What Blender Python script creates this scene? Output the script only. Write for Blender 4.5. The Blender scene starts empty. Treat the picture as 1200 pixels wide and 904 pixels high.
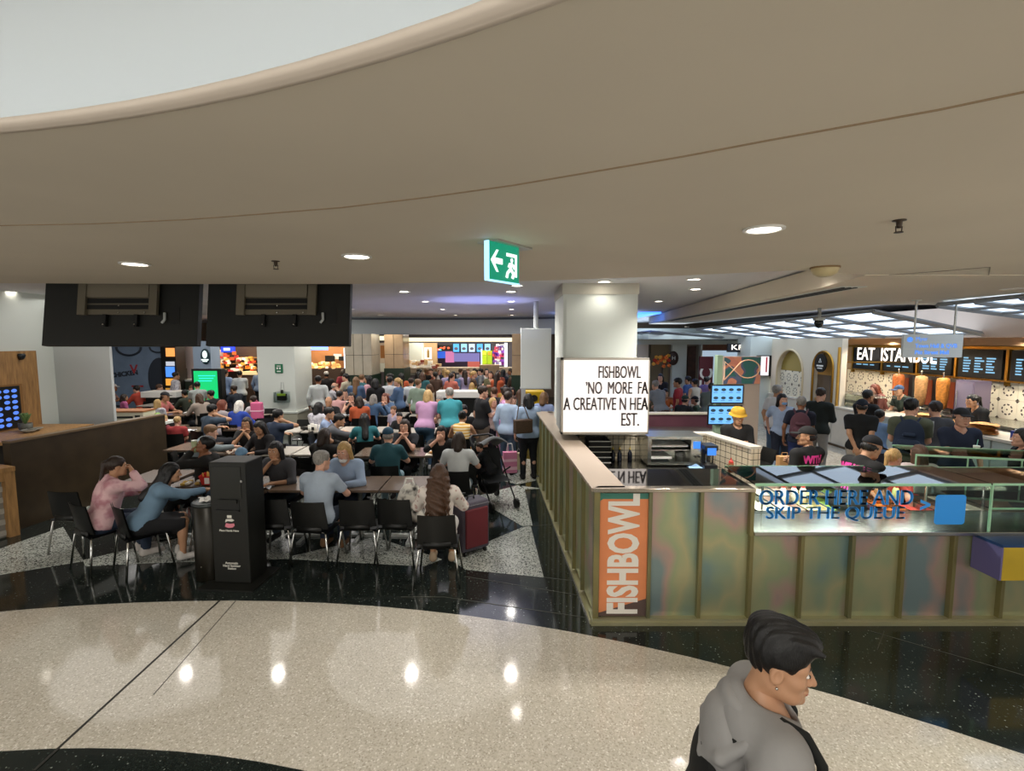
import bpy, bmesh, math, random, re
import numpy as np
from mathutils import Vector, Matrix
from mathutils.bvhtree import BVHTree
random.seed(7)
PI = math.pi
SC = bpy.context.scene
COL = SC.collection

# ------------------------------------------------------------------ camera
F_PX, CAM_H = 580.0, 2.65                       # focal length in pixels of a 1200 wide frame, eye height in metres
PITCH = math.atan(52 / 580.0)
cam_data = bpy.data.cameras.new('camera')
cam_data.sensor_width = 36.0
cam_data.lens = F_PX / 1200 * 36.0
cam_data.clip_start, cam_data.clip_end = 0.05, 200
cam = bpy.data.objects.new('camera', cam_data)
cam.location = (0, 0, CAM_H)
cam.rotation_euler = (PI / 2 - PITCH, 0, 0)
COL.objects.link(cam)
SC.camera = cam

# ------------------------------------------------------------------ world and exposure
SC.view_settings.view_transform = 'Standard'
SC.view_settings.look = 'None'
SC.view_settings.gamma = 1
SC.view_settings.use_curve_mapping = False
SC.view_settings.exposure = 0.55
SC.cycles.caustics_reflective = False
world = bpy.data.worlds.new('mall_daylight')
SC.world = world
world.use_nodes = True
bg = world.node_tree.nodes['Background']
bg.inputs[0].default_value = (1.0, 0.97, 0.92, 1)
bg.inputs[1].default_value = 1.1
DOWNLIGHT_W, DINING_W, CEILING_FILL_W = 26.0, 66.0, 28.0
def light(kind, name, loc, energy, color=(1, .96, .9), parent=None, rot=(0, 0, 0), **kw):
    d = bpy.data.lights.new(name, kind)
    d.energy, d.color = energy, color
    for k, v in kw.items():
        setattr(d, k, v)
    o = bpy.data.objects.new(name, d)
    o.location, o.rotation_euler = loc, rot
    if parent: o.parent = parent
    COL.objects.link(o)
    return o
# unseen fill lamp added under the dome to light the concourse floor
light('AREA', 'added_dome_fill', (-2.3, -3.3, 4.3), 260, (1, .95, .87), size=3.0, shape='DISK', specular_factor=.2)
# unseen upward fill lamps added to brighten the near ceiling
for ux, uy in ((-5.5, .2), (-.5, -1.6), (4.5, .4), (8.5, 2.2)):
    light('AREA', 'added_ceiling_fill', (ux, uy, .7), CEILING_FILL_W, (1, .94, .85), rot=(PI, 0, 0), size=2.6, shape='DISK', specular_factor=.2)
for ax, ay in ((-6.5, 9.5), (-6.5, 14.5), (-1.5, 9.5), (-1.5, 14.5), (-10.5, 13.5)):
    light('AREA', 'added_hall_fill', (ax, ay, 3.42), 40, (1, .97, .93), size=4.2, shape='DISK', specular_factor=.02)  # unseen soft discs added to brighten the dining hall

# ------------------------------------------------------------------ measuring: a pixel of the survey photo to a point of the place
_c, _s = math.cos(PITCH), math.sin(PITCH)
def _ray(px, py):
    x = (px - 600) / F_PX; y = -(py - 452) / F_PX
    return (x, _c + _s * y, -_s + _c * y)
def at(px, py, z=0.0):
    d = _ray(px, py); t = (z - CAM_H) / d[2]
    return Vector((d[0] * t, d[1] * t, z))
def atY(px, py, Y):
    d = _ray(px, py); t = Y / d[1]
    return Vector((d[0] * t, Y, CAM_H + d[2] * t))
def atX(px, py, X):
    d = _ray(px, py); t = X / d[0]
    return Vector((X, d[1] * t, CAM_H + d[2] * t))

# ------------------------------------------------------------------ objects
def link(o, parent=None):
    COL.objects.link(o)
    if parent is not None: o.parent = parent
    return o
def tag(o, label=None, cat=None, group=None, kind=None):
    if label: o['label'] = label
    if cat: o['category'] = cat
    if group: o['group'] = group
    if kind: o['kind'] = kind
    return o
def thing(name, label, cat, loc=(0, 0, 0), rz=0, group=None):
    o = bpy.data.objects.new(name, None)
    o.location, o.rotation_euler, o.empty_display_size = loc, (0, 0, rz), .1
    link(o)
    return tag(o, label, cat, group)
_kids = {}
def copy_tree(o, parent=None, label=None, group=None):
    c = o.copy(); COL.objects.link(c)
    if parent is not None: c.parent = parent
    if label: c['label'] = label
    if group: c['group'] = group
    for ch in list(o.children): copy_tree(ch, c)
    return c

class MB:
    def __init__(s): s.v, s.f = [], []
    def add(s, vs, fs):
        n = len(s.v); s.v += [tuple(v) for v in vs]; s.f += [tuple(i + n for i in f) for f in fs]; return s
    def box(s, x0, y0, z0, x1, y1, z1):
        x0, x1 = min(x0, x1), max(x0, x1); y0, y1 = min(y0, y1), max(y0, y1); z0, z1 = min(z0, z1), max(z0, z1)
        return s.add([(x0,y0,z0),(x1,y0,z0),(x1,y1,z0),(x0,y1,z0),(x0,y0,z1),(x1,y0,z1),(x1,y1,z1),(x0,y1,z1)],
                     [(0,3,2,1),(4,5,6,7),(0,1,5,4),(1,2,6,5),(2,3,7,6),(3,0,4,7)])
    def prism(s, poly, z0, z1):
        n = len(poly); a = sum(poly[i][0]*poly[(i+1)%n][1]-poly[(i+1)%n][0]*poly[i][1] for i in range(n))
        if a < 0: poly = poly[::-1]
        return s.add([(p[0],p[1],z0) for p in poly]+[(p[0],p[1],z1) for p in poly],
              [tuple(range(n))[::-1], tuple(range(n,2*n))]+[(i,(i+1)%n,n+(i+1)%n,n+i) for i in range(n)])
    def extr(s, poly, M):           # poly in the xy plane of M, extruded by 1 in M's z
        n = len(poly); a = sum(poly[i][0]*poly[(i+1)%n][1]-poly[(i+1)%n][0]*poly[i][1] for i in range(n))
        if a < 0: poly = poly[::-1]
        vs = [M @ Vector((p[0],p[1],0)) for p in poly]+[M @ Vector((p[0],p[1],1)) for p in poly]
        return s.add(vs, [tuple(range(n))[::-1], tuple(range(n,2*n))]+[(i,(i+1)%n,n+(i+1)%n,n+i) for i in range(n)])
    def tube(s, pts, r, n=8, cap=True):
        pts = [Vector(p) for p in pts]; rs = r if isinstance(r, (list, tuple)) else [r]*len(pts)
        vs, fs = [], []; up = Vector((0,0,1)); u = None
        for i, p in enumerate(pts):
            d = (pts[min(i+1,len(pts)-1)]-pts[max(i-1,0)]).normalized()
            if u is None: u = d.cross(up if abs(d.z) < .95 else Vector((1,0,0))).normalized()
            u = (u - d*u.dot(d)).normalized(); w = d.cross(u)
            for k in range(n):
                t = 2*PI*k/n; vs.append(p+(u*math.cos(t)+w*math.sin(t))*rs[i])
        for i in range(len(pts)-1):
            for k in range(n):
                a, b = i*n+k, i*n+(k+1)%n; fs.append((a,b,b+n,a+n))
        if cap: fs += [tuple(range(n))[::-1], tuple(range((len(pts)-1)*n, len(pts)*n))]
        return s.add(vs, fs)
    def lathe(s, prof, n=20, c=(0,0,0)):
        vs, fs = [], []
        for r, z in prof:
            for k in range(n):
                t = 2*PI*k/n; vs.append((c[0]+r*math.cos(t), c[1]+r*math.sin(t), c[2]+z))
        for i in range(len(prof)-1):
            for k in range(n):
                a, b = i*n+k, i*n+(k+1)%n; fs.append((a,b,b+n,a+n))
        fs += [tuple(range(n))[::-1], tuple(range((len(prof)-1)*n, len(prof)*n))]
        return s.add(vs, fs)
    def ball(s, c, r, n=10, m=7):
        r = r if isinstance(r, (list, tuple)) else (r, r, r)
        prof = [(math.sin(PI*i/m), -math.cos(PI*i/m)) for i in range(m+1)]
        prof[0] = (.02, -1); prof[-1] = (.02, 1); t = MB().lathe(prof, n)
        return s.add([(c[0]+v[0]*r[0], c[1]+v[1]*r[1], c[2]+v[2]*r[2]) for v in t.v], t.f)
    def grid(s, fn, nu, nv):
        vs = [fn(i/nu, j/nv) for i in range(nu+1) for j in range(nv+1)]
        return s.add(vs, [(i*(nv+1)+j, (i+1)*(nv+1)+j, (i+1)*(nv+1)+j+1, i*(nv+1)+j+1) for i in range(nu) for j in range(nv)])
    def xf(s, M):
        s.v = [tuple(M @ Vector(v)) for v in s.v]; return s
    def mesh(s, name, smooth=False):
        m = bpy.data.meshes.new(name); m.from_pydata(s.v, [], s.f); m.update()
        if smooth: m.polygons.foreach_set('use_smooth', [True]*len(m.polygons))
        return m
    def build(s, name, mat, parent=None, smooth=False, bevel=0, loc=None):
        m = s.mesh(name, smooth); m.materials.append(mat)
        if bevel:
            bm = bmesh.new(); bm.from_mesh(m)
            bmesh.ops.bevel(bm, geom=bm.edges[:], offset=bevel, segments=2, affect='EDGES', profile=.5, clamp_overlap=True)
            bm.to_mesh(m); bm.free()
        o = bpy.data.objects.new(name, m)
        if loc is not None: o.location = loc
        return link(o, parent)
def inst(name, mesh, parent=None, loc=(0,0,0), rot=(0,0,0), scale=(1,1,1), mat=None):
    o = bpy.data.objects.new(name, mesh); o.location, o.rotation_euler, o.scale = loc, rot, scale
    if mat: o.material_slots[0].link = 'OBJECT'; o.material_slots[0].material = mat
    return link(o, parent)
def struct(o): o['kind'] = 'structure'; return o
def RX(a): return Matrix.Rotation(a, 4, 'X')
def RZ(a): return Matrix.Rotation(a, 4, 'Z')
def T(*a): return Matrix.Translation(Vector(a if len(a) == 3 else a[0]))

def text(body, size, mat, parent, M, name='lettering', sx=1.0, ext=.004, align='CENTER', bold=0.0, gap=1.0, line=1.0):
    """lettering in the xy plane of M (x reading direction, z towards the reader), turned into a mesh"""
    cu = bpy.data.curves.new('lettering', 'FONT'); cu.body = body; cu.size = size; cu.extrude = ext; cu.align_x = align
    cu.resolution_u = 3; cu.offset = bold; cu.space_character = gap; cu.space_line = line
    o = bpy.data.objects.new('lettering_curve', cu); COL.objects.link(o)
    bpy.context.view_layer.update()
    me = bpy.data.meshes.new_from_object(o); COL.objects.unlink(o); bpy.data.objects.remove(o); bpy.data.curves.remove(cu)
    me.transform(M @ Matrix.Diagonal((sx, 1, 1, 1))); me.materials.clear(); me.materials.append(mat)
    return link(bpy.data.objects.new(name, me), parent)
FACE_CAM = RX(PI/2)                                       # text readable from -y
def facing(rz): return RZ(rz) @ RX(PI/2)

# ------------------------------------------------------------------ materials
def lin(c):
    if isinstance(c, str):
        c = c.lstrip('#'); c = [int(c[i:i+2], 16)/255 for i in (0, 2, 4)]
        c = [x/12.92 if x <= .04045 else ((x+.055)/1.055)**2.4 for x in c]
    return (c[0], c[1], c[2], 1)
_m = {}
def mat(name, c='#808080', rough=.5, metal=0.0, emit=None, es=0.0, var=0.0, vscale=6.0, bump=0.0, bscale=40.0, spec=None, trans=0.0, ior=1.45, stretch=None, coat=0.0):
    if name in _m: return _m[name]
    m = bpy.data.materials.new(name); m.use_nodes = True; nt = m.node_tree; b = nt.nodes['Principled BSDF']; L = nt.links.new
    b.inputs['Base Color'].default_value = lin(c); b.inputs['Roughness'].default_value = rough; b.inputs['Metallic'].default_value = metal
    b.inputs['IOR'].default_value = ior
    if trans: b.inputs['Transmission Weight'].default_value = trans
    if spec is not None: b.inputs['Specular IOR Level'].default_value = spec
    if coat: b.inputs['Coat Weight'].default_value = coat; b.inputs['Coat Roughness'].default_value = .08
    if emit: b.inputs['Emission Color'].default_value = lin(emit); b.inputs['Emission Strength'].default_value = es
    if var or bump:
        tc = nt.nodes.new('ShaderNodeTexCoord'); src = tc.outputs['Object']
        if stretch:
            mp = nt.nodes.new('ShaderNodeMapping'); mp.inputs['Scale'].default_value = stretch; L(src, mp.inputs[0]); src = mp.outputs[0]
        if var:
            n = nt.nodes.new('ShaderNodeTexNoise'); n.inputs['Scale'].default_value = vscale; n.inputs['Detail'].default_value = 5; L(src, n.inputs[0])
            r = nt.nodes.new('ShaderNodeMapRange'); r.inputs[1].default_value, r.inputs[2].default_value = .3, .7
            r.inputs[3].default_value, r.inputs[4].default_value = 1-var, 1+var; L(n.outputs[0], r.inputs[0])
            mx = nt.nodes.new('ShaderNodeVectorMath'); mx.operation = 'SCALE'; mx.inputs[0].default_value = lin(c)[:3]; L(r.outputs[0], mx.inputs['Scale'])
            L(mx.outputs[0], b.inputs['Base Color'])
        if bump:
            n2 = nt.nodes.new('ShaderNodeTexNoise'); n2.inputs['Scale'].default_value = bscale; n2.inputs['Detail'].default_value = 4; L(src, n2.inputs[0])
            bp = nt.nodes.new('ShaderNodeBump'); bp.inputs['Strength'].default_value = bump; bp.inputs['Distance'].default_value = .01
            L(n2.outputs[0], bp.inputs['Height']); L(bp.outputs[0], b.inputs['Normal'])
    _m[name] = m
    return m
def N(m, t, **kw):
    n = m.node_tree.nodes.new(t)
    for k, v in kw.items():
        if isinstance(k, str) and hasattr(n, k) and not k.isdigit(): setattr(n, k, v)
    return n
def ramp(m, stops, interp='LINEAR'):
    r = m.node_tree.nodes.new('ShaderNodeValToRGB'); r.color_ramp.interpolation = interp; e = r.color_ramp.elements
    while len(e) < len(stops): e.new(.5)
    for i, (p, c) in enumerate(stops): e[i].position = p; e[i].color = lin(c)
    return r
def bsdf(m): return m.node_tree.nodes['Principled BSDF']

def terrazzo(name, scale, stops, rough=.12, noise=.12):
    m = mat(name, '#888888', rough); L = m.node_tree.links.new
    tc = N(m, 'ShaderNodeTexCoord'); v = N(m, 'ShaderNodeTexVoronoi'); v.inputs['Scale'].default_value = scale
    wn = N(m, 'ShaderNodeTexWhiteNoise'); r = ramp(m, stops, 'CONSTANT')
    L(tc.outputs['Object'], v.inputs['Vector']); L(v.outputs['Color'], wn.inputs['Vector']); L(wn.outputs['Value'], r.inputs[0])
    n = N(m, 'ShaderNodeTexNoise'); n.inputs['Scale'].default_value = 1.3; n.inputs['Detail'].default_value = 6; L(tc.outputs['Object'], n.inputs[0])
    mr = N(m, 'ShaderNodeMapRange'); mr.inputs[1].default_value, mr.inputs[2].default_value, mr.inputs[3].default_value, mr.inputs[4].default_value = .3, .7, 1-noise, 1+noise
    L(n.outputs[0], mr.inputs[0]); sc = N(m, 'ShaderNodeVectorMath', operation='SCALE'); L(r.outputs[0], sc.inputs[0]); L(mr.outputs[0], sc.inputs['Scale'])
    L(sc.outputs[0], bsdf(m).inputs['Base Color'])
    return m
TERR_LIGHT = terrazzo('cream_terrazzo', 100, [(0, '#cac3b4'), (.35, '#c1baaa'), (.6, '#d1cabd'), (.85, '#b2aa9a'), (.94, '#e6e1d6')], .08, .05)
TERR_DARK = terrazzo('black_granite', 120, [(0, '#202623'), (.5, '#262c29'), (.8, '#1c211f'), (.975, '#434b46'), (.994, '#949b92')], .09)
TERR_SPECK = terrazzo('speckled_terrazzo', 80, [(0, '#aeb2aa'), (.4, '#c6c9c0'), (.68, '#3a3f3d'), (.84, '#858a83')], .2)
WHITE_CEIL = mat('ceiling_paint', '#d3c8b5', .7, var=.03, vscale=1.2, bump=.03, bscale=90)
HALL_CEIL = mat('hall_ceiling_paint', '#d9d8da', .7, var=.02, vscale=1.0)
WALL_WHITE = mat('white_wall_paint', '#d4d9d2', .6, var=.02, vscale=1.5)
WALL_GREY = mat('grey_wall_paint', '#b9bdbb', .6, var=.02, vscale=1.5)
STEEL = mat('brushed_steel', '#b4b4ae', .25, 1.0, var=.05, vscale=4, stretch=(1, 20, 20))
CHROME = mat('chrome', '#c8c8c4', .18, 1.0)
BLACK = mat('black_plastic', '#0d0e0d', .42)
MATT_BLACK = mat('matt_black_metal', '#12130f', .5, var=.15, vscale=3)
WHITE = mat('white_plastic', '#e6e4de', .35)
def thin_glass(name, tint, ior=1.5):
    m = mat(name, tint); nt = m.node_tree; L = nt.links.new; out = next(n for n in nt.nodes if n.type == 'OUTPUT_MATERIAL'); nt.nodes.remove(nt.nodes['Principled BSDF'])
    t = N(m, 'ShaderNodeBsdfTransparent'); t.inputs[0].default_value = lin(tint); g = N(m, 'ShaderNodeBsdfGlossy'); g.inputs['Roughness'].default_value = .0
    fr_ = N(m, 'ShaderNodeFresnel'); fr_.inputs['IOR'].default_value = ior; mx = N(m, 'ShaderNodeMixShader'); L(fr_.outputs[0], mx.inputs[0]); L(t.outputs[0], mx.inputs[1]); L(g.outputs[0], mx.inputs[2]); L(mx.outputs[0], out.inputs[0]); return m
GLASS = thin_glass('guard_glass', '#f4fbf7', 1.2)
GLASS_EDGE = mat('glass_edge', '#a8d8b4', .15, emit='#7fae8c', es=.0)
WOOD = mat('oak_wood', '#a0794a', .5, var=.3, vscale=5, stretch=(6, 6, .8), bump=.1)
DARKWOOD = mat('dark_brown_laminate', '#3a2f20', .4, var=.22, vscale=4, bump=.06)
GOLD = mat('brass_trim', '#b98a3c', .3, 1.0)
def emis(name, c, s): return mat(name, '#050505', .4, emit=c, es=s)
LAMP = emis('lamp_lens', '#fff6e8', 11.0)
# ================================================================== the setting: floor, ceilings, walls
floor = struct(MB().box(-16, -9, -.12, 15, 26, 0).build('floor', TERR_DARK))
def arc(cx, cy, R, x0, x1, n=40):
    return [(x0+(x1-x0)*i/n, cy+math.sqrt(R*R-(x0+(x1-x0)*i/n-cx)**2)) for i in range(n+1)]
outer = arc(-2.9, -6.25, 11.1, -12.5, 6.8)
inner = arc(-2.75, -3.35, 6.36, -8.5, 3.0)
ring = outer + [(6.8, -9), (3.4, -9)] + [(3.0, inner[-1][1]-.5)] + inner[::-1] + [(-9.5, -9), (-12.5, -9)]
MB().prism(ring, -.02, .003).build('terrazzo_field', TERR_LIGHT, floor)
# thin dark joint strips across the cream field and the granite border
JOINT = mat('dark_joint', '#2b2a26', .5); JOINT_LIGHT = mat('brass_joint', '#4d4d44', .4)
def strip(a, b, w, m, z=.006, name='joint_strip'):
    a, b = Vector(a[:2]), Vector(b[:2]); d = (b-a).normalized(); n = Vector((-d.y, d.x))*w/2
    return MB().prism([a+n, b+n, b-n, a-n], z-.004, z).build(name, m, floor)
strip(at(258, 704), at(40, 904), .018, JOINT)
strip(at(277, 704), at(180, 815), .006, JOINT_LIGHT)
for q in (((545, 676), (690, 700)), ((700, 726), (520, 700)), ((1020, 740), (1200, 792)), ((1028, 762), (1036, 740)), ((470, 700), (520, 700)), ((637, 677), (672, 681)), ((622, 617), (648, 615))):
    strip(at(*q[0]), at(*q[1]), .006, JOINT_LIGHT, .003)
# speckled triangles let into the black granite
tris = [[(-60, 664), (74, 618), (98, 658), (0, 674), (-60, 680)], [(100, 664), (97, 657), (205, 632), (330, 610), (340, 655), (180, 660)],
        [(330, 655), (395, 640), (440, 630), (518, 656), (497, 664)], [(526, 655), (613, 618), (622, 617), (637, 677), (545, 668)],
        [(555, 583), (607, 569), (615, 574), (624, 616), (612, 617)], [(571, 546), (628, 540), (630, 563), (606, 568), (575, 560)],
        [(570, 545), (600, 535), (634, 541), (606, 568)], [(440, 578), (500, 572), (520, 584), (470, 596), (430, 590)],
        [(345, 598), (420, 590), (440, 606), (372, 612)], [(60, 604), (110, 590), (150, 598), (110, 612)], [(500, 540), (545, 528), (572, 540), (520, 556)],
        [(611, 570), (634, 573), (614, 574)]]
for i, t in enumerate(tris):
    pts = [at(*p) for p in t]
    MB().prism([(p.x, p.y) for p in pts], -.01, .0035 + .0003*i).build('terrazzo_inlay', TERR_SPECK, floor)
# paler walkway on the shop side of the kiosk
PALE = terrazzo('pale_tiles', 30, [(0, '#b9ad9b'), (.5, '#c4b9a8'), (.8, '#a89c8b')], .2)
tl = MB().box(-.385, -.385, -.02, .385, .385, .004).mesh('walkway_tile'); tl.materials.append(PALE)
for i in range(9):
    for j in range(13):
        x, y = 3.9+.78*i, 6.6+.78*j
        if x < 9.0 and not (x < 4.6 and y < 10): inst('walkway_tile', tl, floor, (x, y, 0))

# near ceiling with its round opening
OC, OR = Vector((-2.3, -3.3)), 4.85
Zn, Zh = 3.25, 3.5
edge = [at(-420, 333, Zn), at(0, 332, Zn), at(200, 333, Zn), at(409, 333, Zn), at(620, 329.5, Zn), at(780, 324, Zn), at(930, 317, Zn)]
bound = [(p.x, p.y) for p in edge] + [(3.2, 4.55), (14.5, 4.55), (14.5, -10), (-15, -10), (-15, edge[0].y)]
def hit(o, d, poly):
    best = None
    for i in range(len(poly)):
        a, b = Vector(poly[i]), Vector(poly[(i+1) % len(poly)]); e = b-a; den = d.x*e.y-d.y*e.x
        if abs(den) < 1e-9: continue
        w = a-o; t = (w.x*e.y-w.y*e.x)/den; u = (w.x*d.y-w.y*d.x)/den
        if t > 0 and -1e-6 <= u <= 1+1e-6 and (best is None or t < best): best = t
    return best
angs = sorted(set([2*PI*k/180 for k in range(180)] + [math.atan2(p[1]-OC.y, p[0]-OC.x) % (2*PI) for p in bound]))
vs, fs = [], []
for a in angs:
    d = Vector((math.cos(a), math.sin(a))); t = hit(OC, d, bound)
    pi_, po = OC+d*OR, OC+d*t
    vs += [(pi_.x, pi_.y, Zn), (po.x, po.y, Zn), (po.x, po.y, Zh+.2)]
n = len(angs)
for i in range(n):
    j = (i+1) % n; fs += [(i*3, j*3, j*3+1, i*3+1), (i*3+1, j*3+1, j*3+2, i*3+2)]
ceil = struct(MB().add(vs, fs).build('ceiling', WHITE_CEIL))
LIP = mat('ceiling_lip_paint', '#d2c4b4', .6)
def ringmesh(prof, n=160):
    m = MB(); vs, fs = [], []; k = len(prof)
    for i in range(n):
        t = 2*PI*i/n
        for r, z in prof: vs.append((OC.x+r*math.cos(t), OC.y+r*math.sin(t), z))
    for i in range(n):
        j = (i+1) % n
        for q in range(k-1): fs.append((i*k+q, i*k+q+1, j*k+q+1, j*k+q))
    return m.add(vs, fs)
ringmesh([(4.858, 3.25), (4.858, 3.245), (4.842, 3.245), (4.838, 3.25), (4.822, 3.25), (4.816, 3.268), (4.83, 3.275), (4.90, 3.275), (4.90, 3.25)]).build('opening_lip', LIP, ceil, True)
dome = struct(ringmesh([(5.25, 3.26), (5.22, 3.45), (5.05, 3.75), (4.7, 3.98), (4.0, 4.18), (3.0, 4.3), (1.5, 4.38), (.01, 4.4)]).build('ceiling_dome', mat('dome_paint', '#b4b8b6', .7), None, True))
ringmesh([(5.25, 3.275), (4.88, 3.275)]).build('cove_shelf', WHITE_CEIL, dome)
COVE = emis('cove_led', '#f6faff', 9.5)
ringmesh([(4.98, 3.276), (5.0, 3.285), (5.02, 3.276)]).build('cove_led_strip', COVE, dome)
# the arc of the painted seam and the hairline cracks in the near ceiling
SEAM = mat('ceiling_seam', '#9a8468', .8)
def curve_strip(pts, w, m, parent, z, name):
    mb = MB(); L, R = [], []
    for i, p in enumerate(pts):
        d = (pts[min(i+1, len(pts)-1)]-pts[max(i-1, 0)]); d = Vector((d.x, d.y)).normalized(); nn = Vector((-d.y, d.x))*w/2
        L.append((p.x+nn.x, p.y+nn.y)); R.append((p.x-nn.x, p.y-nn.y))
    return mb.prism(L+R[::-1], z-.003, z+.002).build(name, m, parent)
sp = [at(x, y, Zn) for x, y in ((-80, 266), (0, 264), (110, 262), (220, 257), (300, 251), (400, 243), (500, 231), (600, 217), (700, 200), (800, 183), (900, 164), (1000, 146), (1100, 128), (1200, 107), (1300, 86))]
curve_strip(sp, .006, SEAM, ceil, Zn-.001, 'ceiling_seam')
curve_strip([at(x, y, Zn) for x, y in ((1042, 322), (1100, 318), (1160, 313))], .008, mat('hatch_gap', '#85796a', .8), ceil, Zn-.001, 'hatch_gap')
curve_strip([at(x, y, Zn) for x, y in ((1160, 313), (1158, 326))], .008, mat('hatch_gap'), ceil, Zn-.001, 'hatch_gap')

# the higher ceiling of the dining hall and the lower one over the shop walkway
struct(MB().box(-16, 3.6, Zh, 15, 26, Zh+.1).build('ceiling_hall', HALL_CEIL))
side = [(3.2, 4.56), (3.45, 5.6), (3.8, 9), (4.3, 13.5), (4.8, 17.5), (6.0, 17.5), (6.0, 8.2), (15, 8.2), (15, 4.56)]
cs = struct(MB().prism(side, Zn-.006, Zh-.02).build('ceiling_walkway', WHITE_CEIL))
struct(MB().prism([(8.5, 8.2), (15, 8.2), (15, 18), (8.5, 18)], 2.72, 3.3).build('ceiling_shops', mat('shop_soffit_paint', '#cdb6a4', .6)))
struct(MB().prism([(4.8, 17.5), (9, 16.2), (9, 24), (4.8, 24)], 2.72, 2.9).build('ceiling_corner', WALL_WHITE))
# slotted air diffuser along the edge of the walkway ceiling
dif = thing('air_diffuser', 'long black slotted air diffuser along the ceiling edge right of the pillar', 'air vent', (3.62, 5.9, Zn-.01), 0)
for k in range(3):
    MB().add([tuple(Vector(p)-Vector((3.62, 5.9, Zn-.01))) for p in [(3.62+.07*k, 5.5, Zn-.007), (3.65+.07*k, 5.5, Zn-.007), (4.5+.07*k, 14.5, Zn-.007), (4.47+.07*k, 14.5, Zn-.007),
        (3.62+.07*k, 5.5, Zn-.02), (3.65+.07*k, 5.5, Zn-.02), (4.5+.07*k, 14.5, Zn-.02), (4.47+.07*k, 14.5, Zn-.02)]],
        [(0,1,2,3),(7,6,5,4),(0,4,5,1),(1,5,6,2),(2,6,7,3),(3,7,4,0)]).build('slot', MATT_BLACK, dif)
MB().add([tuple(Vector(p)-Vector((3.62, 5.9, Zn-.01))) for p in [(3.57, 5.45, Zn-.006), (3.86, 5.45, Zn-.006), (4.72, 14.55, Zn-.006), (4.43, 14.55, Zn-.006), (3.57, 5.45, Zn-.012), (3.86, 5.45, Zn-.012), (4.72, 14.55, Zn-.012), (4.43, 14.55, Zn-.012)]],
    [(0,1,2,3),(7,6,5,4),(0,4,5,1),(1,5,6,2),(2,6,7,3),(3,7,4,0)]).build('frame', WALL_WHITE, dif)

# luminous ceiling trays: sloping grids of back-lit panes between grey beams
PANE = emis('tray_pane', '#d3e8ff', 1.5); BEAM = mat('tray_beam', '#8b8f93', .5)
def tray(label, A, B, C, D, nu, nv):
    """A-B upper edge, D-C lower edge; nu panes along, nv across"""
    A, B, C, D = map(Vector, (A, B, C, D)); r = thing('ceiling_light_tray', label, 'ceiling light', A)
    Pt = lambda u, v: (A*(1-u)*(1-v)+B*u*(1-v)+C*u*v+D*(1-u)*v) - A
    nrm = (B-A).cross(D-A).normalized()
    if nrm.z > 0: nrm = -nrm
    for i in range(nu):
        for j in range(nv):
            e = .07; u0, u1, v0, v1 = (i+e)/nu, (i+1-e)/nu, (j+e)/nv, (j+1-e)/nv
            q = [Pt(u0, v0), Pt(u1, v0), Pt(u1, v1), Pt(u0, v1)]
            MB().add(q+[p-nrm*.03 for p in q], [(0,1,2,3),(7,6,5,4),(0,4,5,1),(1,5,6,2),(2,6,7,3),(3,7,4,0)]).build('pane', PANE, r)
    for i in range(nu+1): MB().tube([Pt(i/nu, 0)+nrm*.02, Pt(i/nu, 1)+nrm*.02], .045, 4).build('beam', BEAM, r)
    for j in range(nv+1): MB().tube([Pt(0, j/nv)+nrm*.01, Pt(1, j/nv)+nrm*.01], .03, 4).build('beam', BEAM, r)
    return r
tray('sloping luminous ceiling tray of white panes above the kebab shop counter', (6.0, 8.3, 3.16), (6.0, 16.2, 3.05), (8.5, 16.0, 2.72), (8.5, 9.0, 2.80), 6, 3)
tray('far luminous ceiling tray of narrow panes beside the white pillar', (4.5, 16.2, 2.98), (4.6, 22.5, 2.95), (8.2, 21.8, 2.70), (8.0, 17.0, 2.74), 6, 3)
tray('near luminous ceiling tray in the corner above the glass case', (6.3, 5.6, 3.22), (6.3, 7.4, 3.20), (8.6, 7.8, 2.98), (8.6, 5.6, 3.0), 3, 4)

# pillars and walls
def fr(px0, py0, px1, py1, Y, dep=.05, mb=None, off=Vector((0, 0, 0))):
    a, b = atY(px0, py0, Y)-off, atY(px1, py1, Y)-off
    return (mb or MB()).box(a.x, Y-off.y, b.z, b.x, Y-off.y+dep, a.z)
pil = struct(MB().box(.76, 7.4, 1.31, 1.86, 8.8, Zh).build('pillar_kiosk', WALL_WHITE))
MB().box(.745, 7.385, Zh-.16, 1.875, 8.815, Zh-.001).build('pillar_cap', mat('pillar_cap_paint', '#c9c6b8', .6), pil)
MB().box(.80, 7.385, 1.4, 1.82, 7.402, 3.28).build('pillar_panel', WALL_WHITE, pil)
MB().box(.85, 7.45, 0, 1.75, 8.7, 1.31).build('pillar_foot', WALL_GREY, pil)
# white wall and white return at the left
wl = struct(MB().box(-8.75, 5.2, 0, -8.6, 9.4, Zh).build('wall_left', WALL_WHITE))
struct(MB().box(-8.7, 9.3, 0, -7.55, 9.36, Zh).build('wall_left_return', WALL_GREY))
# dining hall pillar with stone foot
p0, p1 = at(305, 500), at(348, 500)
hp = struct(MB().box(p0.x, p0.y, .42, p1.x, p0.y+1.3, Zh).build('pillar_hall', WALL_WHITE))
MB().box(p0.x-.05, p0.y-.05, 0, p1.x+.05, p0.y+1.35, .44).build('pillar_foot', mat('pale_stone', '#a7a594', .4, var=.1, vscale=3), hp)
MB().box(p0.x-.07, p0.y-.07, .42, p1.x+.07, p0.y+1.37, .47).build('trim_ledge', WALL_WHITE, hp)
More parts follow.
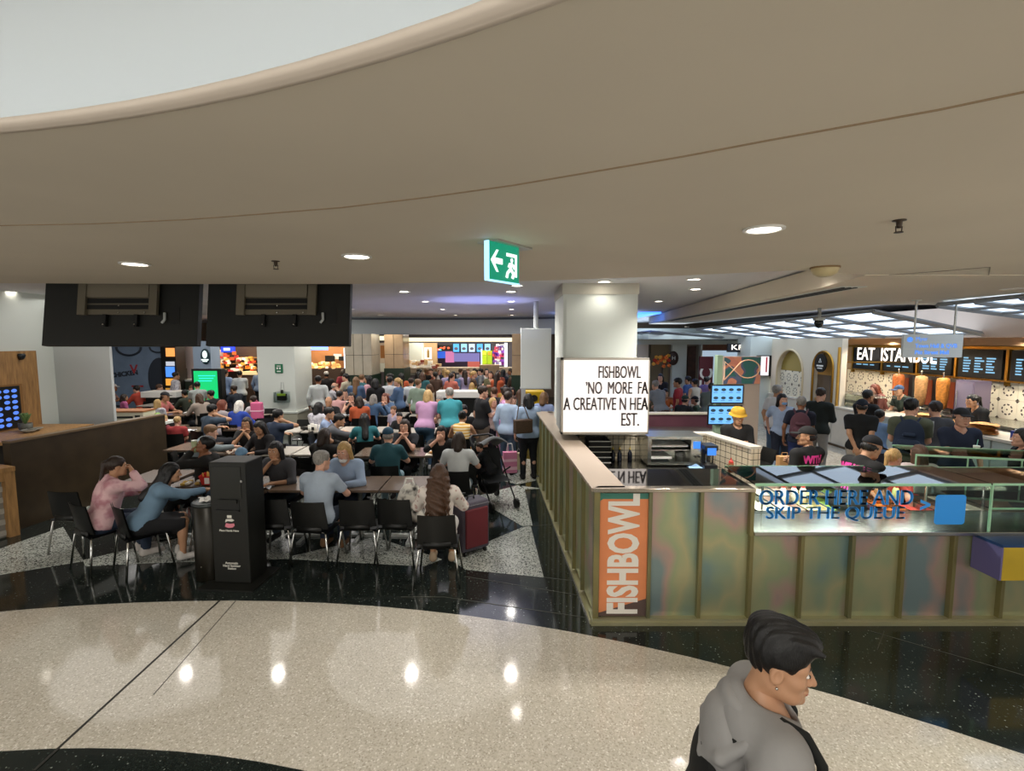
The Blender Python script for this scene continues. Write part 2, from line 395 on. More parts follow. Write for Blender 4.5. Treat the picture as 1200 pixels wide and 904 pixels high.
# far bulkhead, gently bowed, and the shop wall behind
bk = [(-9.5, 17.0), (-6, 17.5), (-3, 17.75), (-1, 17.6), (.6, 17.2), (2.2, 16.4)]
struct(MB().prism(bk + [(p[0], p[1]+.4) for p in bk[::-1]], 2.89, Zh).build('wall_bulkhead', mat('bulkhead_paint', '#c3ccd2', .6)))
struct(MB().prism([(p[0], p[1]-.03) for p in bk] + [(p[0], p[1]+.01) for p in bk[::-1]], Zh-.1, Zh-.03).build('trim_1', mat('bulkhead_dark_trim', '#5d6570', .6)))  # darker trim strip along the top of the bulkhead
struct(MB().box(-16, 23.4, 0, 15, 23.6, Zh).build('wall_back', mat('shop_back_wall', '#8f7b66', .6)))
struct(MB().box(-15.2, 3, 0, -15, 23.4, Zh).build('wall_far_left', WALL_GREY))
struct(MB().box(14.4, 3, 0, 14.6, 23.4, Zh).build('wall_far_right', WALL_GREY))
struct(MB().box(-7.6, 17.9, 3.0, 2.4, 21.5, 3.2).build('ceiling_far_shops', HALL_CEIL))

# bare spots added below the soffit to brighten the kebab shop
for i_, (x_, y_) in enumerate([(8.75, 8.9+1.5*k) for k in range(5)] + [(9.7, 9.5+1.7*k) for k in range(3)]):
    light('SPOT', 'added_shop_fill', (x_, y_, 2.70), 90, (1, .92, .78), spot_size=2.6, spot_blend=.6, shadow_soft_size=.08)

# round ceiling lamps
RINGM = MB().lathe([(.105, 0), (.105, -.008), (.088, -.012), (.082, -.004), (.082, 0)], 24).mesh('trim_ring', True); RINGM.materials.append(WHITE)
LENSM = MB().lathe([(.001, -.004), (.08, -.004), (.08, 0), (.001, 0)], 24).mesh('lens'); LENSM.materials.append(LAMP)
def downlight(p, label, e, group=None, spot=True):
    o = thing('ceiling_downlight', label, 'ceiling light', p, 0, group)
    inst('trim_ring', RINGM, o); inst('lens', LENSM, o)
    if spot: light('SPOT', 'lamp', (0, 0, -.03), e, (1, .95, .88), o, spot_size=2.35, spot_blend=.7, shadow_soft_size=.07)
    return o
for (px, py), lb in {(158, 309): 'round ceiling downlight above the first black screen', (418, 300): 'round ceiling downlight beyond the ceiling sprinkler, above the second black screen',
        (895, 268): 'round ceiling downlight near the smoke alarm over the kiosk', (1186, 338): 'round ceiling downlight beside the ceiling hatch at the right'}.items():
    downlight(at(px, py, Zn), lb, DOWNLIGHT_W)
for p, w_ in (((-8.6, 3.0, Zn), 'far left end'), ((1.9, .2, Zn), 'middle'), ((-5.6, 3.2, Zn), 'left part'), ((4.8, 2.4, Zn), 'right part')):
    downlight(p, 'round ceiling downlight over the %s of the cream concourse floor' % w_, DOWNLIGHT_W, 'concourse downlights')
for (px, py), lb in {(708, 330): 'round ceiling downlight just in front of the kiosk pillar', (606, 334.5): 'round ceiling downlight under the green exit sign',
        (772, 353): 'round ceiling downlight just right of the kiosk pillar', (805, 383): 'round ceiling downlight next to the blue-lit ceiling strip',
        (768, 387): 'small round ceiling downlight farther along the blue-lit ceiling strip'}.items():
    downlight(at(px, py, Zh if py < 360 else Zn), lb, 6, spot=py < 360)
ROWN = ('first', 'second', 'third', 'fourth')
for j, y in enumerate((8.6, 10.7, 13.3, 16.3)):
    for x in (-8.6, -6.0, -4.3, -1.85, -.02):
        downlight((x, y, Zh), '%s of five round downlights in the %s row of the dining hall ceiling' % (('leftmost', 'second', 'middle', 'fourth', 'rightmost')[(-8.6, -6.0, -4.3, -1.85, -.02).index(x)], ROWN[j]), DINING_W, 'dining hall downlights, %s row' % ROWN[j], (x, y) != (-8.6, 8.6))
for (x, y), w_ in (((2.15, 5.7), 'over the corner of the kiosk'), ((3.0, 5.5), 'over the salad bar'), ((2.5, 6.9), 'over the kiosk bench'), ((3.0, 8.2), 'over the rear part of the kiosk')):
    downlight((x, y, Zh), 'added round ceiling downlight '+w_, 130, 'added kiosk downlights')  # downlights added to brighten the inside of the kiosk
# blue LED strip in the hall ceiling behind the pillar
bl = tag(MB().box(3.8, 14.6, Zh-.05, 4.36, 17.2, Zh-.001).build('blue_led_strip', emis('blue_led', '#3f7dff', 2.2)), 'glowing blue light strip on the ceiling behind the white pillar', 'ceiling light')
light('AREA', 'added_blue_fill', (2.6, 15, 3.2), 22, (.25, .4, 1), rot=(PI, 0, 0), size=2.5, shape='DISK')  # unseen upward lamps, added to tint the hall ceiling blue
light('AREA', 'added_blue_fill', (-1.6, 12.5, 2.7), 10, (.45, .5, 1), rot=(PI, 0, 0), size=6.0, shape='DISK')
light('AREA', 'added_blue_fill', (-.6, 10.5, 3.2), 7, (.35, .4, 1), rot=(PI, 0, 0), size=2.0, shape='DISK')
# ================================================================== people: bodies grown from blended limbs, meshed once per pose and shared
class SDF:
    def __init__(s, vox): s.vox, s.ops = vox, []
    def rc(s, a, b, ra, rb=None, k=.03, flat=False, sub=False):
        s.ops.append(('sub' if sub else 'rc', np.array(a, float), np.array(b, float), ra, ra if rb is None else rb, k, flat)); return s
    def el(s, c, r, k=.03, R=None, sub=False):
        s.ops.append(('esub' if sub else 'el', np.array(c, float), np.array(r, float), k, None if R is None else np.array(R.to_3x3()))); return s
    def cut(s, p, n): s.ops.append(('cut', np.array(p, float), np.array(n, float)/np.linalg.norm(n))); return s
    def build(s):
        v = s.vox; lo, hi = [], []
        for o in s.ops:
            if o[0] == 'rc': r = max(o[3], o[4]); lo.append(np.minimum(o[1], o[2])-r); hi.append(np.maximum(o[1], o[2])+r)
            if o[0] == 'el': r = o[2] if o[4] is None else np.full(3, o[2].max()); lo.append(o[1]-r); hi.append(o[1]+r)
        lo = np.min(lo, 0)-2.5*v; hi = np.max(hi, 0)+2.5*v; n = np.ceil((hi-lo)/v).astype(int)+1
        F = np.full(n, 1.0, np.float32); ax = [lo[i]+v*np.arange(n[i]) for i in range(3)]
        def block(a, b, m):
            i0 = np.clip(np.floor((a-m-lo)/v).astype(int), 0, n); i1 = np.clip(np.ceil((b+m-lo)/v).astype(int)+1, 0, n)
            sl = tuple(slice(i0[i], i1[i]) for i in range(3))
            P = np.stack(np.meshgrid(*[ax[i][sl[i]] for i in range(3)], indexing='ij'), -1)
            return sl, P
        for o in s.ops:
            if o[0] == 'cut':
                sl = (slice(None),)*3; d = ((ax[0]-o[1][0])*o[2][0])[:, None, None]+((ax[1]-o[1][1])*o[2][1])[None, :, None]+((ax[2]-o[1][2])*o[2][2])[None, None, :]
                F = np.maximum(F, d.astype(np.float32)); continue
            if o[0] in ('rc', 'sub'):
                _, a, b, ra, rb, k, flat = o; r = max(ra, rb); sl, P = block(np.minimum(a, b)-r, np.maximum(a, b)+r, k+2*v)
                if P.size == 0: continue
                ba = b-a; L2 = max(ba@ba, 1e-9); h = np.clip(((P-a)@ba)/L2, 0, 1)
                d = np.linalg.norm(P-a-h[..., None]*ba, axis=-1)-(ra+(rb-ra)*h)
                if flat: d = np.maximum(d, ((P-b)@ba)/math.sqrt(L2))
                sub = o[0] == 'sub'
            else:
                _, c, r, k, R = o; rr = r if R is None else np.full(3, r.max()); sl, P = block(c-rr, c+rr, k+2*v)
                if P.size == 0: continue
                q = P-c
                if R is not None: q = q@R
                k0 = np.linalg.norm(q/r, axis=-1); k1 = np.linalg.norm(q/(r*r), axis=-1)+1e-9; d = k0*(k0-1)/k1; sub = o[0] == 'esub'
            A = F[sl]
            if sub:
                h = np.maximum(k-np.abs(A+d), 0)/k if k else 0; F[sl] = np.maximum(A, -d)+h*h*k*.25
            else:
                h = np.maximum(k-np.abs(A-d), 0)/k if k else 0; F[sl] = np.minimum(A, d)-h*h*k*.25
        for i in range(3):
            q = [slice(None)]*3; q[i] = 0; F[tuple(q)] = np.maximum(F[tuple(q)], 1e-3); q[i] = -1; F[tuple(q)] = np.maximum(F[tuple(q)], 1e-3)
        return nets(F, lo, v)
def nets(F, lo, v):
    ins = F < 0; n = np.array(F.shape); cnt = np.zeros(n-1, int)
    for i in (0, 1):
        for j in (0, 1):
            for k in (0, 1): cnt += ins[i:n[0]-1+i, j:n[1]-1+j, k:n[2]-1+k]
    cells = np.argwhere((cnt > 0) & (cnt < 8))
    if len(cells) == 0: return np.zeros((0, 3)), np.zeros((0, 4), int)
    idx = np.full(n-1, -1, int); idx[tuple(cells.T)] = np.arange(len(cells))
    acc = np.zeros((len(cells), 3)); w = np.zeros(len(cells))
    C = [(i, j, k) for i in (0, 1) for j in (0, 1) for k in (0, 1)]
    for a in C:
        for ax_ in range(3):
            if a[ax_]: continue
            b = list(a); b[ax_] = 1; pa, pb = cells+np.array(a), cells+np.array(b)
            fa, fb = F[tuple(pa.T)], F[tuple(pb.T)]; m = (fa < 0) != (fb < 0); t = fa/(fa-fb+1e-12)
            p = np.array(a)+(np.array(b)-np.array(a))*t[:, None]; acc[m] += p[m]; w[m] += 1
    V = lo+(cells+acc/w[:, None])*v; Q = []
    for ax_ in range(3):
        s0 = [slice(None)]*3; s1 = [slice(None)]*3; s0[ax_] = slice(0, -1); s1[ax_] = slice(1, None)
        A, B = ins[tuple(s0)], ins[tuple(s1)]; e = np.argwhere(A != B); u, w_ = (ax_+1) % 3, (ax_+2) % 3
        e = e[(e[:, u] > 0) & (e[:, w_] > 0) & (e[:, u] < n[u]-1) & (e[:, w_] < n[w_]-1)]
        du = np.zeros(3, int); du[u] = 1; dw = np.zeros(3, int); dw[w_] = 1
        q = np.stack([idx[tuple((e-du-dw).T)], idx[tuple((e-dw).T)], idx[tuple(e.T)], idx[tuple((e-du).T)]], 1)
        fl = ~A[tuple(e.T)]; q[fl] = q[fl][:, ::-1]; Q.append(q)
    return V, np.concatenate(Q)
class Soup:                                               # several surfaces with material slots, ending in one mesh
    def __init__(s): s.V, s.Q, s.S, s.n = [], [], [], 0
    def add(s, VQ, slot=0, M=None):
        V, Q = VQ
        if len(V) == 0: return s
        if M is not None:
            A = np.array(M); V = V@A[:3, :3].T+A[:3, 3]
            if np.linalg.det(A[:3, :3]) < 0: Q = Q[:, ::-1]
        s.V.append(V); s.Q.append(Q+s.n); s.S += [slot]*len(Q); s.n += len(V); return s
    def mesh(s, name):
        V, Q = np.concatenate(s.V), np.concatenate(s.Q); m = bpy.data.meshes.new(name)
        m.vertices.add(len(V)); m.vertices.foreach_set('co', V.astype(np.float32).ravel())
        m.loops.add(Q.size); m.loops.foreach_set('vertex_index', Q.astype(np.int32).ravel())
        m.polygons.add(len(Q)); m.polygons.foreach_set('loop_start', np.arange(0, Q.size, 4, dtype=np.int32)); m.polygons.foreach_set('loop_total', np.full(len(Q), 4, np.int32))
        m.polygons.foreach_set('material_index', np.array(s.S, np.int32)); m.polygons.foreach_set('use_smooth', np.ones(len(Q), bool)); m.update(calc_edges=True); m.validate()
        for _ in range(max(s.S)+1): m.materials.append(None)
        return m

_tpl = {}
VH = {0: .0042, 1: .0075, 2: .011, 3: .016}; VHAND = {0: .004, 1: .0055, 2: .0075, 3: .010}; VB = {0: .011, 1: .015, 2: .022, 3: .032}
def head_tpl(lod):
    if ('h', lod) in _tpl: return _tpl['h', lod]
    h = SDF(VH[lod])
    h.el((0, -.012, .035), (.074, .094, .088)).el((0, .025, -.03), (.058, .063, .078), k=.035)
    h.rc((-.03, .054, -.076), (.03, .054, -.076), .027, k=.03).el((0, .082, -.098), (.024, .020, .018), k=.018)      # jaw, chin
    h.rc((-.04, -.01, -.06), (-.02, .05, -.085), .025, .025, k=.03).rc((.04, -.01, -.06), (.02, .05, -.085), .025, .025, k=.03)
    h.rc((-.045, .06, .03), (.045, .06, .03), .019, k=.03)                                                          # brow
    h.el((-.043, .06, -.022), (.024, .022, .022), k=.03).el((.043, .06, -.022), (.024, .022, .022), k=.03)         # cheeks
    for x in (-.031, .031): h.el((x, .094, .006), (.017, .016, .010), k=.012, sub=True)
    h.rc((0, .086, .012), (0, .111, -.028), .009, .0115, k=.014).el((-.012, .095, -.032), (.009, .010, .008), k=.01).el((.012, .095, -.032), (.009, .010, .008), k=.01)
    h.el((0, .088, -.061), (.026, .018, .008), k=.008).el((0, .086, -.073), (.022, .017, .0085), k=.008)            # lips
    for x in (-1, 1): h.el((x*.075, -.008, -.008), (.011, .021, .033), k=.012).el((x*.084, -.004, -.006), (.006, .012, .02), k=.006, sub=True)
    h.rc((0, -.022, -.05), (0, -.04, -.17), .046, .053, k=.03)
    s = Soup().add(h.build())
    if lod < 3:
        for x in (-.031, .031):
            s.add(SDF(VH[lod]*.75).el((x, .0800, .006), (.0135, .0110, .0068)).build(), 1)
            s.add(SDF(VH[lod]*.6).el((x, .0905, .006), (.0062, .0042, .0062)).build(), 2)
            s.add(SDF(VH[lod]*.7).rc((x*.5, .091, .026), (x*1.6, .078, .027), .0045, .003).build(), 2)
        s.add(SDF(VH[lod]*.6).el((0, .0965, -.0665), (.021, .0085, .010)).build(), 3)
    else:
        for x in (-.031, .031): s.add(SDF(.009).el((x, .086, .006), (.011, .010, .009)).build(), 2)
    _tpl['h', lod] = (np.concatenate(s.V), np.concatenate(s.Q), list(s.S)); return _tpl['h', lod]
def hand_tpl(curl, lod):
    """right hand, wrist at the origin, fingers along +x, palm facing -z, thumb on +y"""
    if ('f', curl, lod) in _tpl: return _tpl['f', curl, lod]
    h = SDF(VHAND[lod]); g = 1.0 if lod < 2 else 1.18
    h.el((.048, 0, 0), (.052, .041, .0165), k=.012).rc((-.02, 0, 0), (.02, 0, 0), .026, .026, k=.02)
    A = {'flat': (6, 10, 6), 'relaxed': (25, 35, 22), 'grip': (55, 75, 45)}[curl]
    for y, L, r in ((.030, .074, .0092), (.010, .084, .0095), (-.011, .077, .009), (-.030, .060, .0078)):
        p = np.array((.085, y, .0)); a = 0
        for q, f in zip(A, (.45, .32, .25)):
            a += math.radians(q); d = np.array((math.cos(a), y*.6*(1-a*.4), -math.sin(a))); b = p+d*L*f
            h.rc(p, b, r*g, r*g*.92, k=.005); p = b; r *= .94
    c = {'flat': 0, 'relaxed': .4, 'grip': 1}[curl]
    h.rc((.02, .028, -.004), (.046, .058-.008*c, -.012-.014*c), .014, .0115, k=.012).rc((.046, .058-.008*c, -.012-.014*c), (.078, .066-.028*c, -.018-.024*c), .0105*g, .0085*g, k=.005)
    _tpl['f', curl, lod] = h.build(); return _tpl['f', curl, lod]

V3 = lambda *a: np.array(a, float)
def rotx(p, o, a):
    q = p-o; c, s = math.cos(a), math.sin(a); return o+V3(q[0], q[1]*c+q[2]*s, -q[1]*s+q[2]*c)   # a > 0 leans towards +y
def ik(S, H, l1, l2, pole):
    d = H-S; L = np.linalg.norm(d); 
    if L > (l1+l2)*.985: H = S+d/L*(l1+l2)*.985; d = H-S; L = np.linalg.norm(d)
    if L < .12: L = .12
    x = (l1*l1-l2*l2+L*L)/(2*L); y = math.sqrt(max(l1*l1-x*x, 0)); u = d/np.linalg.norm(d); w = pole-u*(pole@u); w /= np.linalg.norm(w)+1e-9
    return S+u*x+w*y, H
# pose: legs, lean, (left arm, right arm)
POSES = {'sit': ('sit', .06, 'lap', 'lap'), 'sit_table': ('sit', .22, 'table', 'table'), 'sit_eat': ('sit', .26, 'table', 'mouth'), 'sit_chin': ('sit', .24, 'table', 'chin'),
    'sit_phone': ('sit', .10, 'front', 'front'), 'sit_pray': ('sit', .14, 'chin', 'chin'), 'sit_reach': ('sit', .5, 'table', 'reach'), 'sit_drink': ('sit', -.05, 'mouth', 'lap'),
    'sit_ear': ('sit', .2, 'table', 'ear'), 'sit_hunch': ('sit', .42, 'table', 'table'), 'sit_cup': ('sit', .12, 'table', 'cup'),
    'stand': ('stand', .02, 'down', 'down'), 'stand_front': ('stand', .05, 'front', 'front'), 'stand_one': ('stand', .03, 'down', 'front'), 'stand_back': ('stand', .05, 'back', 'back'),
    'stand_lean': ('stand', .75, 'reachdown', 'reachdown'), 'stand_work': ('stand', .38, 'work', 'work'), 'walk': ('walk', .05, 'swingf', 'swingb'), 'stand_hip': ('stand', .03, 'down', 'hip'),
    'stand_cup': ('stand', .03, 'down', 'cupl')}
def skeleton(pose, yaw, pitch, fat=1.0, child=0.0):
    legs, lean, la, ra = POSES[pose]; k = {}
    if legs == 'sit': zp = .545; k['pel'] = V3(0, 0, zp)
    else: zp = .93; k['pel'] = V3(0, 0, zp)
    o = V3(0, 0, zp); R = lambda x, y, z: rotx(V3(x, y, zp+z), o, lean)
    k['R'] = R
    if legs == 'stand' and lean > .3: k['pel'] = V3(0, -.08*lean, zp)
    sx = .185
    k['belly'], k['chest'], k['neck'] = R(0, .005, .16), R(0, .0, .33), R(0, -.02, .525)
    k['sh'] = [R(-sx, -.01, .465), R(sx, -.01, .465)]; k['R0'] = R(0, -.01, .465)
    nb = R(0, .012, .68); k['head'] = nb; k['lean'] = lean
    for i, sg in ((0, -1), (1, 1)):
        if legs == 'sit': hip, kn, an = V3(sg*.09, 0, zp-.01), V3(sg*.12, .43, .51), V3(sg*.12, .40, .09)
        elif legs == 'walk': hip = V3(sg*.09, 0, .90); kn = V3(sg*.09, .14 if sg > 0 else .02, .50); an = V3(sg*.085, .20 if sg > 0 else -.28, .10 if sg > 0 else .16)
        else: hip, kn, an = V3(sg*.09, 0, .90), V3(sg*.105, .02, .49), V3(sg*.115, -.02, .08)
        k['hip%d' % i], k['kn%d' % i], k['an%d' % i] = hip, kn, an
    Hm = np.array(RZ(yaw) @ RX(-(pitch+lean*.35)))[:3, :3]; k['H'] = Hm
    Hm = np.array(RX(-lean*.35))[:3, :3]; hd = lambda x, y, z: nb+Hm@V3(x, y, z)     # hands do not follow the turn of the head
    for i, (sg, arm) in enumerate(((-1, la), (1, ra))):
        S = k['sh'][i]; curl, palm, pole = 'relaxed', V3(-sg, 0, -.2), V3(sg*.5, -.6, -.5)
        if arm == 'down': H = S+V3(sg*.08, .03, -.50)
        elif arm == 'swingf': H = S+V3(sg*.06, .22, -.44)
        elif arm == 'swingb': H = S+V3(sg*.06, -.22, -.44)
        elif arm == 'lap': H, palm = V3(sg*.10, .26, .66), V3(0, 0, -1)
        elif arm == 'table': H, palm, pole = V3(sg*.12, max(.42, S[1]+.32), .80), V3(0, 0, -1), V3(sg*.9, -.4, -.6)
        elif arm == 'reach': H, palm = V3(sg*.02, S[1]+.48, .85), V3(0, 0, -1)
        elif arm == 'mouth': H, palm, curl, pole = hd(sg*.05, .15, -.07), -Hm@V3(0, 1, 0), 'grip', V3(sg*.9, .0, -.8)
        elif arm == 'chin': H, palm, pole = hd(sg*.035, .13, -.17), V3(-sg, -.3, 0), V3(sg*.5, .5, -.9)
        elif arm == 'ear': H, palm, curl, pole = hd(sg*.12, .04, -.09), V3(-sg, 0, 0), 'grip', V3(sg*.8, .3, -.8)
        elif arm == 'front': H, palm, curl = V3(sg*.07, k['chest'][1]+.30, k['chest'][2]-.06), V3(-sg*.6, 0, .5), 'grip'
        elif arm == 'cup': H, palm, curl = V3(sg*.10, .40, .84), V3(-sg, 0, 0), 'grip'
        elif arm == 'cupl': H, palm, curl = V3(sg*.02, .30, 1.16), V3(-sg, .2, 0), 'grip'
        elif arm == 'back': H, palm = V3(sg*.05, -.17, .90), V3(0, 1, 0)
        elif arm == 'hip': H, palm = V3(sg*.20, .02, 1.02), V3(-sg, 0, -.4)
        elif arm == 'reachdown': H, palm = V3(sg*.14, S[1]+.12, .86), V3(0, 0, -1)
        elif arm == 'work': H, palm, curl = V3(sg*.12, S[1]+.26, 1.0), V3(0, 0, -1), 'grip'
        E, H = ik(S, H, .275, .25, pole/np.linalg.norm(pole))
        k['el%d' % i], k['wr%d' % i], k['curl%d' % i], k['palm%d' % i] = E, H, curl, palm
    return k
def torso(s, k, g, fat, hips=True):
    R = k['R']; lean = k['lean']; M = RX(-lean)
    s.el(k['chest'], (.152*fat+g, .108*fat+g, .175+g), k=.05, R=M).el(k['belly'], (.138*fat+g, .102*fat+g, .15+g), k=.06, R=M)
    s.rc(k['sh'][0]+(k['R0']-k['sh'][0])*.22, k['sh'][1]+(k['R0']-k['sh'][1])*.22, .062+g, k=.06).rc(R(0, -.025, .44), R(0, -.03, .52), .075+g, .058+g*.5, k=.05)
    if hips: s.rc(k['hip0']*.85+k['pel']*.15+V3(0, -.01, .02), k['hip1']*.85+k['pel']*.15+V3(0, -.01, .02), .115*fat+g, k=.06).el(k['pel']+V3(0, -.03, 0), (.155*fat+g, .115*fat+g, .12+g), k=.06)
def body_mesh(pose, yaw, pitch, fat, lod, head=True):
    key = ('b', pose, round(yaw, 2), round(pitch, 2), fat, lod)
    if key in _tpl: return _tpl[key]
    k = skeleton(pose, yaw, pitch, fat); s = SDF(VB[lod]); torso(s, k, 0, fat)
    for i in (0, 1):
        s.rc(k['sh'][i], k['el%d' % i], .047, .039, k=.04).rc(k['el%d' % i], k['wr%d' % i], .039, .027, k=.02)
        s.rc(k['hip%d' % i], k['kn%d' % i], .082*fat, .056, k=.05).rc(k['kn%d' % i], k['an%d' % i], .054, .036, k=.03)
        c = k['kn%d' % i]*.62+k['an%d' % i]*.38; s.el(c+V3(0, -.018, 0), (.046, .046, .09), k=.04)
        a = k['an%d' % i]; s.rc(a+V3(0, -.02, -.035), a+V3(0, .16, -.05), .034, .028, k=.03)
    s.rc(k['neck'], k['head']+k['H']@V3(0, -.03, -.10), .052, .046, k=.03)
    out = Soup().add(s.build())
    V, Q, S = head_tpl(lod); V2 = V@k['H'].T+k['head']; out.V.append(V2); out.Q.append(Q+out.n); out.S += S; out.n += len(V2)
    for i, sg in ((0, -1), (1, 1)):
        x = k['wr%d' % i]-k['el%d' % i]; x /= np.linalg.norm(x); z = -k['palm%d' % i]; z = z-x*(z@x)
        if np.linalg.norm(z) < .1: z = V3(0, .3, 1)-x*(V3(0, .3, 1)@x)
        z /= np.linalg.norm(z); y = np.cross(z, x); A = np.eye(4)
        A[:3, 0], A[:3, 1], A[:3, 2], A[:3, 3] = x, y*sg, z, k['wr%d' % i]
        out.add(hand_tpl(k['curl%d' % i], lod), 0, A)
    _tpl[key] = (out.mesh('body'), k); return _tpl[key]
def top_mesh(pose, kind, fat, lod):
    key = ('t', pose, kind, fat, lod)
    if key in _tpl: return _tpl[key]
    k = skeleton(pose, 0, 0, fat); s = SDF(VB[lod]); g = .016 if kind in ('tee', 'tank', 'polo', 'dress') else .024
    torso(s, k, g, fat); R = k['R']; up = R(0, 0, 1)-R(0, 0, 0)
    if kind == 'dress':
        s.rc(k['pel'], k['pel']+(V3(0, .38, -.06) if POSES[pose][0] == 'sit' else V3(0, .02, -.62)), .165*fat, .205*fat, k=.08, flat=True)
    else: s.cut(R(0, 0, -.06 if POSES[pose][0] == 'sit' else -.07), -up)
    s.rc(R(0, .02, .47), R(0, .03, .75), .062, .085, k=.01, sub=True)
    if kind == 'tank':
        for i in (0, 1): s.el(k['sh'][i]+(k['sh'][i]-k['R0'])*.25, (.075, .08, .10), k=.01, sub=True)
    for i in (0, 1):
        S, E, W = k['sh'][i], k['el%d' % i], k['wr%d' % i]
        if kind in ('tee', 'polo', 'dress'): s.rc(S, S+(E-S)*.72, .060+g*.4, .056+g*.3, k=.05, flat=True)
        elif kind == 'roll': s.rc(S, E, .060+g*.3, .052, k=.05).rc(E, E+(W-E)*.35, .052, .048, k=.02, flat=True)
        elif kind != 'tank': s.rc(S, E, .058+g*.5, .050+g*.4, k=.05).rc(E, E+(W-E)*.96, .050+g*.4, .036+g*.4, k=.03, flat=True)
    if kind == 'hoodie':
        s.el(R(0, -.10, .47), (.14, .075, .10), k=.05).rc(R(-.10, -.03, .50), R(.10, -.03, .50), .045, k=.05); s.el(R(0, .0, .60), (.088, .088, .13), k=.02, sub=True)
    if kind in ('polo', 'suit'):
        s.rc(R(-.055, -.045, .535), R(.055, -.045, .535), .022, k=.01).rc(R(-.055, -.045, .535), R(-.035, .05, .49), .02, .014, k=.01).rc(R(.055, -.045, .535), R(.035, .05, .49), .02, .014, k=.01)
        s.rc(R(0, .0, .50), R(0, .03, .75), .052, .085, k=.006, sub=True)
    m = Soup().add(s.build()).mesh('top'); _tpl[key] = m; return m
def bottom_mesh(pose, kind, fat, lod):
    key = ('p', pose, kind, fat, lod)
    if key in _tpl: return _tpl[key]
    k = skeleton(pose, 0, 0, fat); s = SDF(VB[lod]); g = .012; R = k['R']; sit = POSES[pose][0] == 'sit'
    s.rc(k['hip0']*.85+k['pel']*.15+V3(0, -.01, .02), k['hip1']*.85+k['pel']*.15+V3(0, -.01, .02), .115*fat+g, k=.06).el(k['pel']+V3(0, -.03, 0), (.155*fat+g, .115*fat+g, .12+g), k=.06)
    if kind == 'skirt':
        for i in (0, 1):
            if sit: s.rc(k['hip%d' % i], k['kn%d' % i]*1.0+V3(0, .02, 0), .10, .085, k=.08, flat=True)
        s.rc(k['pel']+V3(0, .02, 0), k['pel']+(V3(0, .40, -.04) if sit else V3(0, .02, -.5)), .15*fat, .18*fat, k=.06, flat=True)
    else:
        f = {'trousers': 1, 'shorts': -1}[kind]
        for i in (0, 1):
            h, n, a = k['hip%d' % i], k['kn%d' % i], k['an%d' % i]
            if f > 0: s.rc(h, n, .086*fat+g, .064+g*.6, k=.05).rc(n, n+(a-n)*.98, .062+g*.6, .048+g*.6, k=.04, flat=True)
            else: s.rc(h, h+(n-h)*.86, .088*fat+g, .078+g, k=.05, flat=True)
    s.cut(R(0, 0, .09), V3(0, math.sin(.3*k['lean']), 1) if sit else R(0, 0, 1)-R(0, 0, 0))
    m = Soup().add(s.build()).mesh('trousers'); _tpl[key] = m; return m
def shoe_mesh(pose, i, lod):
    key = ('s', pose, i, lod)
    if key in _tpl: return _tpl[key]
    a = skeleton(pose, 0, 0)['an%d' % i]; s = SDF(min(VB[lod], .02)*.8); z = a[2]-.08
    s.rc(a+V3(0, -.03, -.035), a+V3(0, .17, -.048), .044, .038, k=.02).rc(a+V3(0, -.025, .015), a+V3(0, -.01, -.03), .043, .045, k=.03).cut(V3(0, 0, z+.004), V3(0, 0, -1))
    m = Soup().add(s.build()).mesh('shoe'); _tpl[key] = m; return m
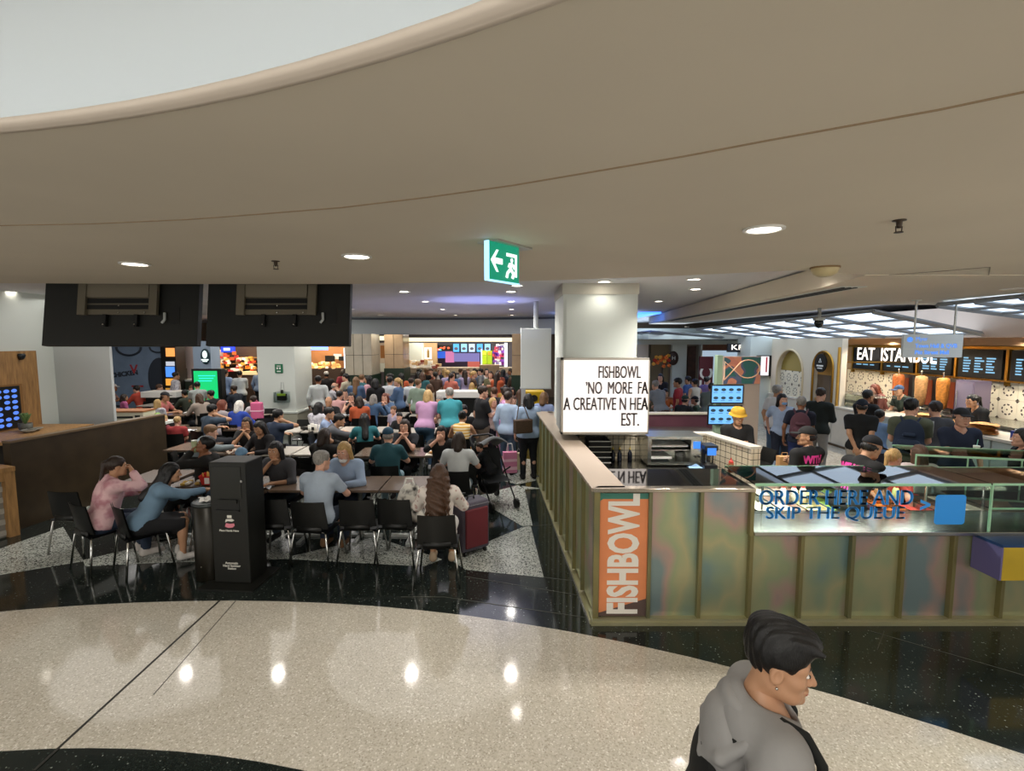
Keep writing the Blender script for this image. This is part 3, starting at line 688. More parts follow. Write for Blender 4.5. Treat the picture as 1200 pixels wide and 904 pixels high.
def hair_tpl(kind, lod):
    key = ('hair', kind, lod)
    if key in _tpl: return _tpl[key]
    s = SDF({0: .006, 1: .009, 2: .012, 3: .016}[lod]); c = (0, -.017, .04); r = (.083, .104, .098)
    if kind == 'bald': s.el((0, -.022, .0), (.082, .098, .06)).cut((0, .015, 0), (0, 1, -.1)).cut((0, 0, .045), (0, 0, 1)).cut((0, 0, -.065), (0, 0, -1))
    elif kind == 'cap':
        s.el((0, -.012, .055), (.088, .108, .088)).cut((0, 0, .045), (0, .12, -1)).rc((-.045, .08, .052), (.045, .08, .052), .012, k=.01).el((0, .125, .045), (.072, .075, .010), k=.012)
    elif kind == 'bucket':
        s.el((0, -.012, .07), (.092, .106, .085)).cut((0, 0, .05), (0, 0, -1)).rc((0, -.01, .068), (0, -.01, .03), .112, .145, k=.01, flat=True).cut((0, 0, .152), (0, 0, 1)).cut((0, 0, .028), (0, 0, -1))
    else:
        if kind in ('quiff', 'short'): s.el((0, -.013, .036), (.0785, .099, .092), k=.02).el((0, -.012, .075), (.081, .101, .066), k=.03)
        else: s.el(c, r, k=.02)
        if kind in ('long', 'curly', 'bob'):
            L = {'long': -.36, 'curly': -.46, 'bob': -.12}[kind]; b = 1.25 if kind == 'curly' else 1
            s.rc((0, -.06, .0), (0, -.105, L), .078*b, .066*b, k=.04)
            if kind == 'curly':
                for q in range(7): s.rc((-.10+.033*q, -.12-.03*math.sin(q*1.05), -.05), (-.13+.043*q, -.13-.03*math.sin(q*1.05), L-.05+.05*math.sin(q*2.3)), .036, .016, k=.02)
            for x in (-1, 1): s.rc((x*.072, -.02, .02), (x*.085*b, -.03, max(L, -.2)), .03*b, .034*b, k=.03)
        if kind == 'quiff':
            s.el((0, .045, .105), (.062, .062, .042), k=.03).el((0, -.035, .11), (.068, .075, .046), k=.03)
            for q in range(9): s.rc((-.05+.0125*q, .02, .12), (-.05+.0125*q+.008*math.sin(q*3), .098+.01*math.sin(q*2.1), .098), .018, .008, k=.012)
        s.el((0, .105, -.035), (.085, .085, .088), k=.012, sub=True)
        for x in (-1, 1): s.el((x*.085, .012, -.035), (.03, .035, .06), k=.01, sub=True) if kind not in ('long', 'curly', 'bob') else None
        if kind not in ('long', 'curly', 'bob'): s.cut((0, -.06, -.075), (0, .35, -1))
        if kind == 'pony': s.el((0, -.115, .05), (.028, .03, .03), k=.02).rc((0, -.125, .045), (0, -.15, -.16), .034, .018, k=.02)
        if kind == 'bun': s.el((0, -.11, .085), (.045, .042, .042), k=.015)
    V, Q = s.build()
    if kind not in ('cap', 'bucket') and len(V):
        f = .0022 if lod < 2 else .003; ph = V[:, 0]*260+V[:, 1]*90; V = V+(np.sin(ph)*f+np.sin(V[:, 0]*90+V[:, 2]*40)*f)[:, None]*((V-np.array(c))/(np.linalg.norm(V-np.array(c), axis=1)[:, None]+1e-6))
        if kind == 'curly': V = V+(np.sin(V[:, 2]*75+V[:, 0]*40)*.012)[:, None]*np.array((.7, -.7, 0))*(V[:, 2] < -.02)[:, None]
    _tpl[key] = (V, Q); return _tpl[key]
def hair_mesh(kind, pose, yaw, pitch, fat, lod):
    key = ('hm', kind, pose, round(yaw, 2), round(pitch, 2), lod)
    if key in _tpl: return _tpl[key]
    k = skeleton(pose, yaw, pitch, fat); A = np.eye(4); A[:3, :3] = k['H']; A[:3, 3] = k['head']
    if kind in ('long', 'curly'):                      # long hair falls straight down the back
        V, Q = hair_tpl(kind, lod); W = V@k['H'].T+k['head']; t = np.clip(-(V[:, 2])/.3, 0, 1)[:, None]; D = V+k['head']+V3(0, 0, 0)
        Z = np.array(RZ(yaw))[:3, :3]; D = V@np.array(RX(-k['lean']))[:3, :3].T@Z.T+k['head']+V3(0, -.025, 0); m = Soup(); m.add((W*(1-t)+D*t, Q)); m = m.mesh('hair')
    else: m = Soup().add(hair_tpl(kind, lod), 0, A).mesh('hair')
    _tpl[key] = m; return m

SKIN = {'A': mat('skin_fair', '#d0a088', .5), 'B': mat('skin_tan', '#b58868', .5), 'C': mat('skin_brown', '#8f5f42', .5), 'D': mat('skin_dark', '#5a3c2b', .5)}
EYE = mat('eye_white', '#e8e2da', .3); DARK = mat('dark_iris', '#1c130d', .4); LIPS = mat('lips', '#a8604f', .5)
HAIRC = {'black': '#0b0908', 'dkbrown': '#2b1d14', 'brown': '#4a3221', 'ltbrown': '#6f5134', 'blond': '#b4935e', 'grey': '#8b8781', 'white': '#cfccc4', 'red': '#6b3320'}
def hairmat(c): return mat('hair_'+c, HAIRC[c], .45, var=.35, vscale=20, stretch=(6, 6, 1), bump=.3, bscale=60)
def cloth(c, **kw):
    q = [int(c[i:i+2], 16) for i in (1, 3, 5)]; g = sum(q)/3; c = '#%02x%02x%02x' % tuple(int(max(0, min(255, (g+(v-g)*.84)*.93))) for v in q)
    return mat('cloth_'+c.lstrip('#'), c, .85, bump=.12, bscale=18, var=.06, vscale=10, **kw)
NECK = None
PHRASE = {'sit': 'sitting upright', 'sit_table': 'sitting with both arms on the table', 'sit_eat': 'sitting and eating', 'sit_chin': 'sitting with chin on hand', 'sit_phone': 'sitting and holding something', 'sit_pray': 'sitting with clasped hands', 'sit_reach': 'sitting and reaching across the table', 'sit_drink': 'sitting and drinking', 'sit_ear': 'sitting with hand at ear', 'sit_hunch': 'hunched over a table', 'sit_cup': 'sitting with a cup', 'stand': 'standing', 'stand_front': 'standing, hands in front', 'stand_one': 'standing', 'stand_back': 'standing, hands behind back', 'stand_lean': 'leaning over a table', 'stand_work': 'leaning forward at work', 'walk': 'walking', 'stand_hip': 'standing, hand on hip', 'stand_cup': 'holding a cup'}
PEOPLE = []                                             # (short description, world position, facing)
BLOCKS = [(-7.9, -6.4, 14.7, 16.7), (-5.6, -4.3, 15.6, 17.2), (-4.45, -3.6, 16.5, 18.1), (-.2, .5, 15.4, 16.9), (-10.0, -9.1, 15.3, 16.4), (-3.9, -2.9, 19.3, 20.3), (.1, 1.0, 10.5, 11.3), (-9.6, -8.8, 14.2, 14.8)]
def free_spot(p, cap=None):
    """slide a figure along its line of sight, a little to the side if need be, until it stands clear of the others and of the columns"""
    d = Vector((p.x, p.y)).normalized(); n = Vector((-d.y, d.x)); z = p.z
    if cap and p.y > cap: p = Vector((p.x*cap/p.y, cap, z))
    for r in range(0, 40):
        for sx_ in ((0, 0),) if r == 0 else ((-.07*r, 0), (.07*r, 0), (-.05*r, .09), (.05*r, -.09), (-.05*r, -.16), (.05*r, .16)):
            q = Vector((p.x, p.y))+d*sx_[0]+n*sx_[1]
            if cap and q.y > cap+.3: continue
            if any(b[0]-.25 < q.x < b[1]+.25 and b[2]-.25 < q.y < b[3]+.25 for b in BLOCKS): continue
            if all((Vector((o[1].x, o[1].y))-q).length > .49 for o in PEOPLE): return Vector((q.x, q.y, z))
    return p
def person(desc, px, py, pose='sit', face=0, top=('tee', '#888888'), bottom=('trousers', '#23262e'), shoes='#1c1c1c', hair=('short', 'black'), skin='A', s=1.0, yaw=0, pitch=0, fat=1.0, lod=None, pos=None, group=None, cat='person', extra=None, cap=None):
    yaw, pitch = math.radians(yaw), math.radians(pitch); a = math.radians(face)
    k0 = skeleton(pose, yaw, pitch, fat); z0 = .455*(1-s) if POSES[pose][0] == 'sit' else 0; hz = k0['head'][2]*s+z0
    if pos is None:
        p = at(px, py, hz); off = RZ(a) @ Vector((0, k0['head'][1]*s, 0)); pos = Vector((p.x-off.x, p.y-off.y, z0))
        pos = free_spot(pos, cap)
    pos = Vector(pos); dist = pos.length
    if lod is None: lod = 1 if dist < 8.2 else 2 if dist < 12.5 else 3
    body, k = body_mesh(pose, yaw, pitch, fat, lod)
    o = bpy.data.objects.new('person', body); link(o); o.location, o.rotation_euler, o.scale = pos, (0, 0, a), (s, s, s)
    hm = hairmat(hair[1]) if hair[1] in HAIRC else None
    for i, m in enumerate((SKIN[skin], EYE, DARK, LIPS)):
        if i < len(o.material_slots): o.material_slots[i].link = 'OBJECT'; o.material_slots[i].material = m
    lb = (desc+' '+(extra or PHRASE[pose])).strip(); tag(o, lb if len(lb.split()) <= 16 else desc, cat, group)
    cm = lambda c: c if isinstance(c, bpy.types.Material) else cloth(c)
    TN = {'tee': 'shirt', 'polo': 'polo_shirt', 'long': 'sweater', 'roll': 'shirt', 'hoodie': 'hoodie', 'suit': 'jacket', 'tank': 'tank_top', 'dress': 'dress'}
    tp = inst(TN[top[0]], top_mesh(pose, top[0], fat, lod), o, mat=cm(top[1]))
    if bottom: inst(bottom[0], bottom_mesh(pose, bottom[0], fat, lod), o, mat=cm(bottom[1]))
    if shoes and lod < 3:
        for i in (0, 1): inst('shoe', shoe_mesh(pose, i, lod), o, mat=cm(shoes))
    if hair[0] in ('cap', 'bucket'):
        inst('cap', hair_mesh(hair[0], pose, yaw, pitch, fat, lod), o, mat=cm(hair[1]))
        inst('hair', hair_mesh('bald', pose, yaw, pitch, fat, lod), o, mat=hairmat(hair[2] if len(hair) > 2 else 'dkbrown'))
    elif hair[0] != 'none': inst('hair', hair_mesh(hair[0], pose, yaw, pitch, fat, lod), o, mat=hm)
    PEOPLE.append((desc, pos.copy(), a, pose, s, o, k))
    return o, tp, k
def pattern(name, kind, a, b, sc):
    m = mat(name, a, .85, bump=.1, bscale=20); L = m.node_tree.links.new; tc = N(m, 'ShaderNodeTexCoord')
    if kind == 'stripe':
        sx = N(m, 'ShaderNodeSeparateXYZ'); L(tc.outputs['Object'], sx.inputs[0]); ma = N(m, 'ShaderNodeMath', operation='MULTIPLY'); ma.inputs[1].default_value = sc; L(sx.outputs[2], ma.inputs[0])
        fr_ = N(m, 'ShaderNodeMath', operation='FRACT'); L(ma.outputs[0], fr_.inputs[0]); r = ramp(m, [(0, a), (.6, b)], 'CONSTANT'); L(fr_.outputs[0], r.inputs[0])
    else:
        v = N(m, 'ShaderNodeTexNoise' if kind == 'marble' else 'ShaderNodeTexVoronoi'); v.inputs['Scale'].default_value = sc; L(tc.outputs['Object'], v.inputs['Vector'])
        r = ramp(m, [(.35, a), (.55, b)] if kind == 'marble' else [(0, b), (.30, b), (.36, a)]); L(v.outputs[0], r.inputs[0])
    L(r.outputs[0], bsdf(m).inputs['Base Color']); return m
# ================================================================== furniture of the dining hall
def chair_meshes():
    seat = MB().grid(lambda u, v: (-.215+.43*u, -.20+.44*v, .445-.012*math.sin(PI*u)*math.sin(PI*v)-(.03*max(0, v-.8)/.2)), 8, 8)
    n = len(seat.v); seat.add([(x, y, z-.016) for x, y, z in seat.v], [f[::-1] for f in seat.f])
    back = MB().grid(lambda u, v: (-.215+.43*u+(.5-u)*.03*v, -.20-.06*v-.035*math.sin(PI*u)*1.0+.035, .47+.34*v), 8, 6)
    back.add([(x, y+.014, z) for x, y, z in back.v], [f[::-1] for f in back.f])
    b2 = MB().box(-.15, -.205, .435, .15, -.185, .50)
    back.add(b2.v, b2.f)
    for m in (seat, back):                          # rim
        pass
    legs = []
    for sx in (-1, 1):
        for sy in (-1, 1):
            legs.append(MB().tube([(sx*.175, sy*.165, .425), (sx*.195, sy*.185, .415), (sx*.245, sy*.235, .0)], .0125, 8))
    fr = MB()
    for sy in (-1, 1): fr.tube([(-.18, sy*.165, .425), (.18, sy*.165, .425)], .0125, 8)
    for sx in (-1, 1): fr.tube([(sx*.15, -.165, .42), (sx*.15, .165, .42)], .010, 6)
    out = [('seat', seat.mesh('seat', True), BLACK), ('backrest', back.mesh('backrest', True), BLACK)] + [('leg', l.mesh('leg', True), CHROME) for l in legs] + [('seat_frame', fr.mesh('seat_frame', True), CHROME)]
    for _, m, mt in out: m.materials.append(mt)
    return out
CHAIR = chair_meshes(); CHAIRS = []
def chair(pos, a, label=None, group=None):
    o = thing('dining_chair', label, 'chair', (pos[0], pos[1], 0), a, group)
    for nm, me, _ in CHAIR: inst(nm, me, o)
    CHAIRS.append(o); return o
TOPM = MB().box(-.34, -.34, .712, .34, .34, .74).mesh('tabletop')
BASE_PALE = mat('pale_metal', '#a9aba6', .35, .8)
TABLE_BROWN = mat('brown_laminate_top', '#6b5a4c', .22, var=.06, vscale=8); TABLE_SHEEN = mat('painted_sheen_top', '#b4ada2', .25, var=.05, vscale=8)  # paler top colour stands in for reflected light on the brown laminate
TOPM.materials.append(TABLE_BROWN)
EDGEM = MB().box(-.343, -.343, .705, .343, .343, .7125).mesh('table_edge'); EDGEM.materials.append(BLACK)
PEDM = MB().lathe([(.05, .03), (.032, .05), (.03, .69), (.07, .705)], 14).mesh('pedestal', True); PEDM.materials.append(BASE_PALE)
FOOTM = MB().box(-.30, -.03, 0, .30, .03, .03).box(-.03, -.30, 0.001, .03, .30, .029).mesh('base'); FOOTM.materials.append(BASE_PALE)
TABLES, TONE = [], {}
def table(x, y, m=TABLE_BROWN, rz=0, label=None, group=None):
    o = thing('dining_table', label, 'table', (x, y, 0), rz, group)
    inst('tabletop', TOPM, o, mat=m); inst('table_edge', EDGEM, o); inst('pedestal', PEDM, o); inst('base', FOOTM, o)
    TABLES.append(o); TONE[o.name] = 'pale' if m == TABLE_SHEEN else 'brown'; return o

# ================================================================== the diners (short description first; it also names their chairs and tables)
PINKM = pattern('pink_marbled_knit', 'marble', '#b9828c', '#d9b3b6', 9); STRIPE = pattern('yellow_stripes', 'stripe', '#d9ab55', '#efe1c0', 17)
FLORAL = pattern('lilac_floral', 'spots', '#c98fbd', '#ead3e0', 26); BLOUSE = pattern('cream_blouse', 'spots', '#dcd3ca', '#b79a92', 14); CAMO = pattern('grey_pattern', 'marble', '#8c8b95', '#c5c3ca', 12)
DENIM, NAVY, BLK = '#4a6d8e', '#1b2436', '#141516'
D = person
D('woman in pink marbled sweater with dark ponytail', 137, 547, 'sit_eat', -42, ('long', PINKM), ('trousers', '#26364e'), '#d9cfc6', ('pony', 'dkbrown'), 'B', .95, fat=1.2)
D('woman with long dark hair in blue denim jacket', 181, 556, 'sit_reach', -52, ('long', '#6f93b0'), ('skirt', '#1a1a1e'), '#d6d0c8', ('long', 'black'), 'B', .93)
D('man in black hoodie drinking from a cup', 240, 522, 'sit_drink', 112, ('hoodie', '#15130f'), ('trousers', BLK), '#111111', ('short', 'black'), 'C', .98, pitch=-24)
D('man in pale grey-blue shirt reaching to the right', 247, 507, 'sit_reach', -65, ('long', '#8f9ea3'), ('trousers', BLK), '#111111', ('short', 'ltbrown'), 'A', .96)
D('child in pale blue cap behind the hand sanitiser stand', 283, 535, 'sit', 30, ('tee', '#3b4450'), hair=('cap', '#6d9cc4'), skin='A', s=.86)
D('woman with black hair in charcoal sweater', 314, 530, 'sit_chin', 172, ('roll', '#4a4a50'), ('trousers', '#3a4656'), '#222222', ('bob', 'black'), 'B', .95)
D('woman in black top with dark hair beside raised hands', 304, 502, 'sit_table', 160, ('long', '#18161a'), hair=('long', 'black'), skin='B', s=.93, pitch=15)
D('woman with brown hair raising both hands to her face', 289, 497, 'sit_pray', 185, ('tee', '#1d1a1c'), hair=('bob', 'dkbrown'), skin='B', s=.92)
D('grey-haired man in pale blue polo shirt', 377, 541, 'sit_table', -6, ('polo', '#aebfd2'), ('trousers', '#1d2a3d'), '#7a5432', ('short', 'grey'), 'A', .98, yaw=-25, fat=1.12)
D('blond woman in light blue shirt with a white mask under her chin', 403, 529, 'sit_table', 172, ('long', '#9db7da'), ('trousers', '#2a3550'), '#333333', ('bob', 'blond'), 'A', .96, pitch=10)
D('dark-haired diner in black with hand at the ear', 381, 511, 'sit_ear', -20, ('long', '#16130f'), hair=('bob', 'dkbrown'), skin='B', s=.95)
D('woman with long curly brown hair in cream blouse', 515, 556, 'sit_table', 2, ('long', BLOUSE), ('skirt', '#d2cec5'), '#b59a7c', ('curly', 'brown'), 'B', .93)
D('man in teal t-shirt and teal cap', 455, 511, 'sit_table', 4, ('tee', '#1f5560'), ('trousers', '#87a9b5'), '#333333', ('cap', '#1e4a66', 'grey'), 'A', .98, fat=1.22)
D('woman in dark t-shirt with glasses', 474, 500, 'sit_pray', 178, ('tee', '#23262e'), hair=('bob', 'dkbrown'), skin='A', s=.95)
D('woman in black jacket over white top', 517, 508, 'sit_eat', 182, ('roll', '#16171a'), hair=('long', 'black'), skin='A', s=.94)
D('brown-haired diner in white t-shirt with a black strap', 538, 516, 'sit_table', -4, ('tee', '#cfd3d4'), ('trousers', '#6e8593'), '#dddddd', ('bob', 'dkbrown'), 'A', .97)
D('diner in yellow striped top with dark bun', 542, 489, 'sit_table', -4, ('tank', STRIPE), hair=('bun', 'black'), skin='B', s=.95)
D('man in black t-shirt facing the yellow striped top', 543, 482, 'sit_table', 182, ('tee', '#14161c'), hair=('short', 'black'), skin='A', s=.99, fat=1.1)
D('boy in royal blue t-shirt', 531, 479, 'sit_table', 190, ('tee', '#23479a'), hair=('short', 'dkbrown'), skin='A', s=.78)
D('small child with light brown hair in white', 523, 483, 'sit', 20, ('tee', '#d8d0c4'), hair=('long', 'ltbrown'), skin='A', s=.72)
D('grey-haired woman in cream behind the pink t-shirt', 515, 470, 'sit_table', 160, ('long', '#d2cbc0'), hair=('bob', 'grey'), skin='A', s=.95)
D('blond woman in pink and orange t-shirt and jeans', 502, 464, 'stand_work', -8, ('tee', '#c791bd'), ('trousers', '#42688c'), '#cccccc', ('bob', 'blond'), 'A', .97, fat=1.15)
D('grey-haired man in turquoise polo shirt', 527, 463, 'stand_work', 8, ('polo', '#2c98a5'), ('trousers', '#2a2f3a'), '#222222', ('short', 'grey'), 'A', 1.0, fat=1.2)
D('man in black t-shirt and khaki shorts', 566, 460, 'stand_one', -62, ('tee', '#141418'), ('shorts', '#8d7b69'), '#8a8a8a', ('short', 'dkbrown'), 'A', 1.0, fat=1.15)
D('woman in lilac floral dress', 588, 462, 'stand_front', -78, ('dress', FLORAL), None, '#d8d4d0', ('bun', 'dkbrown'), 'A', .97, pitch=14)
D('woman in light blue shirt and black trousers with brown bag', 619, 469, 'stand', 12, ('roll', '#9fbbdf'), ('trousers', '#12151c'), '#181818', ('bob', 'black'), 'A', .95, fat=1.25)
D('person in pale blue behind the lilac floral dress', 601, 466, 'stand', -30, ('long', '#a9c2e0'), ('trousers', '#4a6380'), hair=('short', 'dkbrown'), skin='A', s=.95)
D('blond girl beside the lilac floral dress', 578, 474, 'stand', -140, ('tee', '#cdb9ae'), hair=('bob', 'blond'), skin='A', s=.82)
D('person in dark clothes behind the khaki shorts', 579, 463, 'stand', 20, ('long', '#2a2629'), hair=('short', 'brown'), skin='A', s=.92)
D('fair-haired child in periwinkle top at the kiosk end', 638, 465, 'stand', -30, ('tee', '#8b9ecb'), ('trousers', '#5c6c90'), hair=('bob', 'ltbrown'), skin='A', s=.92)
D('bald man in black shirt', 385, 471, 'sit_table', 190, ('tee', '#17171a'), hair=('bald', 'black'), skin='B', s=.98, fat=1.15)
D('dark-haired diner in grey patterned top', 374, 478, 'sit_table', -18, ('tee', CAMO), hair=('bob', 'black'), skin='A', s=.96)
D('diner in salmon pink top seen from behind', 398, 464, 'sit_table', -12, ('tee', '#d79c99'), hair=('short', 'black'), skin='A', s=.97, fat=1.15)
D('dark-haired woman facing out in black', 405, 461, 'sit_table', 185, ('tank', '#1b1a1e'), hair=('pony', 'black'), skin='A', s=.95)
D('long-haired woman in black tank top', 412, 466, 'sit_pray', 180, ('tank', '#17161a'), hair=('long', 'black'), skin='A', s=.96, fat=1.2)
D('grey-haired woman in denim jacket', 438, 468, 'sit_table', -10, ('long', '#40648f'), hair=('bob', 'grey'), skin='A', s=.95)
D('woman with auburn hair in denim blue', 447, 467, 'sit_pray', 175, ('long', '#55749b'), hair=('bob', 'red'), skin='A', s=.95)
D('small boy in lilac top', 461, 481, 'sit', 150, ('tee', '#b7acc8'), hair=('short', 'ltbrown'), skin='A', s=.74)
D('child in a black hood', 468, 489, 'sit_table', 175, ('hoodie', '#17181b'), hair=('short', 'black'), skin='A', s=.74)
D('man with black hair in pale blue shirt in profile', 386, 485, 'sit_table', -80, ('tee', '#8fa5cd'), hair=('short', 'black'), skin='B', s=.97)
D('person in grey jacket with a black sling bag', 397, 490, 'sit_reach', -75, ('long', '#5f6168'), hair=('short', 'black'), skin='B', s=.97)
D('woman with dark ponytail in teal top', 427, 492, 'sit_table', 20, ('tee', '#1f7680'), hair=('long', 'black'), skin='A', s=.94)
D('man in black t-shirt behind a lime green cup', 479, 458, 'sit_cup', 178, ('tee', '#1a1d26'), hair=('short', 'black'), skin='B', s=.98)
D('person in pale green shirt', 490, 450, 'stand_one', -20, ('roll', '#90a892'), ('trousers', '#3a3f3a'), hair=('short', 'ltbrown'), skin='A', s=.95)
D('person in white t-shirt and dark jeans seen from behind', 457, 447, 'stand', 0, ('tee', '#cfd6dc'), ('trousers', '#27303f'), hair=('short', 'black'), skin='B', s=.95)
D('person in white t-shirt next to the pale green shirt', 475, 447, 'stand_one', 8, ('tee', '#d5dbe0'), hair=('short', 'dkbrown'), skin='B', s=.92)
D('dark-haired person all in black', 440, 450, 'stand_front', 20, ('long', '#131316'), ('trousers', '#131316'), hair=('bob', 'black'), skin='A', s=.95)
D('man in pale grey shirt and black trousers', 373, 446, 'stand', 10, ('long', '#c3cbc9'), ('trousers', '#16181b'), hair=('short', 'black'), skin='C', s=.98)
# left part of the hall
D('person in orange red sweater bending over a table', 160, 457, 'sit_hunch', 75, ('long', '#c8402c'), hair=('short', 'black'), skin='A', s=.97, fat=1.2)
D('dark-haired person in navy beside the orange red sweater', 187, 456, 'sit_hunch', -60, ('long', '#20263a'), hair=('short', 'brown'), skin='A', s=.96)
D('blond child in patterned top', 185, 473, 'sit', 0, ('tee', CAMO), hair=('bob', 'blond'), skin='A', s=.8)
D('man in salmon shirt and dark cap', 194, 467, 'sit_table', -85, ('tee', '#d7716a'), hair=('cap', '#2a2a30', 'dkbrown'), skin='B', s=.98)
D('dark-haired man in olive green sweater', 217, 461, 'sit_hunch', 60, ('long', '#333a2b'), hair=('short', 'black'), skin='B', s=.97)
D('child in bright yellow top', 225, 456, 'sit_table', 170, ('tee', '#d5a91c'), hair=('short', 'ltbrown'), skin='A', s=.85)
D('dark-haired man in light grey t-shirt', 231, 449, 'stand_work', 35, ('tee', '#9aa19d'), hair=('short', 'black'), skin='B', s=.9)
D('brown-haired woman in beige top eating', 233, 467, 'sit_eat', 60, ('roll', '#a9988a'), hair=('bob', 'brown'), skin='A', s=.95)
D('dark-haired diner in black below the green screen', 247, 463, 'sit_table', 70, ('long', '#151617'), hair=('short', 'black'), skin='B', s=.96)
D('person in patterned black clothes at the orange drinks fridge', 206, 438, 'stand', -40, ('long', CAMO), ('trousers', '#22252a'), hair=('short', 'black'), skin='B', s=.95, cap=15.9)
D('person in white cap and pinkish top at the left', 131, 446, 'sit_table', -60, ('tee', '#ad8379'), hair=('cap', '#cfc8c0', 'black'), skin='C', s=.96, cap=15.6)
D('child in hot pink top', 146, 466, 'sit', -40, ('tee', '#c85b93'), hair=('bob', 'dkbrown'), skin='B', s=.76)
D('small blond child in red shirt', 208, 494, 'sit', 10, ('tee', '#b23434'), hair=('short', 'blond'), skin='A', s=.74)
D('second small blond child partly behind the partition end', 192, 492, 'sit', -20, ('tee', '#8f3540'), hair=('short', 'blond'), skin='A', s=.72)
D('dark-haired man in slate blue t-shirt with hands at his face', 243, 482, 'sit_ear', -25, ('tee', '#34465a'), hair=('short', 'black'), skin='B', s=.98, fat=1.1)
D('diner with reddish hair in greyish white sweater', 261, 475, 'sit_table', -30, ('long', '#a79da0'), hair=('bob', 'red'), skin='A', s=.95)
D('white-haired diner in royal blue top', 281, 476, 'sit_table', -10, ('long', '#1b3fae'), hair=('bob', 'white'), skin='A', s=.96, fat=1.1)
D('short-haired boy in white t-shirt next to the pink backpack', 297, 470, 'sit_table', 60, ('tee', '#d3cfd4'), hair=('short', 'dkbrown'), skin='A', s=.93)
D('short-haired man in dark navy t-shirt turned left', 274, 457, 'sit_chin', 70, ('tee', '#262d3a'), hair=('short', 'dkbrown'), skin='B', s=.98)
D('person in light blue shirt and jeans seen from behind', 264, 438, 'stand', 0, ('long', '#90abd6'), ('trousers', '#23314d'), hair=('short', 'black'), skin='B', s=.97)
D('man in white shirt seen from behind by the pastry counter', 281, 439, 'stand_one', 25, ('roll', '#c7cfd3'), ('trousers', '#27303d'), hair=('short', 'black'), skin='B', s=.95)
D('person in dark navy at the pastry counter', 267, 432, 'stand_front', 0, ('long', '#1c2340'), hair=('short', 'black'), skin='C', s=.97)
D('person in blue denim shirt beside the white pillar', 304, 436, 'stand', -10, ('long', '#7189b0'), ('trousers', '#1b1d24'), hair=('short', 'black'), skin='B', s=.95)
D('dark-haired man in navy t-shirt on the telephone', 320, 489, 'sit_ear', -22, ('tee', '#22324c'), hair=('short', 'black'), skin='B', s=.98, fat=1.1)
D('woman in red dress in front of the warm lit shop', 402, 437, 'stand_one', 40, ('dress', '#b03340'), None, hair=('bob', 'dkbrown'), skin='A', s=.95)
D('woman with pony tail in front of the warm lit shop', 385, 434, 'stand', 0, ('long', '#3a2d28'), hair=('pony', 'brown'), skin='A', s=.95)
D('dark person with white hat near the warm lit shop', 379, 440, 'stand', 30, ('long', '#231c1a'), hair=('cap', '#cfc7b8', 'black'), skin='C', s=.95)
D('person in maroon top sitting below the marble column', 419, 454, 'sit_eat', 80, ('long', '#7c1f2b'), hair=('short', 'black'), skin='B', s=.95)
D('bald man in grey checked shirt near the marble column', 392, 452, 'sit_table', -60, ('tee', CAMO), hair=('bald', 'grey'), skin='A', s=.97)
D('person in dark green at the foot of the marble column', 428, 447, 'sit_table', 150, ('long', '#26352a'), hair=('short', 'dkbrown'), skin='A', s=.96)

# the crowd farther back: one figure each
SHADES = {'orange': '#d45a2c', 'lime green': '#b5d838', 'dark navy': '#1c2438', 'cream': '#c9bda2', 'olive': '#6d6a48', 'rust': '#a04a32', 'grey': '#84868a', 'black': '#19181a', 'white': '#d4d2cc', 'maroon': '#6b2430', 'teal': '#2c6a70', 'sky blue': '#7fa4cf', 'tan': '#a5825c', 'pink': '#cf96a0', 'mustard': '#b98a32', 'brown': '#5a4030', 'denim blue': '#4a6a95', 'forest green': '#2f4a36', 'coral': '#d9705c', 'lavender': '#a79ac2'}
REFS = [(418, 'before the wide marble column'), (447, 'between both marble columns'), (463, 'before the narrow marble column'), (485, 'below the pale shop pillar'), (502, 'below the bottle poster'), (518, 'below the dark menu boards'), (536, 'below the first blue menu screen'), (549, 'below the middle menu screens'), (563, 'below the last menu screens'), (577, 'below the green banners'), (592, 'at the balloon display'), (606, 'by the far shop corner')]
HN = {'short': 'short', 'bob': 'chin-length', 'long': 'long', 'pony': 'tied-back'}
used, rnd = set(), random.Random(11)
fixed = {(514, 449): 'orange', (553, 453): 'lime green', (577, 449): 'lime green', (548, 433): 'orange', (507, 452): 'dark navy', (547, 449): 'denim blue', (537, 445): 'black'}
spots = list(fixed) + [(424, 440), (437, 442), (451, 438), (461, 443), (470, 440), (479, 443), (431, 436), (445, 446), (488, 437), (495, 441), (500, 435), (510, 440), (519, 438), (525, 443), (531, 437), (539, 437), (556, 440), (563, 436), (569, 442), (575, 438), (583, 441), (590, 437), (597, 443), (604, 439), (485, 446), (503, 446), (522, 450), (530, 451), (541, 450), (562, 449), (568, 450), (585, 450), (592, 449), (600, 452), (607, 449), (493, 432), (505, 430), (513, 431), (521, 430), (529, 431), (540, 430), (556, 431), (570, 431), (587, 432), (466, 434), (474, 432), (456, 431), (598, 433), (411, 441), (417, 437),
    (602, 470), (609, 462), (596, 458), (421, 462), (430, 458)]
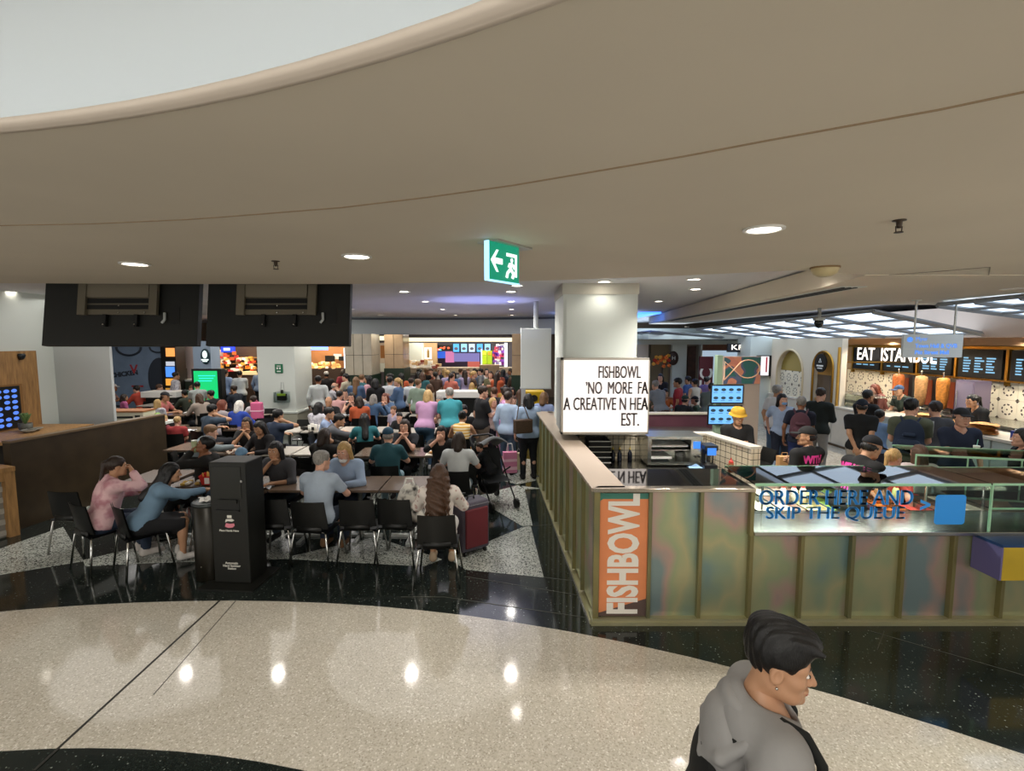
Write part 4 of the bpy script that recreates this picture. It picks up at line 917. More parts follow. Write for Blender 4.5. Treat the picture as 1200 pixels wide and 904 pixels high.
for i, (px, py) in enumerate(spots):
    ref = min(REFS, key=lambda r: abs(r[0]-px))[1]
    for _ in range(200):
        col = fixed.get((px, py)) or rnd.choice(list(SHADES)); hk = rnd.choice(('short', 'short', 'bob', 'long', 'pony')); hc = rnd.choice(('black', 'black', 'dkbrown', 'brown', 'ltbrown', 'blond'))
        sex = 'man' if hk == 'short' else 'woman'; hcn = {'dkbrown': 'dark brown', 'ltbrown': 'light brown'}.get(hc, hc)
        d = '%s with %s %s hair in %s %s' % ('person', HN[hk], hcn, col, ref)
        if (col, ref) not in used and d not in used: break
    used.add((col, ref)); used.add(d)
    sit = py > 441; s = .95
    D(d, px, py, rnd.choice(('sit_table', 'sit_eat', 'sit_phone', 'sit')) if sit else rnd.choice(('stand', 'stand_one', 'stand_front')), rnd.choice((0, 20, -30, 80, -80, 170, 190)), (rnd.choice(('tee', 'long')), SHADES[col]), ('trousers', rnd.choice(('#20242c', '#2d3a52', '#3a342e'))), None, (hk, hc), rnd.choice('AABBC'), s, lod=3, extra='seated' if sit else 'standing', cap=15.3 if px < 474 else 18.2)

# chairs under the seated diners
SEAT = {'woman in pink marbled sweater with dark ponytail': -28, 'woman with long dark hair in blue denim jacket': -38}
for d, p, a, pose, s, o, k in list(PEOPLE):
    if POSES[pose][0] == 'sit': chair(p, math.radians(SEAT.get(d, math.degrees(a))), 'black chair under the ' + d if len(d.split()) < 12 else 'chair under ' + d)
NSEAT = len(CHAIRS)

# tables of the hall, and what tells each one apart
def pt(px, py): p = at(px, py, .74); return p.x, p.y
TSPEC = []
for x, y, m in [(-1.36, 6.55, 0), (-2.06, 6.55, 0), (-2.79, 6.55, 0), (-3.49, 6.55, 0), (-4.22, 6.55, 0), (-5.0, 6.9, 0),
        (-4.1, 8.55, 1), (-3.38, 8.55, 1), (-4.95, 8.6, 0), (-2.3, 8.45, 0), (-1.58, 8.45, 0), (-.86, 8.2, 0), (-5.8, 8.9, 0),
        (-4.85, 10.65, 1), (-4.12, 10.65, 1), (-3.4, 10.65, 1), (-2.65, 10.65, 1), (-1.95, 10.5, 1), (-1.2, 10.6, 1), (-5.9, 10.9, 0), (-7.0, 10.6, 0), (-7.75, 10.9, 0),
        (-4.6, 12.9, 1), (-3.85, 12.9, 1), (-3.1, 12.9, 1), (-2.3, 12.9, 1), (-1.55, 12.7, 1), (-.75, 12.8, 1), (-7.6, 13.0, 0), (-8.8, 13.0, 0), (-6.6, 12.6, 0), (-9.9, 13.2, 0),
        (-4.2, 15.3, 1), (-3.4, 15.3, 1), (-2.6, 15.3, 1), (-10.8, 14.9, 1), (-1.0, 15.8, 1), (-5.2, 15.2, 1), (-11.6, 13.8, 1)]:
    table(x, y, (TABLE_BROWN, TABLE_SHEEN)[m])
# empty chairs
empties = [(-2.84, 5.86, 0), (-1.82, 5.84, 0), (-1.36, 5.86, -8), (-2.14, 7.3, 180), (-1.70, 7.3, 180), (-1.15, 7.25, 175), (-2.75, 7.3, 180), (-5.5, 6.15, -5),
    (-4.1, 7.95, 0), (-3.35, 7.95, 0), (-4.0, 9.2, 180), (-3.3, 9.2, 180), (-2.3, 9.15, 180), (-.75, 7.55, 0), (-4.95, 8.0, 0),
    (-4.85, 10.0, 0), (-4.12, 10.0, 0), (-2.65, 10.0, 0), (-1.95, 9.85, 0), (-4.85, 11.3, 180), (-2.7, 11.3, 180), (-1.95, 11.2, 180), (-1.2, 11.25, 180), (-7.0, 9.95, 0), (-6.1, 10.2, 0), (-5.9, 11.5, 180), (-7.75, 10.2, 0),
    (-4.6, 12.25, 0), (-3.1, 12.25, 0), (-2.3, 12.25, 0), (-1.55, 12.1, 0), (-4.6, 13.5, 180), (-3.1, 13.5, 180), (-2.3, 13.5, 180), (-.75, 13.4, 180), (-7.6, 12.35, 0), (-6.6, 13.2, 180), (-3.4, 14.65, 0), (-2.6, 14.65, 0), (-4.2, 15.9, 180), (-8.0, 14.8, 0), (-10.8, 14.3, 0)]
for x, y, a in empties:
    p = Vector((x, y, 0))
    if min((Vector((c.location.x, c.location.y, 0))-p).length for c in CHAIRS[:NSEAT]) > .42: chair((x, y), math.radians(a))
def label_by_neighbour(objs, stem_):
    seen = {}
    for o in objs:
        L = sorted(PEOPLE, key=lambda q: (Vector((q[1].x, q[1].y))-Vector((o.location.x, o.location.y))).length)
        for q in L[:40]:
            w = Vector((o.location.x, o.location.y))-Vector((q[1].x, q[1].y)); f = Vector((-math.sin(q[2]), math.cos(q[2])))
            rel = 'in front of' if w.normalized().dot(f) > .6 else 'behind' if w.normalized().dot(f) < -.6 else 'beside'
            lb = '%s %s the %s' % (stem_(o), rel, q[0])
            if lb not in seen and len(lb.split()) <= 16: break
        seen[lb] = o; o['label'] = lb
label_by_neighbour(TABLES, lambda o: TONE[o.name]+' table')
label_by_neighbour(CHAIRS[NSEAT:], lambda o: 'empty black chair')

# the long white bar table in front of the crowd and other white benches
def white_bar(px0, px1, py, Y, h, label):
    a, b = atY(px0, py, Y), atY(px1, py, Y); o = thing('bar_table', label, 'table', ((a.x+b.x)/2, Y, 0)); w = (b.x-a.x)/2
    MB().box(-w, -.3, h-.18, w, .3, h).build('tabletop', WHITE, o, bevel=.01); MB().box(-w+.08, -.2, 0, w-.08, .2, h-.18).build('plinth', MATT_BLACK, o)
white_bar(513, 568, 459, 14.3, 1.22, 'long high white bar table in front of the crowd below the menu screens')
white_bar(405, 432, 472, 14.2, .95, 'low white bench table near the woman in black tank top')
white_bar(173, 214, 463, 15.4, 1.1, 'white bar table behind the orange red sweater at the left')
# ================================================================== the kiosk
def iridescent(name, hues, rough=.32):
    m = mat(name, '#888860', rough, .55); L = m.node_tree.links.new
    tc = N(m, 'ShaderNodeTexCoord'); oi = N(m, 'ShaderNodeObjectInfo'); ad = N(m, 'ShaderNodeVectorMath', operation='ADD'); mu = N(m, 'ShaderNodeMath', operation='MULTIPLY'); mu.inputs[1].default_value = 40
    L(oi.outputs['Random'], mu.inputs[0]); L(tc.outputs['Object'], ad.inputs[0]); L(mu.outputs[0], ad.inputs[1])
    mp = N(m, 'ShaderNodeMapping'); mp.inputs['Scale'].default_value = (1.5, 1.5, .9); L(ad.outputs[0], mp.inputs[0])
    n = N(m, 'ShaderNodeTexNoise'); n.inputs['Scale'].default_value = .9; n.inputs['Detail'].default_value = 3; L(mp.outputs[0], n.inputs[0])
    r = ramp(m, hues); L(n.outputs[0], r.inputs[0]); L(r.outputs[0], bsdf(m).inputs['Base Color'])
    n2 = N(m, 'ShaderNodeTexNoise'); n2.inputs['Scale'].default_value = 30; L(tc.outputs['Object'], n2.inputs[0]); b = N(m, 'ShaderNodeBump'); b.inputs['Strength'].default_value = .02; L(n2.outputs[0], b.inputs['Height']); L(b.outputs[0], bsdf(m).inputs['Normal'])
    return m
ZINC = iridescent('iridescent_zinc', [(.30, '#7f9a98'), (.39, '#9aa88c'), (.46, '#b8b48c'), (.53, '#a2ae8a'), (.60, '#bba096'), (.68, '#869a9c')])
RIB = iridescent('olive_zinc_rib', [(.3, '#7d7650'), (.5, '#8c845a'), (.7, '#6c7058')], .35)
LEDGE = iridescent('zinc_ledge', [(.3, '#aaa67c'), (.5, '#bab490'), (.7, '#9fa68a')], .3)
TOPST = mat('countertop_steel', '#bfb5a4', .12, .85)
KC = Vector((.75, 4.43, 0)); KB = Vector((.48, 9.4, 0)); XR = 7.2; ZT, ZL = 1.31, .90
kiosk = thing('kiosk_counter', 'L-shaped kiosk counter clad in ribbed iridescent zinc panels with an orange corner sign', 'counter', KC)
def kb(mb, name, m, **kw): return mb.xf(T(-KC)).build(name, m, kiosk, **kw)
ribs = [.80, 1.275] + [1.275+.472*(i+1) for i in range(12)]
for i in range(len(ribs)-1):
    x0, x1 = ribs[i], ribs[i+1]; top = 1.275 if x1 < 2.3 else ZL-.02
    if i: kb(MB().box(x0+.014, 4.475, .06, x1-.014, 4.50, top), 'panel', ZINC)
    if i: kb(MB().box(x0-.017, 4.425, .055, x0+.017, 4.50, top), 'rib', RIB, bevel=.003)
kb(MB().box(.755, 4.425, .055, .81, 4.50, 1.275), 'corner_post', RIB, bevel=.004)
kb(MB().box(2.19, 4.42, ZL-.04, 2.225, 4.52, 1.275), 'end_post', RIB)
kb(MB().box(.74, 4.40, 0, XR, 4.6, .035), 'plinth', LEDGE); kb(MB().box(.745, 4.41, .035, XR, 4.6, .06), 'plinth_ledge', LEDGE)
kb(MB().box(.79, 4.50, .05, XR, 4.53, ZL-.02), 'carcass', MATT_BLACK)
kb(MB().box(.79, 4.50, ZL-.02, 2.21, 4.53, 1.275), 'carcass', MATT_BLACK)
# left side, slightly askew
d = (KB-KC); L_ = d.length; d.normalize(); ML = Matrix.Translation(KC) @ Matrix(((d.x, -d.y, 0, 0), (d.y, d.x, 0, 0), (0, 0, 1, 0), (0, 0, 0, 1)))   # x along the side, y outwards (left)
nn = 10
for i in range(nn):
    a, b = .06+(L_-.06)*i/nn, .06+(L_-.06)*(i+1)/nn
    kb(MB().box(a+.014, -.06, .06, b-.014, -.035, 1.275).xf(ML), 'panel', ZINC)
    kb(MB().box(b-.017, -.06, .055, b+.017, .005, 1.275).xf(ML), 'rib', RIB)
kb(MB().box(0, -.2, 0, L_, .02, .035).xf(ML), 'plinth', LEDGE); kb(MB().box(.02, -.09, .05, L_, -.06, 1.275).xf(ML), 'carcass', MATT_BLACK)
kb(MB().prism([(.735, 4.405), (2.225, 4.405), (2.225, 4.50), (.80, 4.50)], 1.275, ZT), 'countertop_edge', TOPST, bevel=.004)
GLOSS = mat('glossy_dark_top', '#3a3c3c', .04, .9)
kb(MB().prism([(.80, 4.50), (2.225, 4.50), (2.225, 5.12), (1.0, 5.12)], 1.28, ZT-.002), 'countertop', GLOSS)
kb(MB().box(-.0, -.30, 1.275, L_, .02, ZT).xf(ML), 'countertop', mat('side_countertop', '#c4b3a0', .3, .3), bevel=.004)
kb(MB().box(.95, 5.06, .05, 2.2, 5.10, 1.27), 'inner_cladding', STEEL)
# orange corner sign on the front
sg = kb(MB().box(.812, 4.452, .07, 1.258, 4.476, 1.255), 'sign_panel', mat('orange_sign', '#e08a5a', .35, var=.08, vscale=3))
tealm = mat('teal_sign', '#3f7a6b', .35); darkm = mat('dark_sign', '#5b4a45', .35)
MB().extr([(.812, 1.18), (.84, 1.20), (1.258, 1.20), (1.258, 1.255), (.812, 1.255)], T(0, 4.452, 0) @ RX(PI/2) @ Matrix.Diagonal((1, 1, .002, 1))).xf(T(-KC)).build('sign_field', tealm, sg)
MB().extr([(.812, .07), (1.258, .07), (1.258, .24), (.812, .10)], T(0, 4.452, 0) @ RX(PI/2) @ Matrix.Diagonal((1, 1, .002, 1))).xf(T(-KC)).build('sign_field', darkm, sg)
SIGNW = mat('sign_lettering', '#e9e4da', .4)
text('FISHBOWL', .385, SIGNW, sg, T(Vector((1.165, 4.449, .085))-KC) @ facing(0) @ RZ(PI/2), sx=.625, align='LEFT', bold=.014, ext=.002)
# steel salad bar with glass guard
bar = thing('salad_bar', 'steel salad bar with glass guard and blue lettering on the kiosk front', 'counter', (2.23, 4.43, ZL))
BO = Vector((2.23, 4.43, ZL))
def bb(mb, name, m, **kw): return mb.xf(T(-BO)).build(name, m, bar, **kw)
kb(MB().box(2.24, 4.9, .05, XR, 4.94, .86), 'inner_cladding', STEEL); kb(MB().box(2.24, 6.02, .05, 5.0, 6.05, .8), 'inner_cladding', STEEL)
bb(MB().box(2.23, 4.405, ZL-.035, XR, 4.95, ZL), 'ledge', STEEL, bevel=.005)
bb(MB().box(2.23, 4.95, ZL-.30, 5.0, 6.05, ZL-.20), 'well_floor', STEEL)
bb(MB().box(2.23, 4.93, ZL-.22, 5.0, 4.96, ZL+.005), 'well_rim', STEEL); bb(MB().box(2.23, 5.98, ZL-.22, 5.0, 6.05, ZL+.005), 'well_rim', STEEL)
FOODS = [('#7a4a2a', 'brown beans'), ('#d8c98e', 'sweetcorn'), ('#e07a2c', 'carrot'), ('#ece4d4', 'rice'), ('#6f8f3c', 'leaves'), ('#c4483c', 'tomato'), ('#ddb3a4', 'salmon'), ('#8a5a7a', 'cabbage')]
def food(c): return mat('food_'+c[1].replace(' ', '_'), c[0], .6, var=.4, vscale=40, bump=.6, bscale=60)
fpos = ('nearest the left end', 'second', 'third', 'fourth', 'fifth', 'sixth', 'seventh', 'eighth', 'ninth', 'tenth')
for i in range(10):
    for j in (0, 1):
        x, y = 2.27+.265*i, 4.98+.50*j; f = FOODS[(i*3+j*5) % 8]
        p = thing('food_pan', 'pan of %s, %s row of the salad bar, %s from the left' % (f[1], ('front', 'back')[j], ('first', 'second', 'third', 'fourth', 'fifth', 'sixth', 'seventh', 'eighth', 'ninth', 'tenth')[i]), 'food pan', (x+.125, y+.24, ZL-.19), 0, 'food pans of the salad bar')
        b = MB()
        for s_ in ((-.125, -.24, -.118, .24), (.118, -.24, .125, .24), (-.125, -.24, .125, -.232), (-.125, .232, .125, .24)): b.box(s_[0], s_[1], 0, s_[2], s_[3], .195)
        b.box(-.125, -.24, 0, .125, .24, .01); b.build('pan', STEEL, p)
        MB().grid(lambda u, v: (-.115+.23*u, -.228+.456*v, .135+.035*math.sin(u*PI)*math.sin(v*PI)+.010*math.sin(u*19+i)*math.sin(v*23+j)), 8, 12).build('food', food(f), p, True)
gl = bb(MB().box(2.235, 4.435, ZL+.002, 4.40, 4.445, 1.325), 'glass_front', GLASS)
bb(MB().box(4.415, 4.435, ZL+.002, XR, 4.445, 1.325), 'glass_front', GLASS)
bb(MB().box(4.402, 4.430, ZL, 4.413, 4.45, 1.33), 'glass_joint', GLASS_EDGE)
bb(MB().box(2.235, 4.433, 1.325, 4.41, 4.447, 1.331), 'glass_edge', GLASS_EDGE)
GLASS_TOP = thin_glass('guard_glass_top', '#eaf6f0', 1.5)
bb(MB().box(2.235, 4.45, 1.333, 4.40, 5.10, 1.345), 'glass_top', GLASS_TOP)
bb(MB().box(2.235, 5.10, 1.331, 4.40, 5.107, 1.347), 'glass_edge', GLASS_EDGE); bb(MB().box(2.235, 4.443, 1.331, 4.40, 4.45, 1.347), 'glass_edge', GLASS_EDGE)
bb(MB().box(4.43, 4.46, 1.10, XR, 5.0, 1.112), 'glass_shelf', GLASS_TOP); bb(MB().box(4.43, 4.452, 1.098, XR, 4.46, 1.114), 'glass_edge', GLASS_EDGE)
bb(MB().box(4.43, 4.452, 1.325, XR, 4.46, 1.345), 'glass_edge', GLASS_EDGE); bb(MB().box(4.43, 4.46, 1.327, XR, 5.05, 1.341), 'glass_top', GLASS_TOP); bb(MB().box(4.43, 5.05, 1.325, XR, 5.058, 1.345), 'glass_edge', GLASS_EDGE)
bb(MB().box(2.3, 5.03, 1.318, 4.36, 5.06, 1.33), 'added_glow_strip', emis('added_guard_glow', '#fff8ee', 3.0))  # glowing strip, with the lamp below, added to brighten the food pans
light('AREA', 'added_guard_fill', (3.33, 5.0, 1.30), 16, (1, .97, .92), rot=(math.radians(-8), 0, 0), shape='RECTANGLE', size=2.0, size_y=.06)
for x in (2.6, 3.5, 4.3, 4.9, 5.8):
    bb(MB().tube([(x, 5.02, ZL), (x, 5.02, 1.325)], .012, 8), 'guard_post', STEEL); 
BLUE = mat('blue_vinyl', '#38a2ff', .4)
def fit_text(s_, pxl, pxr, pyt, pyb, Y, m, parent, off, bold=.0, ext=.001, name='lettering', thick=0):
    a_, b_ = atY(pxl, pyb, Y)-off, atY(pxr, pyt, Y)-off
    t = text(s_, .2, m, parent, T(a_.x, a_.y, a_.z) @ facing(0), align='LEFT', ext=ext, bold=bold, name=name)
    if thick:
        bm = bmesh.new()
        for dx in (-thick, 0, thick): m2 = t.data.copy(); m2.transform(T(dx, -.0004*abs(dx)/thick if dx else 0, 0)); bm.from_mesh(m2); bpy.data.meshes.remove(m2)
        bm.to_mesh(t.data); bm.free()
    v = np.zeros(len(t.data.vertices)*3); t.data.vertices.foreach_get('co', v); v = v.reshape(-1, 3)
    for ax_, lo_, hi_ in ((0, a_.x, b_.x), (2, a_.z, b_.z)): l0, l1 = v[:, ax_].min(), v[:, ax_].max(); v[:, ax_] = lo_+(v[:, ax_]-l0)*(hi_-lo_)/(l1-l0)
    t.data.vertices.foreach_set('co', v.ravel()); t.data.update(); return t
fit_text('ORDER HERE AND', 889, 1071, 574.5, 592, 4.4335, BLUE, bar, BO, 0, thick=.006)
fit_text('SKIP THE QUEUE', 897, 1061, 594, 611, 4.4335, BLUE, bar, BO, 0, thick=.006)
text('>', .17, BLUE, bar, T(Vector((3.80, 4.4335, 1.09))-BO) @ facing(0), bold=.006, ext=.001, name='arrow_mark')
rp = []
for cx, cz, a0 in ((.11, .11, 0), (-.11, .11, 90), (-.11, -.11, 180), (.11, -.11, 270)):
    rp += [(cx+.03*math.cos(math.radians(a0+15*k)), cz+.03*math.sin(math.radians(a0+15*k))) for k in range(7)]
MB().extr(rp, T(Vector((4.03, 4.434, 1.105))-BO) @ RX(PI/2) @ Matrix.Diagonal((1, 1, .003, 1))).build('blue_sticker', BLUE, bar)
# yellow box sign at the right end of the front
bs = thing('box_sign', 'yellow box sign with a white fish outline on the kiosk front at the right', 'sign', (atY(1160, 650, 4.18).x+.33+.12, 4.2, .55))
YEL = mat('yellow_sign', '#c9ab35', .35, var=.2, vscale=2)
MB().box(-.33, -.02, 0, .5, .26, .30).build('box', YEL, bs, bevel=.004); MB().box(-.335, -.015, .295, .505, .265, .32).build('lid', mat('dark_blue_lid', '#23406a', .35), bs); MB().box(-.345, -.018, 0, -.33, .26, .295).build('side_panel', mat('violet_side', '#6d6796', .35), bs)
MB().tube([(-.10, -.022, .05), (-.02, -.022, .23), (-.02, -.022, .05), (.30, -.022, .26)], .006, 6).tube([(-.10, -.022, .23), (-.06, -.022, .14), (.02, -.022, .10), (.3, -.022, .04)], .006, 6).build('fish_outline', SIGNW, bs)
# second glass case running back from the corner
c2 = thing('glass_display_case', 'long green-edged glass case running back from the kiosk corner at the right', 'display case', (4.62, 5.50, 0))
A2, B2 = Vector((0, 0, 0)), Vector((1.7, -.42, 0)); dd = (B2-A2).normalized(); M2 = Matrix(((dd.x, -dd.y, 0, 0), (dd.y, dd.x, 0, 0), (0, 0, 1, 0), (0, 0, 0, 1))); L2 = (B2-A2).length
def cb(mb, name, m, **kw): return mb.xf(M2).build(name, m, c2, **kw)
cb(MB().box(0, .12, 0, L2, .62, .86), 'base', mat('pale_case_base', '#b9aa96', .3)); cb(MB().box(0, .10, .86, L2, .64, .90), 'shelf', STEEL)
cb(MB().box(0, .10, .90, L2, .108, 1.34), 'glass_front', GLASS); cb(MB().box(0, .63, .90, L2, .638, 1.34), 'glass_back', GLASS); cb(MB().box(0, .10, 1.34, L2, .64, 1.35), 'glass_top', GLASS)
for y in (.096, .632): cb(MB().box(0, y, 1.335, L2, y+.014, 1.356), 'glass_edge', GLASS_EDGE)
cb(MB().box(0, .10, 1.11, L2, .64, 1.12), 'glass_shelf', GLASS); cb(MB().box(0, .094, 1.108, L2, .102, 1.124), 'glass_edge', GLASS_EDGE)
for i in range(4): cb(MB().box(.5*i, .098, .9, .5*i+.012, .11, 1.34), 'glass_joint', GLASS_EDGE)

# lightbox sign on the pillar
lbx = thing('lightbox_sign', 'glowing white cinema lightbox sign with black capital letters on the pillar', 'sign', (.70, 6.6, 1.36))
def lb_(px, py): p = atY(px, py, 6.6); return p.x-.70, p.z-1.36
(xa, za), (xb, zb) = lb_(657, 509), lb_(761.5, 419.5)
LBG = emis('lightbox_face', '#fff1e6', .95); FRAME = mat('lightbox_frame', '#a9a296', .35, .6)
MB().box(xa+.03, -.0, za+.03, xb-.01, .10, zb-.03).build('light_panel', LBG, lbx)
fm = MB(); fm.box(xa, -.02, za, xb, .14, za+.03).box(xa, -.02, zb-.03, xb, .14, zb).box(xa, -.02, za, xa+.03, .14, zb).box(xb-.012, -.02, za, xb, .14, zb); fm.build('frame', FRAME, lbx)
MB().box(xa+.01, .10, za+.01, xb-.01, .80, zb-.02).build('housing', WALL_GREY, lbx)
LET = mat('sign_letters_black', '#140806', .5); zz = lambda py: atY(700, py, 6.6).z-1.36
for s_, pa, pb, pl, pr in (('FISHBOWL', 429, 443.5, 701, 751.5), ('\u2019NO  MORE  FA', 447.5, 462, 686, 760), ('A CREATIVE N HEA', 466, 481, 660, 760), ('EST.', 484, 499.5, 727.5, 749.5)):
    fit_text(s_, pl, pr, pa, pb, 6.596, LET, lbx, Vector((.70, 6.6, 1.36)), 0, thick=.010)
light('AREA', 'lightbox_lamp', ((xa+xb)/2+.70, 6.55, 1.36+(za+zb)/2), 9, (1, .95, .9), rot=(PI/2, 0, 0), shape='RECTANGLE', size=1.0, size_y=.9)

# inside: tiled walls, benches and kitchen things
def tilemat(name, c, sc=1.0):
    m = mat(name, c, .2); L = m.node_tree.links.new; tc = N(m, 'ShaderNodeTexCoord'); sx = N(m, 'ShaderNodeSeparateXYZ'); L(tc.outputs['Object'], sx.inputs[0])
    ad = N(m, 'ShaderNodeMath', operation='ADD'); L(sx.outputs[0], ad.inputs[0]); L(sx.outputs[1], ad.inputs[1]); cb_ = N(m, 'ShaderNodeCombineXYZ'); L(ad.outputs[0], cb_.inputs[0]); L(sx.outputs[2], cb_.inputs[1])
    b = N(m, 'ShaderNodeTexBrick'); b.offset = 0; b.inputs['Scale'].default_value = 1; b.inputs['Brick Width'].default_value = .085*sc; b.inputs['Row Height'].default_value = .085*sc; b.inputs['Mortar Size'].default_value = .004
    b.inputs['Color1'].default_value = lin(c); b.inputs['Color2'].default_value = lin(c); b.inputs['Mortar'].default_value = lin('#3b3630'); L(cb_.outputs[0], b.inputs[0]); L(b.outputs[0], bsdf(m).inputs['Base Color'])
    bp = N(m, 'ShaderNodeBump'); bp.inputs['Strength'].default_value = .3; bp.inputs['Distance'].default_value = .01; bp.invert = True; L(b.outputs['Fac'], bp.inputs['Height']); L(bp.outputs[0], bsdf(m).inputs['Normal'])
    return m
TILE = tilemat('cream_kitchen_tile', '#dccfb4')
CAPM = mat('tile_wall_cap', '#c9c1b2', .3)
kw_ = thing('tiled_partition', 'cream tiled kitchen partition with a return towards the yellow hat man', 'partition', (1.0, 7.3, 0))
ko = Vector((1.0, 7.3, 0))
for a, b in (((1.0, 7.34), (3.02, 7.34)),):
    MB().box(1.0, 7.3, .02, 3.02, 7.42, 1.25).xf(T(-ko)).build('tiled_wall', TILE, kw_); MB().box(.98, 7.28, 1.25, 3.04, 7.44, 1.28).xf(T(-ko)).build('cap', CAPM, kw_)
q0, q1 = Vector((2.96, 7.3)), Vector((3.18, 6.35)); e = (q1-q0).normalized(); w = Vector((-e.y, e.x))*.07
MB().prism([q0-w, q1-w, q1+w, q0+w], .02, 1.25).xf(T(-ko)).build('tiled_return', TILE, kw_); MB().prism([q0-w*1.2, q1-w*1.2, q1+w*1.2, q0+w*1.2], 1.25, 1.28).xf(T(-ko)).build('cap', CAPM, kw_)
wb = thing('work_bench', 'steel kitchen bench along the cream tiled partition', 'bench', (1.9, 6.95, 0))
MB().box(-.9, -.3, .86, .92, .33, .90).build('worktop', STEEL, wb); MB().box(-.9, -.27, .72, .92, -.25, .86).build('apron', TILE, wb); MB().box(-.88, -.24, .02, .9, .3, .72).build('cabinet', STEEL, wb)
for i in range(5): MB().box(-.8+.32*i, -.26, .12, -.52+.32*i, -.24, .66).build('door', mat('dark_steel', '#55585a', .3, .9), wb)
kr = thing('kiosk_back_wall', 'low tiled and plum-coloured rear wall of the kiosk', 'partition', (.7, 9.2, 0))
MB().box(0, 0, .02, 1.6, .12, 1.28).build('tiled_wall', TILE, kr); MB().box(1.6, 0, .02, 3.4, .12, 1.28).build('plum_panel', mat('plum_gloss', '#5a3a44', .12, var=.2, vscale=2), kr); MB().box(-.02, -.02, 1.28, 3.42, .14, 1.31).build('cap', CAPM, kr)
bk2 = thing('back_bench', 'narrow tiled bench behind the toaster oven', 'bench', (2.48, 8.6, 0))
MB().box(-.5, -.2, .05, 1.0, .25, 1.08).build('tiled_block', TILE, bk2); MB().box(-.52, -.22, 1.08, 1.02, .27, 1.11).build('worktop', STEEL, bk2)
# toaster oven
ov = thing('oven', 'stainless two-shelf conveyor oven on the kiosk bench', 'oven', (2.27, 7.0, .90))
MB().box(-.38, -.22, .03, .38, .24, .07).box(-.38, -.22, .39, .38, .24, .43).box(-.38, .2, .07, .38, .24, .39).box(-.38, -.22, .07, -.33, .2, .39).box(.22, -.22, .07, .38, .2, .39).build('body', STEEL, ov)
MB().box(-.33, -.18, .22, .22, .2, .235).build('shelf', STEEL, ov); MB().box(-.32, -.16, .10, -.02, .18, .13).box(-.32, -.16, .27, .2, .18, .30).build('tray', WHITE, ov)
MB().box(.25, -.226, .26, .35, -.22, .36).build('display', emis('blue_screen', '#3b7fe0', 1.0), ov)
for x in (.28, .33): MB().tube([(x, -.22, .15), (x, -.245, .15)], .014, 10).build('knob', BLACK, ov)
for sx in (-.34, .34):
    for sy in (-.18, .2): MB().tube([(sx, sy, 0), (sx, sy, .03)], .018, 8).build('foot', BLACK, ov)
# crates, sauce bottles, tubs
for i in range(5):
    c = thing('crate', 'black crate stacked at the left end of the kiosk bench, level %s from below' % ('one', 'two', 'three', 'four', 'five')[i], 'crate', (1.22, 6.95, .90+.075*i), 0, 'stacked black crates')
    b = MB(); b.box(-.15, -.2, 0, .15, .2, .012)
    for s_ in ((-.15, -.2, -.138, .2), (.138, -.2, .15, .2), (-.15, -.2, .15, -.188), (-.15, .188, .15, .2)): b.box(s_[0], s_[1], .012, s_[2], s_[3], .07)
    b.build('tub', BLACK, c); MB().box(-.156, -.206, .062, .156, -.188, .072).box(-.156, .188, .062, .156, .206, .072).build('rim', WHITE, c)
for i, (x, lb) in enumerate(((1.47, 'left'), (1.57, 'middle'), (1.72, 'right'))):
    bt = thing('sauce_bottle', 'dark sauce bottle with yellow cap, %s of three left of the oven' % lb, 'bottle', (x, 7.1, .90))
    MB().lathe([(.032, 0), (.034, .02), (.034, .12), (.014, .16), (.012, .18)], 14).build('body', mat('dark_bottle', '#1a1d2c', .25), bt, True); MB().lathe([(.016, .178), (.016, .195), (.006, .20), (.005, .225)], 12).build('pump', mat('yellow_cap', '#d2b23a', .4), bt)
tb = thing('steel_tub', 'round pale tub on the kiosk side counter near the crates', 'tub', (.99, 6.2, .92)); MB().lathe([(.10, 0), (.115, .16), (.105, .16), (.095, .015)], 24).build('wall', mat('pale_tub', '#c5c0b2', .4), tb, True); MB().lathe([(.02, .148), (.104, .15)], 20).build('lid', WHITE, tb)
stl = thing('utility_stand', 'steel stand below the round pale tub', 'stand', (1.0, 6.2, 0)); MB().box(-.14, -.22, .88, .2, .22, .92).build('top', STEEL, stl)
for sx in (-.12, .18):
    for sy in (-.2, .2): MB().tube([(sx, sy, 0), (sx, sy, .88)], .015, 8).build('leg', STEEL, stl)
br = thing('blender_machine', 'dark drinks machine with a blue display beside the tiled return', 'appliance', (2.72, 6.75, .90))
MB().box(-.09, -.12, 0, .09, .12, .06).box(-.08, .0, .06, .08, .12, .26).box(-.09, -.12, .26, .09, .12, .33).build('housing', mat('dark_appliance', '#232428', .3), br, bevel=.008); MB().box(-.06, -.126, .2, .06, -.12, .30).build('display', emis('blue_screen', '#3b7fe0', 1.0), br); MB().lathe([(.05, .06), (.06, .2), (.055, .2)], 14).build('jug', STEEL, br)
sb = thing('squeeze_bottle', 'brown sauce squeeze bottle with red lid by the tiled return', 'bottle', (2.93, 6.5, .90)); MB().lathe([(.036, 0), (.038, .10), (.03, .13)], 14).build('body', mat('brown_sauce', '#7a4a26', .3), sb, True); MB().lathe([(.032, .13), (.028, .15), (.008, .17), (.005, .2)], 12).build('lid', mat('red_lid', '#c43a32', .4), sb)
pl_ = thing('plate_stack', 'stack of pale bowls on the kiosk bench by the drinks machine', 'bowls', (2.5+.0, 7.17, .90))
for i in range(4): MB().lathe([(.04, .03*i), (.085, .03*i+.05), (.08, .05+.03*i), (.038, .03*i+.008)], 18).build('bowl', WHITE, pl_, True)
